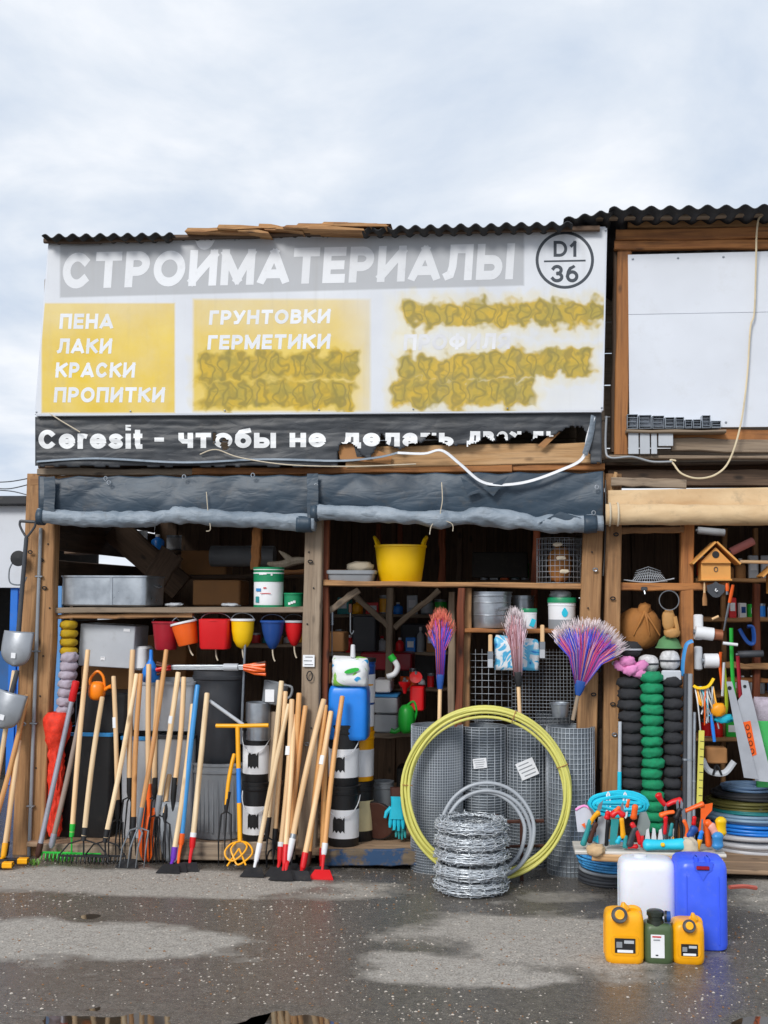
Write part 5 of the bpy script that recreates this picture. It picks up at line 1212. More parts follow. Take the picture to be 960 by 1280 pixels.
th = thing('watering_can', 'green watering can on the doorway shelf', 'watering can', P(508, 917, .7)); blobby('body', M_GREEN, .06, .06, .1, amp=.03, parent=th, M=T(.0, 0, .1)); MB().tube([(-.03, 0, .04), (-.08, 0, .01), (-.11, 0, .02)], [.02, .015, .02], 8).build('spout', M_GREEN, th)
MB().tube(curve_pts([Vector((.0, 0, .19)), Vector((.05, 0, .22)), Vector((.07, 0, .15)), Vector((.05, 0, .08))], 4), .008, 7).build('handle', M_GREEN, th)
th = thing('bent_pipe', 'white curved pipe elbow with green collar in the doorway', 'pipe', P(484, 846, .5)); MB().tube(curve_pts([Vector((0, 0, 0)), Vector((.05, 0, .02)), Vector((.07, 0, .07)), Vector((.04, 0, .12))], 5), .02, 10).build('elbow', M_WHITE, th); MB().tube([(.045, 0, .11), (.02, 0, .145)], .025, 10).build('collar', M_GREEN, th)
for k, (x, y_, m, lab) in enumerate(((506, 856, M_RED, 'small red valve wheel on the doorway shelf'), (520, 848, M_RED, 'red funnel tipped over at the back of the doorway'))):
    th = thing('red_fitting', lab, 'fitting', P(x, y_, .75)); MB().lathe([(.01, -.06), (.02, -.02), (.04, .0), (.045, .02), (.0, .022)], 16, M=RX(60 * k)).build('body', m, th); MB().tube([(0, 0, .02), (0, 0, .05)], .01, 8).build('stem', M_STEEL, th)
for k, (x0, x1, y0, y1, yy, m, lab) in enumerate(((405, 430, 790, 815, .6, M_CARD, 'brown leather tool belt box at the left of the doorway'), (404, 414, 830, 855, .35, M_CARD, 'cardboard box behind the leaf print bag'), (440, 470, 770, 815, 1.5, M_DGREY, 'tall dim grey box deep in the doorway'), (500, 545, 780, 860, 2.1, M_DGREY, 'dark cabinet at the back wall of the doorway'), (495, 530, 960, 1040, 1.6, M_BLACK, 'black crate on the floor deep in the doorway'), (590, 660, 690, 722, 1.0, M_DARKCLOTH, 'dim dark carton on the upper right shelf'))):
    crate('storage_box', lab, 'box', x0, x1, y0, y1, yy, .25, m)
# hung tools at the left of the doorway
for k, (x, y0, y1, m, lab) in enumerate(((407, 770, 815, M_STEEL, 'thin steel hook rod hanging beside the grey post'), (415, 765, 820, M_STEEL, 'second thin steel rod with ring end beside the grey post'), (438, 755, 790, M_BROWN, 'brown handled file hanging in the doorway'))):
    a, b_ = P(x, y0, .15), P(x, y1, .15); th = thing('hanging_tool', lab, 'hand tool', b_)
    MB().tube([a - b_, (0, 0, .0)], .004, 6).build('rod', M_STEEL, th); MB().tube([(0, 0, 0), (.01, 0, -.015), (.02, 0, -.0), (.02, 0, .01)], .004, 6).build('hook', M_STEEL, th); MB().tube([(a - b_) * .7, a - b_], .011, 8).build('grip', m, th)
# yellow flexible tub
b, r, h = stand(467, 534, 681, 727, .04, ZR)
tb = thing('flexible_tub', 'bright yellow flexible tub with two lug handles on the upper shelf', 'tub', b)
MB().lathe([(r * .76, 0), (r * .8, .008), (r * .9, h * .5), (r * .97, h * .93), (r * 1.0, h * .95), (r * 1.0, h), (r * .96, h), (r * .88, h * .5), (r * .76, .015), (0, .014)], 40).build('body', M_YEL, tb)
for s in (-1, 1):
    lug = []; 
    for i in range(11):
        a = R(-62 + 124 * i / 10); lug.append(Vector((s * r * 1.0 * math.cos(a * .5), r * math.sin(a * .5), h + (.055 * math.sin(math.pi * i / 10) ** .6))))
    MB().tube(lug, .011, 8, flat=.8).build('lug_handle', M_YEL, tb)
crate('basin', 'shallow grey basin on the upper shelf beside the yellow tub', 'basin', 407, 467, 714, 728, .06, .3, M_GREYP, z=ZR, open_=True)
blobby('sack', M_ROPE, .09, .06, .035, amp=.2, M=T(P(450, 708, .2).x, .22, ZR + .1), label='small beige sack lying on the shallow grey basin', cat='sack')
# wire mesh roll and things on the shelves
def mesh_roll(label, b, r, h, cell, wr, core, name='mesh_roll', cellv=None, group='standing rolls of wire mesh', tilt=None):
    th = thing(name, label, 'mesh roll', T(b) @ (tilt or Matrix.Identity(4)), group); n_ = max(16, int(2 * math.pi * r / cell)); nz_ = int(h / (cellv or cell)); mb = MB()
    sp = [(r * (1 + .012 * math.sin(2 * math.pi * k / 36 * 2)) * math.cos(2 * math.pi * k / 36), r * math.sin(2 * math.pi * k / 36)) for k in range(36)]
    for i in range(nz_ + 1):
        z = h * i / nz_; mb.tube([(x, y, z) for x, y in sp], wr, 4, True)
    for k in range(n_):
        a = 2 * math.pi * k / n_; mb.tube([(r * math.cos(a), r * math.sin(a), 0), (r * math.cos(a), r * math.sin(a), h)], wr, 4)
    mb.build('wire', M_WIRE, th, kind='stuff', sharp=180)
    if core:
        MB().lathe([(r * .96, .002), (r * .965, h * .3), (r * .95, h * .7), (r * .96, h - .002), (r * .85, h - .004), (r * .8, h - .03), (0, h - .04)], 30).build('inner_winding', core, th)
    return th
M_WIND = mat('dense_mesh_winding', '6c747c', .6, .15, var=.18, scale=14, bump=.5)
b, r, h = stand(670, 730, 670, 725, .05, ZR)
cg = mesh_roll('open wire mesh cylinder on the upper right shelf', b, r, h, .03, .0016, None, cellv=.035)
for k in range(3): blobby('tag_rag', M_ROPE, .03, .006, .012, seed=k, amp=.4, parent=cg, M=T(-.02 + .02 * k, -r - .004, h * (.85 - .3 * k)))
blobby('inner_bundle', M_BROWNCLOTH, r * .5, r * .5, h * .4, amp=.2, parent=cg, M=T(0, 0, h * .42))
b, r, h = stand(586, 640, 740, 785, .08, ZS); th = pail('galvanised wash tub stack on the lower right shelf', b, r, h, M_ZINC, taper=.92, name='wash_tub', cat='tub')
for f in (.35, .7): MB().tube([(r * (.92 + .08 * f) * math.cos(a * .196), r * (.92 + .08 * f) * math.sin(a * .196), h * f) for a in range(32)], .004, 6, True).build('bead', M_ZINC, th)
MB().tube(curve_pts([Vector((r * .9, -.05, h * .5)), Vector((r * .8, -.11, h * .55)), Vector((r * .4, -.16, h * .5))], 5), .01, 8).build('handle', M_ZINC, th)
b, r, h = stand(640, 668, 745, 785, .25, ZS); pail('second galvanised tub behind the brown broom', b, r, h, M_ZINC, taper=.85, name='wash_tub', cat='tub')
b, r, h = stand(651, 671, 764, 785, .06, ZS); th = pail('small white tub with green lid on the lower right shelf', b, r, h, M_PAPER, lid=M_PGREEN, taper=.97); MB().box(.01, -r * 1.01, h * .4, .03, .003, .05, .001).build('print', M_CYAN, th, RY(20))
b, r, h = stand(685, 720, 752, 785, .05, ZS); th = pail('white paint bucket with green lid and blue print beside the post', b, r, h, M_PAPER, [(0, .35, M_GREYP)], lid=M_PGREEN, taper=.97, lidh=.03)
for a in (9,): MB().poly([(math.cos(q_ * .524) * .02 * (1 - .5 * max(0, math.sin(q_ * .524))), math.sin(q_ * .524) * .03) for q_ in range(12)], .002).build('print', M_CYAN, th, RZ(a) @ T(0, -r * 1.02, h * .62))
blobby('rag', M_GREYP, .07, .05, .03, amp=.3, seed=3, M=T(b.x - .01, b.y, ZS + h + .05), label='grey rag crumpled on the green lidded paint bucket', cat='rag')
# brushes and bag hung under the lower shelf
for x, lab in ((613, 'flat paint brush with orange wood handle under the shelf, left of the bag'), (678, 'flat paint brush with pale handle under the shelf, right of the bag')):
    q = P(x, 830 if x < 650 else 818, -.0); th = thing('paint_brush', lab, 'brush', q)
    MB().box(0, 0, .13, .026, .012, .11, .005).build('handle', W_HANDLE, th); MB().box(0, 0, .055, .036, .014, .05, .002).build('ferrule', M_STEEL, th); MB().box(0, 0, .005, .034, .012, .06, .003).build('bristles', M_LGREY, th)
bag('blue and white packaged bag hung behind the brown broom', 618, 675, 797, 838, .04, .06, film('blue_swirl_film', ('1f7fd0', '5fc0ea', 'e6ecf2', '49b0e0', 'dfe8f0'), 7), [])
# flat mesh sheet at the back of the right half
for (x0, x1, y0, y1, yy, cell, lab) in ((586, 640, 812, 900, .14, .042, 'coarse wire mesh sheet leaning under the lower shelf'), (640, 735, 812, 905, .2, .022, 'fine wire mesh sheet leaning under the lower shelf beside the post')):
    a, b_ = P(x0, y1, yy), P(x1, y0, yy); w, h = b_.x - a.x, b_.z - a.z; mb = MB()
    for i in range(int(w / cell) + 1): mb.tube([(i * cell, 0, 0), (i * cell, .02, h)], .0018, 4)
    for i in range(int(h / cell) + 1): mb.tube([(0, .003, i * cell), (w, .003, i * cell)], .0018, 4)
    th = thing('mesh_sheet', lab, 'wire mesh', a); mb.build('wire', M_WIRE, th, kind='stuff', sharp=180)
# brooms
def broom(label, hx, hy, cx, cy, top, fan, tip, mats, capm, stickm, y, n_, capw=.03, wrap=None, bulge=0.0, tiptint=None):
    p0 = P(hx, hy, y); p1 = P(cx, cy, y); M = along(p0, p1); L = (p1 - p0).length; H = (P(cx, top, y) - p1).length
    th = thing('broom', label, 'broom', M, 'upturned brooms')
    MB().tube([(0, 0, 0), (0, 0, L)], .0125, 10).build('stick', stickm, th)
    MB().loft([rr(.016, .016, .014, L - .015), rr(capw * .8, .02, .018, L + .02), rr(capw, .024, .02, L + .065), rr(capw * .98, .022, .019, L + .075)]).build('cap', capm, th)
    mbs = [MB() for _ in mats]; tp = MB()
    for i in range(n_):
        f = random.uniform(-1, 1); g_ = random.uniform(-1, 1); k = min(len(mats) - 1, int((f * .35 + .5 + random.uniform(-.45, .45)) * len(mats))) if len(mats) > 1 else 0; k = max(0, k)
        hh = H * (1 - .22 * f * f) * random.uniform(.86, 1.03); a = f * fan * R(1); x0_ = f * capw * .85; y0_ = g_ * .016
        mid = Vector((x0_ + math.sin(a) * hh * .45 * (1 - bulge), y0_ + g_ * .02, L + .06 + math.cos(a) * hh * .5)); e_ = Vector((x0_ + math.sin(a * 1.15) * hh * tip, y0_ + g_ * .05 * tip, L + .06 + math.cos(a) * (hh - .06))) + Vector((random.gauss(0, .011), random.gauss(0, .011), random.gauss(0, .006)))
        m1 = mid.lerp(e_, .72)
        mbs[k].tube([(x0_, y0_, L + .05), mid, m1], [.0018, .0018, .0016], 3); tp.tube([m1, e_], [.0016, .001], 3)
    for mb, m in zip(mbs, mats): mb.build('bristles', m, th, kind='stuff', sharp=180)
    tp.build('bristle_tips', tiptint or M_PINK, th, kind='stuff', sharp=180)
    if wrap: MB().lathe([(capw * 1.25, L + wrap), (capw * 1.28, L + wrap + .012)], 16, 1, .75, cap=False).build('band', M_CARD, th)
M_BRP = mat('bristle_pink', 'f0509a', .5); M_BRB = mat('bristle_blue', '4660ee', .5); M_BRO = mat('bristle_coral', 'ff8a74', .5); M_BRV = mat('bristle_violet', 'b084e0', .5); M_BRT = mat('bristle_tip', 'f6e8ec', .6); M_BRM = mat('bristle_mauve', 'c88a90', .6); M_BRW = mat('bristle_pale', 'f4d8e6', .5)
broom('slim broom with blue cap and pink and blue bristles in the doorway', 549, 915, 550, 858, 762, 8, 1.0, (M_BRB, M_BRP, M_BRO, M_BRB), M_NAVY, W_HANDLE, -.08, 420, .026, .2, .55, M_BRO)
broom('broom with dusty mauve bristles and black cap below the shelf', 650, 900, 648, 855, 760, 5, 1.0, (M_BRM, M_BRW), M_BLACK, W_HANDLE, -.1, 420, .03, .22, 0, M_BRT)
broom('wide fan broom with blue, pink and coral bristles before the posts', 716, 900, 723, 866, 772, 29, 1.0, (M_BRB, M_BRB, M_BRV, M_BRP, M_BRO, M_BRW, M_BRP, M_BRB), M_NAVY, W_GREY, -.16, 900, .035, None, 0, M_BRT)
# standing mesh rolls
def sroll(label, x0, x1, yt, yb, cell, wr, cv=None, core=M_WIND, z=0.0, back=0.0):
    b, r, h = onground(x0, x1, yt, yb, z); b.y = max(b.y, -.02) + back; r *= 1.06; return mesh_roll(label, b, r, h, cell, wr, core, cellv=cv)
sroll('grey wire mesh roll with fine square weave, leftmost behind the yellow hose', 514, 577, 914, 1094, .016, .0016)
t1 = sroll('wire mesh roll with a small white paper tag behind the hose ring', 577, 632, 913, 1086, .05, .0024, .017)
t2 = sroll('wire mesh roll with a large white paper tag behind the hose ring', 632, 686, 914, 1086, .028, .0022, .019)
sroll('wide celled wire mesh roll at the right beside the post', 685, 743, 914, 1097, .024, .002, .03)
sroll('narrow mesh roll standing behind the others near the fan broom', 671, 717, 896, 1070, .03, .002, .02, back=.02)
sroll('light mesh roll peeking out behind the tagged roll', 594, 616, 900, 1066, .02, .0018, back=.0)
for th, x, y_, w, h, rt in ((t1, 600, 954, .085, .062, -7), (t2, 659, 961, .115, .11, -24)):
    o = th.matrix_world.translation; q = P(x, y_, o.y - .145) - o; label_on(th, M_PAPER, q.x, q.z, w, h, q.y - .008, 4, rt, M_GREYP)
b, r, h = stand(688, 712, 878, 896, -.02); pail('small zinc pail standing on the narrow mesh roll', b, r, h, M_ZINC, taper=.8)
# hose rings
def ring(label, cx, cy, rx, y, r, n_, m, tilt, group=None, name='hose_ring', bands=()):
    q = P(cx, cy, y); s = SC(cx, cy, y); R0 = rx * s; q.z = R0 + .004
    th = thing(name, label, 'hose', T(q) @ RX(-tilt), group)
    for i in range(n_):
        a = i * 2.399; rad = R0 - r - (i % 3) * r * 1.75; yo = (i // 3) * r * 1.8 - r; ox, oz = random.gauss(0, r * .6), random.gauss(0, r * .6)
        MB().tube([((rad + .008 * nz(math.cos(k * .0873) * 2, math.sin(k * .0873) * 2, i)) * math.cos(2 * math.pi * k / 72) + ox, yo + .006 * math.sin(2 * math.pi * k / 72 * 2 + a), rad * math.sin(2 * math.pi * k / 72) + oz) for k in range(72)], r, 9, True).build('loop', m, th, sharp=180)
    for a in bands:
        a = R(a); c_ = Vector((math.cos(a), 0, math.sin(a))); mid = c_ * (R0 - r * 3)
        MB().tube([mid + c_ * (r * 3.6) * math.cos(k * .524) + Vector((0, r * 2.6 * math.sin(k * .524), 0)) for k in range(12)], .003, 5, True).build('tie', M_CARD, th)
M_YHOSE = mat('yellow_green_hose', 'cfcb6c', .45, dirt=.15, var=.08)
ring('large ring of yellow green hose standing in front of the mesh rolls', 608, 997, 107, -.29, .0098, 8, M_YHOSE, 5, bands=(176, 70, 20))
ring('smaller ring of grey hose inside the yellow green one', 609, 1044, 60, -.31, .0115, 3, mat('grey_hose', 'a5abb2', .4, dirt=.1), 6, bands=())
q = P(560, 1030, -.55); tri = thing('iron_rack', 'rust brown iron grating standing behind the wire coil', 'grating', (P(620, 1085, -.27).x, -.27, 0))
o = tri.matrix_world.translation
for y_, t_ in ((1029, .012), (1060, .010)): a, b_ = P(558, y_, -.27) - o, P(680, y_ - 3, -.27) - o; MB().tube([a, b_], t_, 6).build('rail', M_BROWN, tri)
for x in (562, 577, 592, 606, 621, 652): a, b_ = P(x, 1018, -.28) - o, P(x, 1090, -.28) - o; b_.z = 0; MB().box(0, 0, 0, .022, .012, a.z, .002, T(a.x, a.y, a.z / 2)).build('bar', M_BROWN, tri)
# barbed wire coil
b, r, h = onground(540, 639, 1032, 1124); b.y -= .03
bw = thing('barbed_wire_coil', 'stack of bright barbed wire coils on the asphalt', 'wire coil', b)
M_BARB = mat('bright_wire', 'd2d8de', .35, .5, dirt=.15)
hl = h / 5; h0 = h
for l in range(5):
    mb = MB(); lr = r * (1 - .05 * (l == 4) + .03 * math.sin(l * 2.1))
    for q_ in range(34):
        ph = random.uniform(0, 6.28); rad = lr + random.gauss(.002, .004) - random.uniform(0, .03) - .03 * abs(random.gauss(0, .5)); zz = hl * l + hl * .5 + random.uniform(-.4, .4) * hl; rad -= .05 * (abs(zz / hl - l - .5) * 2) ** 2
        path = [Vector(((rad + .02 * nz(k * .6 + ph, l, q_)) * math.cos(2 * math.pi * k / 52), (rad + .02 * nz(k * .6 + ph, l, q_)) * math.sin(2 * math.pi * k / 52), max(.004, zz + .014 * nz(k * .7, ph, l)))) for k in range(52)]
        mb.tube(path, .0033, 4, True)
        for k in range(0, 52, 3):
            d1 = Vector((random.uniform(-1, 1), random.uniform(-1, 1), random.uniform(-1, 1))).normalized() * .016; mb.tube([path[k] - d1, path[k] + d1], .0028, 3)
    mb.build('coil_layer', M_BARB, bw, sharp=180)
    MB().lathe([(lr - .045, hl * l + .005), (lr - .035, hl * l + hl * .3), (lr - .03, hl * l + hl * .5), (lr - .035, hl * l + hl * .7), (lr - .05, hl * (l + 1) - .005)], 30, cap=False).build('dense_winding', mat('dark_wire_heart', '6a7076', .6, .3, scale=30, bump=.6), bw)

# ---------------------------------------------------------------- stock on the deeper shelves
timber(stall, 'shelf', (410, 818), (560, 817), 4, 1.65, .3, W_GREY)
timber(stall, 'shelf', (410, 770), (560, 770), 4, 2.0, .3, W_GREY)
timber(stall, 'shelf', (590, 727), (735, 727), 3, 1.0, .3, W_DARK)
timber(stall, 'shelf', (80, 690), (240, 690), 4, 2.0, .3, W_DARK)
for x in (905, 945, 985): timber(rs, 'upright', (x, 1000), (x, 660), 6, 1.0, .05, W_POST)
for y_ in (725, 775, 870, 925): timber(rs, 'shelf', (870, y_), (1040, y_), 5, .85, .35, W_POST)
ORD = ['first', 'second', 'third', 'fourth', 'fifth', 'sixth', 'seventh', 'eighth', 'ninth', 'tenth']
PAL = (('red', M_RED), ('white', M_WHITE), ('blue', M_BLUE), ('grey', M_GREYP), ('green', M_GREEN), ('yellow', M_AMBER), ('tan', M_CARD), ('pale grey', M_LGREY), ('orange', M_ORANGE), ('teal', M_TEAL))
rg = random.Random(5)
def stock(x0, x1, yb, y, hmin, hmax, where, n_):
    x = x0
    for i in range(n_):
        w = (x1 - x0) / n_ * rg.uniform(.7, .95); h = rg.uniform(hmin, hmax); cn, m = PAL[rg.randrange(len(PAL))]; kind = rg.choice(('can', 'bottle', 'box', 'can'))
        b = P(x + w / 2, yb, y); s = SC(x, yb, y); r = w * s / 2; H = h * s
        th = thing('stock_' + kind, f'{cn} {kind}, {ORD[i]} from the left on the {where}', kind, T(b.x, y + r, b.z) @ RZ(rg.uniform(-20, 20)), 'stock on the ' + where)
        if kind == 'box':
            MB().box(0, 0, H / 2, 2 * r, 1.4 * r, H, .004).build('carton', m, th); MB().box(0, -.7 * r - .001, H * .55, 1.3 * r, .002, H * .4, .0005).build('label', M_PAPER if cn != 'white' else M_NAVY, th)
        elif kind == 'can':
            MB().lathe([(r * .96, 0), (r, .004), (r, H - .01), (r * 1.03, H - .008), (r * 1.03, H), (r * .9, H), (r * .88, H - .006), (0, H - .006)], 18).build('tin', M_ZINC, th); MB().lathe([(r * 1.01, H * .12), (r * 1.01, H * .84)], 18, cap=False).build('label_band', m, th)
        else:
            MB().lathe([(r * .9, 0), (r, .006), (r, H * .6), (r * .8, H * .72), (r * .35, H * .8), (r * .32, H * .88)], 16).build('body', m, th); MB().lathe([(r * .38, H * .87), (r * .38, H), (r * .3, H + .003)], 12).build('cap', M_WHITE if cn != 'white' else M_RED, th)
        x += (x1 - x0) / n_
stock(418, 484, 816, 1.68, 18, 32, 'dim shelf left of the prop', 5)
stock(494, 560, 816, 1.68, 16, 34, 'dim shelf right of the prop', 5)
stock(422, 560, 768, 2.05, 14, 26, 'topmost shelf in the doorway', 8)
stock(500, 545, 861, 1.1, 12, 26, 'shelf behind the red case', 4)
stock(300, 380, 806, .55, 10, 20, 'shelf behind the cone buckets', 6)
stock(600, 664, 725, 1.05, 14, 30, 'shelf right of the yellow tub', 5)
stock(90, 225, 688, 2.05, 12, 26, 'rear shelf above the trough', 7)
stock(912, 985, 868, .9, 14, 28, 'shelf behind the saw blades', 6)
stock(912, 985, 773, .9, 14, 28, 'shelf beside the blue frame', 6)
stock(872, 985, 723, .9, 14, 30, 'top shelf behind the birdhouse', 7)
stock(878, 985, 923, .9, 12, 26, 'low shelf behind the cords', 7)
stock(520, 570, 1046, .5, 18, 40, 'floor behind the yellow hose', 3)
# ---------------------------------------------------------------- right stall: glove columns
def gcol(label, x0, x1, ytop, ybot, n_, m, y, dx=0):
    cx = (x0 + x1) / 2; s = SC(cx, ytop, y); r = (x1 - x0) / 2 * s; st = (ybot - ytop) / n_
    return stackcol('glove_column', label, 'work gloves', [(cx + dx * i / n_, ytop + st * (i + .5)) for i in range(n_)], r, r * .9, st * s * .56, m, 'glove_bundle', y, 'columns of bundled work gloves', amp=.16)
gcol('left column of black work glove bundles', 771, 803, 846, 1000, 11, M_BGLOVE, -.08, 4)
gcol('column of green work glove bundles between the black ones', 800, 829, 840, 1040, 15, M_GGLOVE, -.12, 2)
gcol('right column of black work glove bundles beside the grey pipes', 826, 854, 844, 1000, 11, M_BGLOVE, -.08, 1)
M_PGLOVE = mat('pink_fabric', 'e58fc6', .8, scale=14, bump=.3); M_WGLOVE = mat('speckled_fabric', 'd4d4d6', .8, scale=40, var=.3, dirt=.5, dirtc='505050')
th = thing('glove_bundle', 'pink gloves lying on the left glove column', 'glove', P(788, 843, -.12))
for k, (dx, dz, a) in enumerate(((-.05, .05, 20), (.0, .03, -15), (.05, .01, 25), (-.02, .08, 0), (.06, .05, -30))): blobby('glove', M_PGLOVE, .05, .03, .03, seed=k * 3, amp=.35, parent=th, M=T(dx, -.02 * (k % 2), dz) @ RY(a))
for k, (x, y0, rx, rz_, m, lab) in enumerate(((787, 812, .075, .05, M_BGLOVE, 'dark folded gloves behind the pink pair'), (811, 830, .062, .055, M_WGLOVE, 'white speckled glove bundle on the green column'), (838, 826, .062, .06, M_WGLOVE, 'grey speckled glove pack standing on the right column'))):
    th = thing('glove_bundle', lab, 'glove', P(x, y0 + 10, -.06)); blobby('bundle', m, rx, .05, rz_, seed=k * 7, amp=.12, parent=th, M=T(0, .02, .05))
    MB().tube([(rx * 1.02 * math.cos(a * .3927), .02 + .052 * math.sin(a * .3927), .05) for a in range(16)], .006, 6, True).build('band', M_LGREY if m is M_BGLOVE else M_DGREY, th)
crate('label_card', 'grey card label wrapped round the top of the right glove column', 'label', 827, 852, 838, 851, -.125, .02, M_LGREY)
th = thing('hat', 'green cap lying upside down above the right glove column', 'cap', P(836, 810, .05)); MB().lathe([(.075, 0), (.078, .006), (.06, .05), (.03, .075), (0, .08)], 22).build('crown', mat('sage_cloth', '5a8a5c', .85, scale=20), th); MB().lathe([(.07, -.002), (.085, 0), (.08, .008), (.07, .01)], 22, cap=False).build('brim', MATS['sage_cloth'], th)
th = thing('sack', 'tan suede sack tied at the top on the right stall shelf', 'sack', P(801, 810, .1))
blobby('body', M_BROWNCLOTH, .14, .1, .13, amp=.12, parent=th, M=T(0, .1, .12)); blobby('knot', M_BROWNCLOTH, .04, .03, .045, amp=.3, parent=th, M=T(.03, .05, .24) @ RY(20))
for a in (-30, 10, 35): MB().tube(curve_pts([Vector((.03, .03, .23)), Vector((.03 + a * .001, -.005, .17)), Vector((.03 + a * .0025, .0, .08))], 4), [.012, .011, .01, .009, .008, .007, .006, .005, .004], 6).build('fold', M_BROWNCLOTH, th)
th = thing('leather_gloves', 'tan leather gloves hanging from a wire ring on the right stall', 'glove', P(836, 795, -.02))
blobby('palm', mat('tan_leather', 'b98a50', .6, scale=12), .04, .02, .065, amp=.15, parent=th, M=T(-.0, 0, .1)); blobby('cuff', MATS['tan_leather'], .05, .025, .03, amp=.2, parent=th, M=T(.02, 0, .02))
MB().tube([(.035, 0, .12), (.05, 0, .05), (.055, 0, 0)], [.016, .014, .01], 8).build('strap', MATS['tan_leather'], th)
MB().tube([(.06 * math.cos(a * .262), -.03, .22 + .06 * math.sin(a * .262)) for a in range(24)], .004, 6, True).build('wire_ring', M_STEEL, th)
q = P(812, 727, .08); th = thing('wire_basket', 'folded grey wire screen lying on the shelf of the right stall', 'screen', q)
mb = MB()
for i in range(15): x = -.11 + i * .0157; mb.tube([(x, 0, 0), (x * .6, .02, .05), (x * .75, .06, .085 * (1 - .3 * abs(x) / .11))], .0022, 4)
for k in range(6): f = k / 5; mb.tube([(-.11 * (1 - .3 * f), .06 * f, .085 * f * .8), (0, .06 * f, .095 * f), (.11 * (1 - .3 * f), .06 * f, .085 * f * .8)], .0022, 4)
mb.build('wire', M_WIRE, th, kind='stuff', sharp=180); MB().tube(curve_pts([Vector((-.16, 0, .01)), Vector((0, -.03, -.005)), Vector((.15, -.02, .02))], 6), .004, 6).build('loose_wire', M_WIRE, th)
th = thing('plastic_hook', 'dark plastic hook clipped on the right stall rail', 'hook', P(805, 736, .02)); MB().box(0, -.012, 0, .04, .02, .025, .005).build('clip', M_DGREY, th); MB().tube([(0, -.015, -.01), (.004, -.02, -.03), (.0, -.022, -.035)], .005, 6).build('pin', M_ZINC, th)
# birdhouses
def birdhouse(label, cx, yb, y, s, frontm=None):
    W_ = mat('birdhouse_plywood', 'd89a4e', .6, var=.12, dirt=.12, dirtc='7a4f22'); th = thing('birdhouse', label, 'birdhouse', T(P(cx, yb, y)), 'wooden birdhouses'); w = .098 * s; h = .13 * s; pk = .26 * s; d = .15 * s
    MB().poly([(-w, 0), (w, 0), (w, h), (0, pk - .03 * s), (-w, h)], d).build('box', W_, th)
    for sg in (-1, 1):
        a, b_ = Vector((0, -.04 * s, pk)), Vector((sg * .155 * s, -.04 * s, h - .02 * s)); mb = MB(); dd = (b_ - a); nrm = Vector((-dd.z, 0, dd.x)).normalized() * .012 * s
        if nrm.z < 0: nrm = -nrm
        v = [a, b_, b_ + nrm, a + nrm]; mb.add([tuple(p_) for p_ in v] + [tuple(p_ + Vector((0, d + .05 * s, 0))) for p_ in v], [(0, 1, 2, 3), (7, 6, 5, 4), (0, 4, 5, 1), (1, 5, 6, 2), (2, 6, 7, 3), (3, 7, 4, 0)]); mb.build('roof_board', W_, th, sharp=20)
    MB().box(0, -.012 * s, h * .95, w * 2, .024 * s, .01 * s, .002).build('ledge', W_, th); MB().box(0, -.014 * s, .006, w * 2.1, .03 * s, .012, .002).build('floor', W_, th)
    MB().lathe([(0, 0), (.024 * s, 0), (.024 * s, .003), (0, .003)], 20, M=T(0, -.001, h * 1.38) @ RX(90)).build('entrance_hole', M_BLACK, th)
    MB().tube([(.012 * s * math.cos(a * .524), -.004, h * .6 + .016 * s * math.sin(a * .524)) for a in range(12)], .0025, 5, True).build('ring', M_DGREY, th)
birdhouse('wooden birdhouse with pitched roof hanging on the right stall post', 895, 726, -.06, .9)
birdhouse('second wooden birdhouse at the right edge of the frame', 982, 742, .05, .9)
th = thing('hook_plate', 'grey shield shaped plate with hook below the birdhouse', 'plate', P(895, 742, -.08)); MB().poly([(-.055, .05), (-.02, .06), (0, .075), (.02, .06), (.055, .05), (.05, .01), (.02, -.02), (0, -.025), (-.02, -.02), (-.05, .01)], .006).build('plate', M_DGREY, th); MB().tube([(0, -.006, .03), (-.006, -.012, .02), (0, -.016, .012), (.008, -.012, .018)], .004, 6).build('hook', M_WHITE, th)
def hangtool(name, label, cat, x, yt, yb, y, parts, tilt=0):
    q = P(x, yb, y); h = P(x, yt, y).z - q.z; th = thing(name, label, cat, T(q) @ RY(tilt))
    for nm, m, pr, fl in parts: MB().tube([(0, 0, h * f) for f, _ in pr], [r_ for _, r_ in pr], 10, flat=fl).build(nm, m, th)
    return th
hangtool('flat_brush', 'wooden brush hanging left below the birdhouse', 'brush', 881, 728, 757, -.06, (('handle', W_HANDLE, ((.55, .011), (.8, .009), (1, .006)), .5), ('bristles', M_CARD, ((0, .022), (.3, .022), (.55, .012)), .4)))
hangtool('hand_saw', 'saw with orange red handle hanging right of the hook plate', 'saw', 908, 730, 772, -.04, (('handle', M_ORANGE, ((.45, .014), (.75, .016), (1, .013)), .5), ('blade', M_ZINC, ((-.4, .006), (.0, .012), (.45, .013)), .15)), 12)
hangtool('scraper', 'short orange handled scraper beside the hook plate', 'scraper', 909, 729, 740, -.06, (('handle', M_ORANGE, ((.1, .013), (.6, .016), (1, .01)), .6), ('blade', M_STEEL, ((-.3, .014), (.1, .012)), .2)))
def roller(label, x0, y0, x1, y1, y, r, m, hm=None):
    a, b_ = P(x0, y0, y), P(x1, y1, y); M = along(a, b_); L = (b_ - a).length; th = thing('roll', label, 'roll', M); f = (0, .02, .98, 1) 
    MB().tube([(0, 0, L * k) for k in f], [r * .9, r, r, r * .9], 16).build('sleeve', m, th)
    MB().tube([(0, 0, -.012), (0, 0, .002)], r * .4, 10).build('core', hm or M_STEEL, th); return th
roller('dusty pink roll sticking out behind the birdhouse', 913, 690, 942, 676, .15, .026, mat('dusty_pink', 'b8706a', .7))
roller('pale roll lying under the canvas at the top of the right stall', 872, 663, 906, 666, .3, .024, M_LGREY)
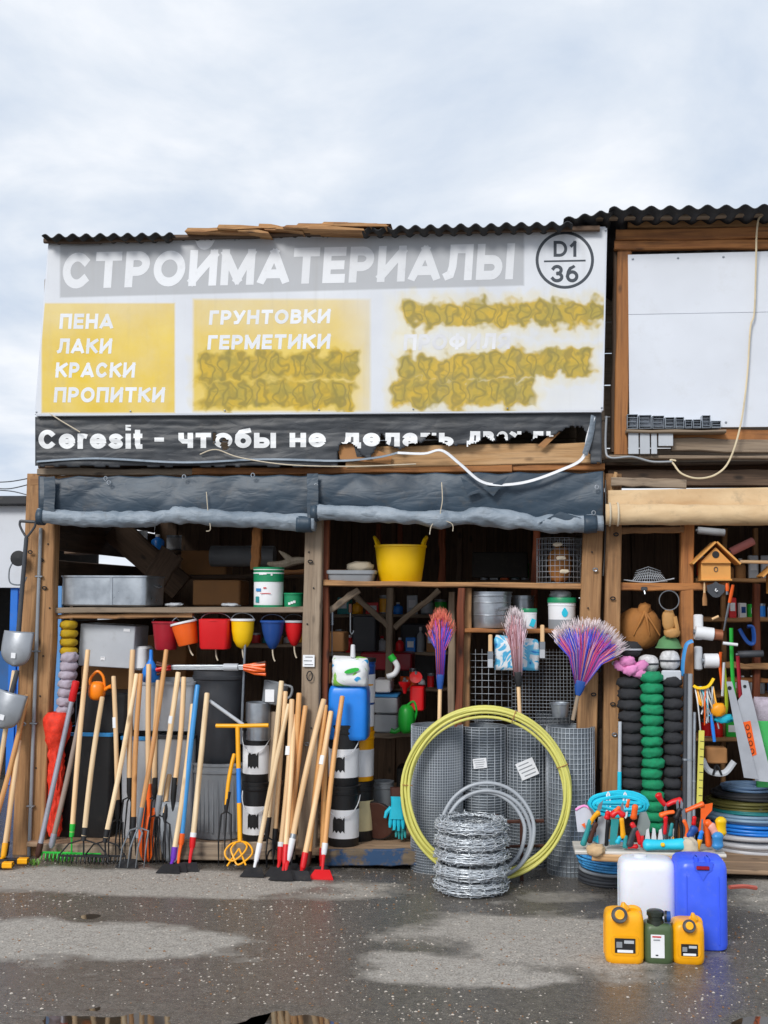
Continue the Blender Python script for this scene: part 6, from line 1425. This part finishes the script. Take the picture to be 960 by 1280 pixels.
roller('wooden rolling handle on the right of the birdhouse', 925, 702, 975, 703, .1, .011, W_HANDLE)
roller('white tape roll with copper band at the top of the hanging goods', 869, 790, 892, 793, -.02, .04, M_WHITE)
roller('copper coloured end roll beside the white tape', 892, 793, 903, 794, .0, .034, mat('copper_film', 'a8684a', .4, .4))
roller('white paper roll hanging below the tape rolls', 880, 826, 898, 826, -.02, .045, M_WHITE)
roller('black and silver cylinder lying on the right shelf', 922, 818, 954, 817, .2, .022, M_DGREY)
crate('white_box', 'small white upright box at the top of the hanging goods', 'box', 868, 880, 768, 800, .0, .06, M_WHITE)
crate('white_box', 'tall white pack with grey band under the tape rolls', 'box', 869, 879, 808, 838, -.01, .06, M_LGREY)
hangtool('wood_peg', 'short wooden pegs beside the white upright box', 'peg', 890, 765, 774, -.03, (('peg', W_HANDLE, ((0, .008), (1, .008)), 1),), 65)
hangtool('white_tube', 'thin white tube lying across the green strap', 'tube', 922, 788, 806, -.06, (('tube', M_WHITE, ((0, .01), (1, .01)), 1),), -84)
# green strap, red strap, pipes
def strap(name, label, cat, pts, r, m, fl=.3, y=-.06): 
    q = curve_pts([P(x, y_, y) for x, y_ in pts]); o = q[-1].copy(); return MB().tube([p_ - o for p_ in q], r, 8, flat=fl).build(name, m, None, T(o), label=label, cat=cat)
strap('green_level', 'bright green flat bar hanging behind the saw blades', 'bar', [(914, 785), (915, 830), (918, 870), (924, 910)], .02, M_GREEN, .3, .02)
strap('red_bar', 'crimson bar hanging behind the right saw blade', 'bar', [(922, 820), (924, 850), (926, 875)], .018, M_DRED, .4, .06)
strap('blue_strap', 'blue grey strap hooked on the post above the pipes', 'strap', [(866, 801), (858, 806), (854, 825), (853, 845)], .014, M_BTUBE, .35, -.08)
strap('blue_pliers', 'blue plastic frame hanging deep in the right stall', 'tool', [(924, 786), (934, 802), (942, 803), (941, 785), (934, 783)], .016, M_NAVY, .6, .3)
strap('yellow_twine', 'yellow green cord bundle beside the green bar', 'cord', [(905, 835), (907, 860), (908, 885), (904, 900)], .014, mat('lime_cord', 'a8b820', .6), .6, -.02)
strap('red_white_packet', 'orange and white hanging packet beside the paper roll', 'packet', [(901, 815), (900, 830), (902, 850), (903, 862)], .016, M_ORANGE, .3, -.03)
strap('white_packet', 'white printed packet hanging below the orange one', 'packet', [(905, 828), (904, 850), (903, 870)], .013, M_WHITE, .3, -.05)
for k, (x, w, m, lab) in enumerate(((857, .011, M_DGREY, 'dark grey pipe, left of the three before the orange post'), (862.5, .012, M_GREYP, 'grey pipe in the middle before the orange post'), (868, .008, M_ZINC, 'slim silver pipe, right of the three before the orange post'))):
    a, b_ = P(x, 842 if k < 2 else 890, -.09), P(x - 2, 1060, -.14); b_.z = .07; th = thing('pipe', lab, 'pipe', along(b_, a), 'pipes before the orange post'); L = (a - b_).length; MB().tube([(0, 0, 0), (0, 0, L - .002), (0, 0, L)], [w * 1.3, w * 1.3, w], 12).build('tube', m, th)
    MB().tube([(0, 0, L * .55), (0, 0, L * .56)], w * 1.5, 12).build('clip', M_ZINC, th)
a, b_ = P(877, 913, -.12), P(874, 1010, -.14); th = thing('folding_rule', 'yellow measuring stick with black marks before the pipes', 'rule', along(b_, a)); L = (a - b_).length; MB().box(0, 0, L / 2, .034, .01, L, .002).build('stick', mat('pale_yellow', 'd8d060', .5), th)
for k in range(9): MB().box(.004, -.0058, L * (.06 + .1 * k), .022, .001, .004, .0002).build('mark', M_BLACK, th, RY(0))
a, b_ = P(775, 902, -.14), P(774, 1010, -.14); th = thing('thin_pole', 'thin pole, silver above and light blue below, beside the left glove column', 'pole', along(b_, a)); L = (a - b_).length; MB().tube([(0, 0, 0), (0, 0, L * .42)], .013, 10).build('lower_tube', M_CYAN, th); MB().tube([(0, 0, L * .42), (0, 0, L)], .011, 10).build('upper_tube', M_LGREY, th)
# yellow rake head, rope tangle, beads
th = thing('rope_tangle', 'tangle of coloured cords and clips hanging under a yellow bracket', 'cords', P(882, 905, -.06)); o = th.matrix_world.translation
MB().tube(curve_pts([P(867, 857, -.1) - o, P(873, 860, -.11) - o, P(885, 858, -.11) - o, P(892, 848, -.1) - o], 5), .011, 8, flat=.5).build('bracket', M_YEL, th)
for i in range(26):
    m = random.choice((M_LGREY, M_ROPE, M_AMBER, M_STEEL, M_CYAN, M_ORANGE, M_WHITE)); x = random.uniform(868, 892); x2 = x + random.uniform(-4, 14); yb = random.uniform(880, 915)
    MB().tube(curve_pts([P(x, 858, -.08) - o, P((x + x2) / 2 + random.uniform(-4, 4), 880, -.09 + random.uniform(-.03, .02)) - o, P(x2, yb, -.07 + random.uniform(-.03, .02)) - o], 5), random.uniform(.003, .006), 5).build('cord', m, th)
blobby('orange_pouch', mat('marigold', 'f5a010', .5), .045, .03, .04, amp=.2, parent=th, M=T(P(898, 887, -.1) - o)); blobby('blue_fringe', M_CYAN, .06, .025, .025, amp=.4, parent=th, M=T(P(905, 898, -.07) - o))
hangtool('blue_chisel', 'bright blue chisel hanging below the cord tangle', 'chisel', 893, 893, 927, -.1, (('handle', M_BLUE, ((0, .011), (.5, .013), (1, .009)), .8),), -6)
crate('cardboard_box', 'brown box hanging low behind the yellow measuring stick', 'box', 884, 910, 935, 955, .05, .12, M_CARD)
th = thing('white_basket', 'white curved plastic tray below the brown box', 'tray', P(897, 968, -.0)); MB().tube(curve_pts([Vector((-.09, 0, .09)), Vector((-.05, 0, .02)), Vector((.04, 0, .01)), Vector((.1, 0, .08))], 6), .022, 8, flat=.7).build('tray', M_LGREY, th); MB().tube(curve_pts([Vector((-.03, -.02, .0)), Vector((-.01, -.03, .06)), Vector((.02, -.02, .0))], 4), .007, 6).build('cable', M_BLACK, th)
# two big saw blades
def sawblade(label, pts, y, group):
    q = [P(x, y_, y) for x, y_ in pts]; o = P(sum(p_[0] for p_ in pts) / len(pts), pts[2][1], y); th = thing('saw_blade', label, 'saw', o, group); MB().poly([(p_.x - o.x, p_.z - o.z) for p_ in q], .003).build('blade', mat('matte_steel', 'b4b8c0', .45, .3, dirt=.12), th); return th, o
th, o = sawblade('pale steel saw blade hanging, left one of two', [(908, 852), (915, 852), (948, 974), (930, 972)], -.12, 'big saw blades')
MB().lathe([(0, 0), (.012, 0), (.012, .002), (0, .002)], 12, M=T(P(912, 860, -.122) - o) @ RX(90)).build('hole', M_BLACK, th)
th, o = sawblade('pale steel saw blade with orange block print, right one of two', [(926, 850), (935, 851), (966, 978), (944, 976), (922, 876), (928, 868)], -.09, 'big saw blades')
MB().lathe([(0, 0), (.01, 0), (.01, .002), (0, .002)], 12, M=T(P(931, 858, -.092) - o) @ RX(90)).build('hole', M_BLACK, th)
MB().poly([(P(x, y_, -.093).x - o.x, P(x, y_, -.093).z - o.z) for x, y_ in ((928, 903), (938, 901), (946, 943), (937, 947))], .001, T(0, -.003, 0)).build('orange_print', M_ORANGE, th)
for k in range(4): q_ = P(934.5 + 1.9 * k, 909 + 10 * k, -.097) - o; MB().tube([q_ + Vector((.011 * math.cos(a * .785), 0, .016 * math.sin(a * .785))) for a in range(8)], .0022, 4, True).build('print_mark', M_BROWN, th)
# green and pale goods on the right edge
bag('pale mauve bag at the right edge behind the saw blades', 944, 990, 873, 905, .1, .1, M_LILAC, [])
crate('green_board', 'green plastic sheet at the right edge beside the saw blades', 'sheet', 946, 1000, 902, 985, -.0, .03, mat('mint_green', '3fae5a', .5), b=.004)
# ---------------------------------------------------------------- hose coils by the right stall
g0 = onground(884, 1000, 975, 1078)
c0 = g0[0]; Rc = .30
def hosecoil(label, z, R_, r, turns, layers, m, dx=0):
    o = coil('hose_coil', label, 'hose', None, R_, r, turns, layers, m, 'hose coils stacked by the right stall', M=T(c0.x + dx - .03, c0.y - .06, z)); return z + layers * r * 1.8 + r * .4
wboard(None, 'plank', (c0.x - .35, c0.y, .03), (c0.x + .4, c0.y, .03), .3, .035, W_POST, Vector((0, 0, 1)), label='wooden plank lying under the stack of hose coils', cat='plank')
z = .05
z = hosecoil('thick grey hose coil, lowest of the stack by the right stall', z, Rc + .03, .016, 4, 4, mat('pale_grey_hose', 'b8bac0', .4, dirt=.12))
z = hosecoil('bright blue hose coil above the grey one', z, Rc + .01, .011, 4, 3, M_BLUE, .02)
z = hosecoil('slate blue and white hose coil in the middle of the stack', z, Rc - .01, .011, 4, 3, mat('slate_hose', '8fb0cc', .4), -.01)
z = hosecoil('thin teal hose coil above the slate one', z, Rc - .02, .009, 4, 1, M_TEAL, .01)
z = hosecoil('dark olive hose coil near the top of the stack', z, Rc - .06, .010, 4, 3, mat('dark_olive_hose', '77733c', .4), -.03)
z2 = hosecoil('dark hose coil at the top of the stack', z, Rc - .07, .012, 3, 2, M_DGREY, -.01)
hosecoil('pale blue hose coil crowning the stack', z2, Rc - .14, .009, 5, 2, mat('ice_blue_hose', '7f9fc4', .35), -.02)
th = thing('paper_tag', 'white paper tag stuck on the olive hose coil', 'tag', (c0.x - .03, c0.y - Rc + .03, z - .05)); label_on(th, M_PAPER, 0, 0, .065, .06, -.012, 0, 4)
cable('hose_end', 'red hose end lying on the asphalt beside the blue canister', 'hose', [(945, 1110, -.9), (930, 1108, -.95), (912, 1109, -1.0)], .012, mat('brick_red_hose', 'b85a4a', .5))
# ---------------------------------------------------------------- low display board with small tools
TZ = .30
ya = G(820, 1066, TZ).y
xa, xb = G(722, 1066, TZ).x, G(906, 1066, TZ).x
tbl = thing('display_board', 'low white topped board on coils holding small garden tools', 'board', ((xa + xb) / 2, ya + .17, 0)); inv = tbl.matrix_world.inverted()
wboard(tbl, 'top_board', (xa - .01, ya + .14, TZ - .012), (xb, ya + .14, TZ - .012), .27, .022, wood('whitewashed_board', 'dcd8d2', 'c8c0b4', stain=.2), Vector((0, 0, 1)))
wboard(tbl, 'edge_board', (xa + .08, ya - .005, TZ - .032), (xb - .02, ya - .005, TZ - .036), .036, .02, W_BOARD)
wboard(tbl, 'bearer', (xa + .1, ya + .2, TZ - .05), (xb - .1, ya + .2, TZ - .05), .06, .05, W_POST, Vector((0, 0, 1)))
for x in (xa + .42, xb - .12): MB().box(x, ya + .22, (TZ - .08) / 2, .16, .14, TZ - .08, .006).build('support_block', M_LGREY, tbl, inv)
# coils below the board
cb0 = G(770, 1112); cb0 = Vector((cb0.x - .0, cb0.y + .2, 0)); zz = 0
for lab, R_, r, t_, l_, m in (('dark cable coil on the ground under the display board', .2, .012, 5, 3, M_DGREY), ('grey cable coil between the dark and blue ones', .197, .010, 4, 1, M_GREYP), ('blue and white striped cord coil under the display board', .195, .008, 5, 8, mat('striped_blue_cord', '4aa2e0', .45, var=.35, scale=40))):
    coil('cable_coil', lab, 'cable', None, R_, r, t_, l_, m, 'coils under the display board', M=T(cb0.x, cb0.y, zz)); zz += l_ * r * 1.8 + r * .3
# cyan rope hank
q = P(773, 1020, ya + .3); th = thing('rope_hank', 'bright cyan rope hank lying at the back of the display board', 'rope', q)
for i in range(16):
    f = i / 15; MB().tube([( .165 * math.cos(a * .2618) * (1 - .3 * f + .02 * math.sin(i * 9)), -.03 * f + .03 * math.sin(i * 5), .07 + .066 * math.sin(a * .2618) * (1 - .95 * f) + .006 * math.sin(i * 3 + a * .5)) for a in range(24)], .0105, 6, True).build('strand', M_CYAN, th)
for x in (-.06, .035): MB().tube([(x + .01 * math.sin(a * .524), -.045 + .01 * math.cos(a * .524), .07 + .07 * math.cos(a * .524)) for a in range(12)], .006, 6, True).build('tie', M_WHITE, th)
# small tools on the board: sighted outline strokes at the board's depth
def stroke(th, o, nm, m, pts, r, y, fl=.75):
    q = curve_pts([P(x, y_, y) - o for x, y_ in pts], 3); r = (r[0] * 1.3, r[1] * 1.3); rr_ = [r[0] + (r[1] - r[0]) * i / (len(q) - 1) for i in range(len(q))]
    n_ = len(q) - 1; d0 = (q[0] - q[1]).normalized(); d1 = (q[-1] - q[-2]).normalized(); q = [q[0] + d0 * rr_[0] * .55, q[0] + d0 * rr_[0] * .35] + q + [q[-1] + d1 * rr_[-1] * .35, q[-1] + d1 * rr_[-1] * .55]; rr_ = [rr_[0] * .35, rr_[0] * .75] + [r_ * (1 - .14 * math.sin(math.pi * i / n_)) for i, r_ in enumerate(rr_)] + [rr_[-1] * .75, rr_[-1] * .35]
    MB().tube(q, rr_, 10, flat=fl).build(nm, m, th, sharp=70)
def blade(th, o, nm, m, pts, y, t_=.012): MB().poly([(P(x, y_, y).x - o.x, P(x, y_, y).z - o.z) for x, y_ in pts], t_, T(0, y - o.y, 0)).build(nm, m, th)
def small(name, label, cat, y, foot, items):
    o = P(foot[0], foot[1], ya + y); th = thing(name, label, cat, o, 'small tools on the display board')
    for it in items:
        if it[0] == 's': stroke(th, o, it[1], it[2], it[3], it[4], ya + y + (it[5] if len(it) > 5 else 0))
        else: blade(th, o, it[1], it[2], it[3], ya + y + (it[4] if len(it) > 4 else 0))
M_CLEAR = mat('milky_plastic', 'c8ccd8', .35, dirt=.1)
small('trowel', 'milky plastic scoop at the left end of the display board', 'trowel', .08, (726, 1040), [('b', 'scoop', M_CLEAR, [(719, 1015), (722, 1008), (731, 1006), (740, 1012), (742, 1022), (730, 1040), (722, 1040)]), ('s', 'trim', M_PINK, [(720, 1012), (730, 1007), (739, 1012)], (.006, .006))])
small('pruner', 'pruner with teal and orange handles at the left of the board', 'pruner', .05, (731, 1056), [('s', 'teal_handle', M_TEAL, [(729, 1055), (734, 1040), (738, 1026)], (.016, .013)), ('s', 'orange_handle', M_AMBER, [(737, 1030), (742, 1022), (748, 1016)], (.012, .014)), ('s', 'brown_handle', M_BROWN, [(737, 1052), (741, 1040), (745, 1030)], (.013, .012)), ('b', 'tip', M_ORANGE, [(727, 1031), (732, 1036), (731, 1029)])])
small('putty_knife', 'grey plastic float standing behind the pruners', 'float', .12, (752, 1050), [('b', 'plate', M_LGREY, [(748, 1022), (760, 1019), (758, 1054), (743, 1056)]), ('b', 'foot', M_CYAN, [(738, 1050), (748, 1044), (748, 1054)], -.02)])
small('hand_tool', 'black handled tool with red knob on the board', 'hand tool', .06, (759, 1056), [('s', 'black_handle', M_BLACK, [(758, 1056), (759, 1040), (761, 1026)], (.01, .014)), ('s', 'knob', M_RED, [(759, 1022), (760, 1016)], (.017, .014))])
small('garden_knife', 'teal bladed garden knife with red grip on the board', 'knife', .05, (766, 1056), [('b', 'blade', M_TEAL, [(762, 1056), (764, 1024), (774, 1024), (770, 1056)]), ('s', 'grip', M_RED, [(765, 1019), (772, 1014), (779, 1019)], (.016, .016)), ('s', 'grip_top', M_ORANGE, [(770, 1014), (774, 1010)], (.014, .012))])
small('pruner', 'pruner with amber handle and teal jaws in the middle left', 'pruner', .04, (780, 1057), [('s', 'amber_handle', M_AMBER, [(779, 1046), (778, 1034), (777, 1024)], (.015, .012)), ('s', 'teal_jaw', M_TEAL, [(782, 1058), (782, 1046)], (.016, .012)), ('s', 'cyan_cap', M_CYAN, [(772, 1053), (775, 1047)], (.014, .012))])
small('hand_saw', 'small saw with orange grip and grey round blade', 'saw', .14, (806, 1040), [('b', 'blade', mat('grey_green_steel', '8f9a98', .4), [(800, 1016), (808, 1015), (813, 1028), (811, 1040), (803, 1046), (795, 1040)]), ('s', 'grip', M_ORANGE, [(792, 1022), (794, 1008)], (.018, .016), -.05), ('s', 'guard', M_ORANGE, [(784, 1008), (786, 1000)], (.01, .007), -.04)])
small('staple_gun', 'dark staple gun with red trigger on the board', 'staple gun', .04, (792, 1058), [('s', 'body', M_DGREY, [(787, 1056), (790, 1046), (794, 1036)], (.02, .016)), ('s', 'red_handle', M_RED, [(800, 1054), (797, 1042), (790, 1030)], (.012, .013)), ('s', 'base', M_RED, [(786, 1058), (796, 1058)], (.011, .011)), ('s', 'tip_handle', M_RED, [(803, 1058), (803, 1046)], (.01, .009))])
small('clamp_set', 'row of pale plastic clamp points standing on the board', 'clamps', .1, (820, 1050), [('b', 'point', M_WHITE, [(806 + 8 * k, 1052), (808 + 8 * k, 1038 - 3 * (k % 2)), (811 + 8 * k, 1036), (813 + 8 * k, 1052)], .01 * k) for k in range(5)])
small('tool_box', 'long turquoise case with yellow badge at the front of the board', 'case', .02, (830, 1062), [('s', 'case', M_CYAN, [(808, 1056), (830, 1056), (853, 1055)], (.027, .027)), ('s', 'badge', M_YEL, [(827.5, 1056), (829.5, 1056)], (.01, .01), -.027)])
small('bypass_lopper', 'lopper with red butterfly handles standing upright on the board', 'lopper', .13, (832, 1048), [('s', 'left_grip', M_RED, [(831, 1006), (826, 1000), (823, 994)], (.011, .018)), ('s', 'right_grip', M_RED, [(834, 1006), (842, 1002), (850, 1001)], (.011, .018)), ('s', 'stem', M_STEEL, [(832, 1005), (832, 1022), (833, 1048)], (.008, .01))])
small('pliers', 'dark pliers with black handles in the middle of the board', 'pliers', .09, (847, 1050), [('s', 'head', M_IRON, [(846, 1022), (850, 1012)], (.02, .014)), ('s', 'left_handle', M_BLACK, [(844, 1050), (845, 1036), (847, 1022)], (.009, .011)), ('s', 'right_handle', M_BLACK, [(852, 1050), (852, 1036), (850, 1022)], (.009, .011)), ('s', 'amber_tip', M_AMBER, [(842, 1053), (842, 1047)], (.01, .008))])
small('hammer', 'orange handled hammer lying across the pliers', 'hammer', .07, (838, 1050), [('s', 'cross_handle', M_ORANGE, [(826, 1019), (834, 1016), (842, 1015)], (.013, .009)), ('s', 'red_grip', M_RED, [(831, 1042), (832, 1030), (832, 1022)], (.009, .013)), ('s', 'teal_grip', M_TEAL, [(838, 1044), (840, 1030)], (.012, .009))])
small('pliers', 'pliers with orange looped handles right of the dark pair', 'pliers', .06, (857, 1050), [('s', 'outer_handle', M_ORANGE, [(857, 1050), (859, 1036), (855, 1026)], (.01, .01)), ('s', 'blue_joint', M_NAVY, [(862, 1045), (868, 1036)], (.02, .022))])
small('garden_shears', 'large orange red shears standing at the right of the board', 'shears', .08, (881, 1055), [('s', 'arm', M_ORANGE, [(856, 1014), (870, 1008), (878, 1005)], (.009, .014)), ('b', 'body', M_ORANGE, [(876, 1007), (891, 1004), (890, 1013), (882, 1022), (880, 1040), (873, 1040), (876, 1022)]), ('s', 'lower_arm', M_ORANGE, [(886, 1056), (884, 1042), (882, 1030)], (.018, .018)), ('s', 'red_knob', M_RED, [(867, 1030), (868, 1022)], (.012, .012))])
small('screwdriver', 'screwdriver with amber and blue handle at the front right', 'screwdriver', .03, (873, 1062), [('s', 'amber_grip', M_AMBER, [(872, 1062), (875, 1050)], (.011, .013)), ('s', 'blue_end', M_BLUE, [(875, 1048), (877, 1040)], (.013, .012))])
small('garden_shears', 'coral and pale pink grip lying right of the shears', 'shears', .07, (893, 1054), [('s', 'coral_grip', M_ORANGE, [(884, 1028), (890, 1034)], (.018, .018)), ('s', 'pink_grip', mat('salmon_plastic', 'f0a898', .4), [(889, 1032), (896, 1046)], (.02, .02))])
small('twine_ball', 'yellow twine ball at the right end of the board', 'twine', .1, (901, 1042), [('s', 'ball', M_YEL, [(901, 1041), (901, 1034), (901, 1026)], (.03, .03))])
small('twine_ball', 'light blue ball in front of the yellow twine', 'ball', .05, (897, 1058), [('s', 'ball', M_BTUBE, [(897, 1057), (897, 1052), (897, 1045)], (.03, .03))])
def jaw(th_label, pts_list, y):
    for o_ in [q_ for q_ in bpy.data.objects if q_.get('label') == th_label]:
        for pts in pts_list: MB().poly([(P(x, y_, ya + y).x - o_.location.x, P(x, y_, ya + y).z - o_.location.z) for x, y_ in pts], .004, T(0, ya + y - o_.location.y, 0)).build('steel_jaw', M_STEEL, o_)
jaw('pruner with teal and orange handles at the left of the board', [[(745, 1018), (748, 1006), (754, 1000), (752, 1010), (748, 1019)], [(742, 1024), (738, 1014), (734, 1006), (741, 1012), (746, 1020)]], .055)
jaw('pruner with amber handle and teal jaws in the middle left', [[(774, 1024), (774, 1010), (779, 1002), (780, 1014), (779, 1025)]], .045)
jaw('dark pliers with black handles in the middle of the board', [[(846, 1014), (845, 1003), (848, 999), (849, 1012)], [(850, 1012), (851, 999), (854, 1004), (853, 1014)]], .09)
jaw('pliers with orange looped handles right of the dark pair', [[(853, 1026), (852, 1014), (856, 1010), (858, 1026)]], .06)
jaw('lopper with red butterfly handles standing upright on the board', [[(828, 1048), (826, 1034), (832, 1026), (838, 1034), (836, 1048)]], .125)
jaw('screwdriver with amber and blue handle at the front right', [[(876, 1040), (877, 1024), (879, 1024), (879, 1040)]], .03)
blobby('cloth', M_TAN, .05, .06, .03, amp=.3, M=T(P(745, 1062, ya).x, ya + .01, TZ + .004), label='beige rag hanging over the left front edge of the board', cat='cloth')
blobby('cloth', M_ROPE, .045, .06, .05, amp=.3, seed=4, M=T(P(863, 1056, ya).x, ya + .03, TZ + .03), label='beige rag bunched on the board beside the turquoise case', cat='cloth')
# ---------------------------------------------------------------- canisters in front
mat('milky_white', 'dfe3ee', .35, dirt=.08, var=.04).node_tree.nodes['Principled BSDF'].inputs['Subsurface Weight'].default_value = .25
def seam(th, w, h, d, m, k=.03):
    MB().tube([(sx_ * (w + .0005), 0, z_) for sx_, z_ in ((-1, .03), (-1, h * .5), (-1, h - .07), (-.93, h - .03), (-.6, h - .004), (.6, h - .004), (.93, h - .03), (1, h - .07), (1, h * .5), (1, .03))], .0022, 5).build('mould_seam', m, th)
th, w, h, d = jerry('canister', 'big translucent white canister standing under the display board', 776, 848, 1077, 1183, mat('milky_white', 'dfe3ee', .35, dirt=.08, var=.04), .22, corner=.07, shoulder=.05)
MB().lathe([(.03, 0), (.032, .012), (.026, .016)], 18).build('cap', M_WHITE, th, T(-.03, 0, h - .004)); seam(th, w, h, d, MATS['milky_white'])
th, w, h, d = jerry('canister', 'tall violet blue canister with moulded handle on the asphalt', 847, 912, 1076, 1190, M_VBLUE, .24, corner=.045, shoulder=.045)
MB().poly([(-w * .35, h * .985), (w * .42, h * .985), (w * .36, h * .9), (w * .2, h * .87), (.0, h * .78), (-w * .16, h * .87), (-w * .3, h * .9)], .012).build('moulded_neck', M_VBLUE, th, T(.0, -d - .006, 0))
MB().box(.0, -d - .012, h * .925, w * .5, .008, .018, .003).build('red_label', M_DRED, th)
for s in (-1, 1): MB().box(s * w * .22, -d + .03, h + .002, .02, .05, .03, .006).build('handle_lug', M_VBLUE, th)
MB().box(w * .62, -d - .001, h * .45, .006, .006, h * .75, .002).build('rib', M_VBLUE, th); MB().box(-w * .62, -d - .001, h * .45, .006, .006, h * .75, .002).build('rib', M_VBLUE, th)
def fuelcan(label, x0, x1, yt, yb, body_t, capx, capy):
    th, w, h, d = jerry('fuel_can', label, x0, x1, body_t, yb, M_AMBER, .15, corner=.03, shoulder=.045); o = th.matrix_world.translation; th['category'] = 'fuel can'
    q = P(capx, capy, o.y - d) - o; s_ = w / .085; seam(th, w, h, d, M_AMBER)
    MB().loft([rr(w * .72, h * .2, .02, 0, n=4), rr(w * .70, h * .195, .02, .004, n=4)], T(0, -d + .001, h * .37) @ RX(90)).build('label_recess', M_AMBER, th)
    MB().tube([q + Vector((0, .06, -.02)), q + Vector((0, -.012, .004))], [.036 * s_, .033 * s_], 18).build('neck', M_AMBER, th)
    MB().tube([q + Vector((0, -.008, .002)), q + Vector((0, -.022, .008)), q + Vector((0, -.024, .0085))], [.036 * s_, .034 * s_, .03 * s_], 18).build('cap', M_DGREY, th)
    MB().tube([q + Vector((0, -.022, .008)), q + Vector((0, -.03, .011)), q + Vector((0, -.032, .0112))], [.022 * s_, .02 * s_, .015 * s_], 16).build('cap_insert', M_AMBER, th)
    t0 = P(capx + 5, yt, o.y - d * .6) - o
    MB().tube([q + Vector((.02, .05, -.012)), q + Vector((.03, .03, .03)), t0 - Vector((0, 0, .012)), t0], [.03 * s_, .02 * s_, .014 * s_, .008 * s_], 12).build('spout', M_AMBER, th)
    MB().tube(curve_pts([Vector((w * .85, 0, h - .05)), Vector((w * .78, .0, h - .004)), Vector((w * .3, .0, h + .002)), q + Vector((.03, .06, -.02))], 4), .014, 8).build('handle', M_AMBER, th)
    lb = MB().box(0, 0, 0, w * 1.05, .003, w * .74, .001).build('paper_label', M_BLACK, th, T(.0, -d - .005, h * .37))
    MB().box(0, -.003, -w * .27, w * .8, .002, w * .14, .0005).build('print', M_PAPER, lb); MB().box(-w * .3, -.003, .05 * w, w * .3, .002, w * .3, .0005).build('print', M_GREYP, lb); MB().box(w * .2, -.003, w * .2, w * .5, .002, w * .16, .0005).build('print', M_LGREY, lb)
fuelcan('yellow fuel can with dark cap, the larger one on the left', 757, 806, 1128, 1206, 1141, 774, 1144)
fuelcan('small yellow fuel can with dark cap in front of the blue canister', 842, 882, 1141, 1207, 1154, 861, 1158)
th, w, h, d = jerry('fuel_can', 'olive green fuel can with black screw cap between the yellow ones', 806, 843, 1156, 1206, M_OLIVE, .13, corner=.03, shoulder=.03)
th['category'] = 'fuel can'
MB().lathe([(.04, -.01), (.038, .012), (.034, .014), (.034, .03), (.04, .032), (.04, .05), (.03, .056), (.01, .058)], 20).build('cap', mat('dark_green_cap', '232b24', .4), th, T(-.012, -.02, h))
MB().tube([(.03, -.03, h + .03), (.04, -.032, h + .03)], .026, 14).build('spout_ring', M_BLACK, th)
MB().tube([(.03, -.03, h + .03), (.055, -.03, h + .03)], .024, 14).build('spout_cap', M_NAVY, th)
label_on(th, M_PAPER, -.008, h * .46, .062, .105, -d - .002, 0)
for z_, ww, m in ((.7, .04, M_RED), (.62, .03, M_GREYP), (.24, .012, M_DGREY)): MB().box(-.012, -d - .0045, h * z_, ww, .001, .006, .0002).build('print', m, th)
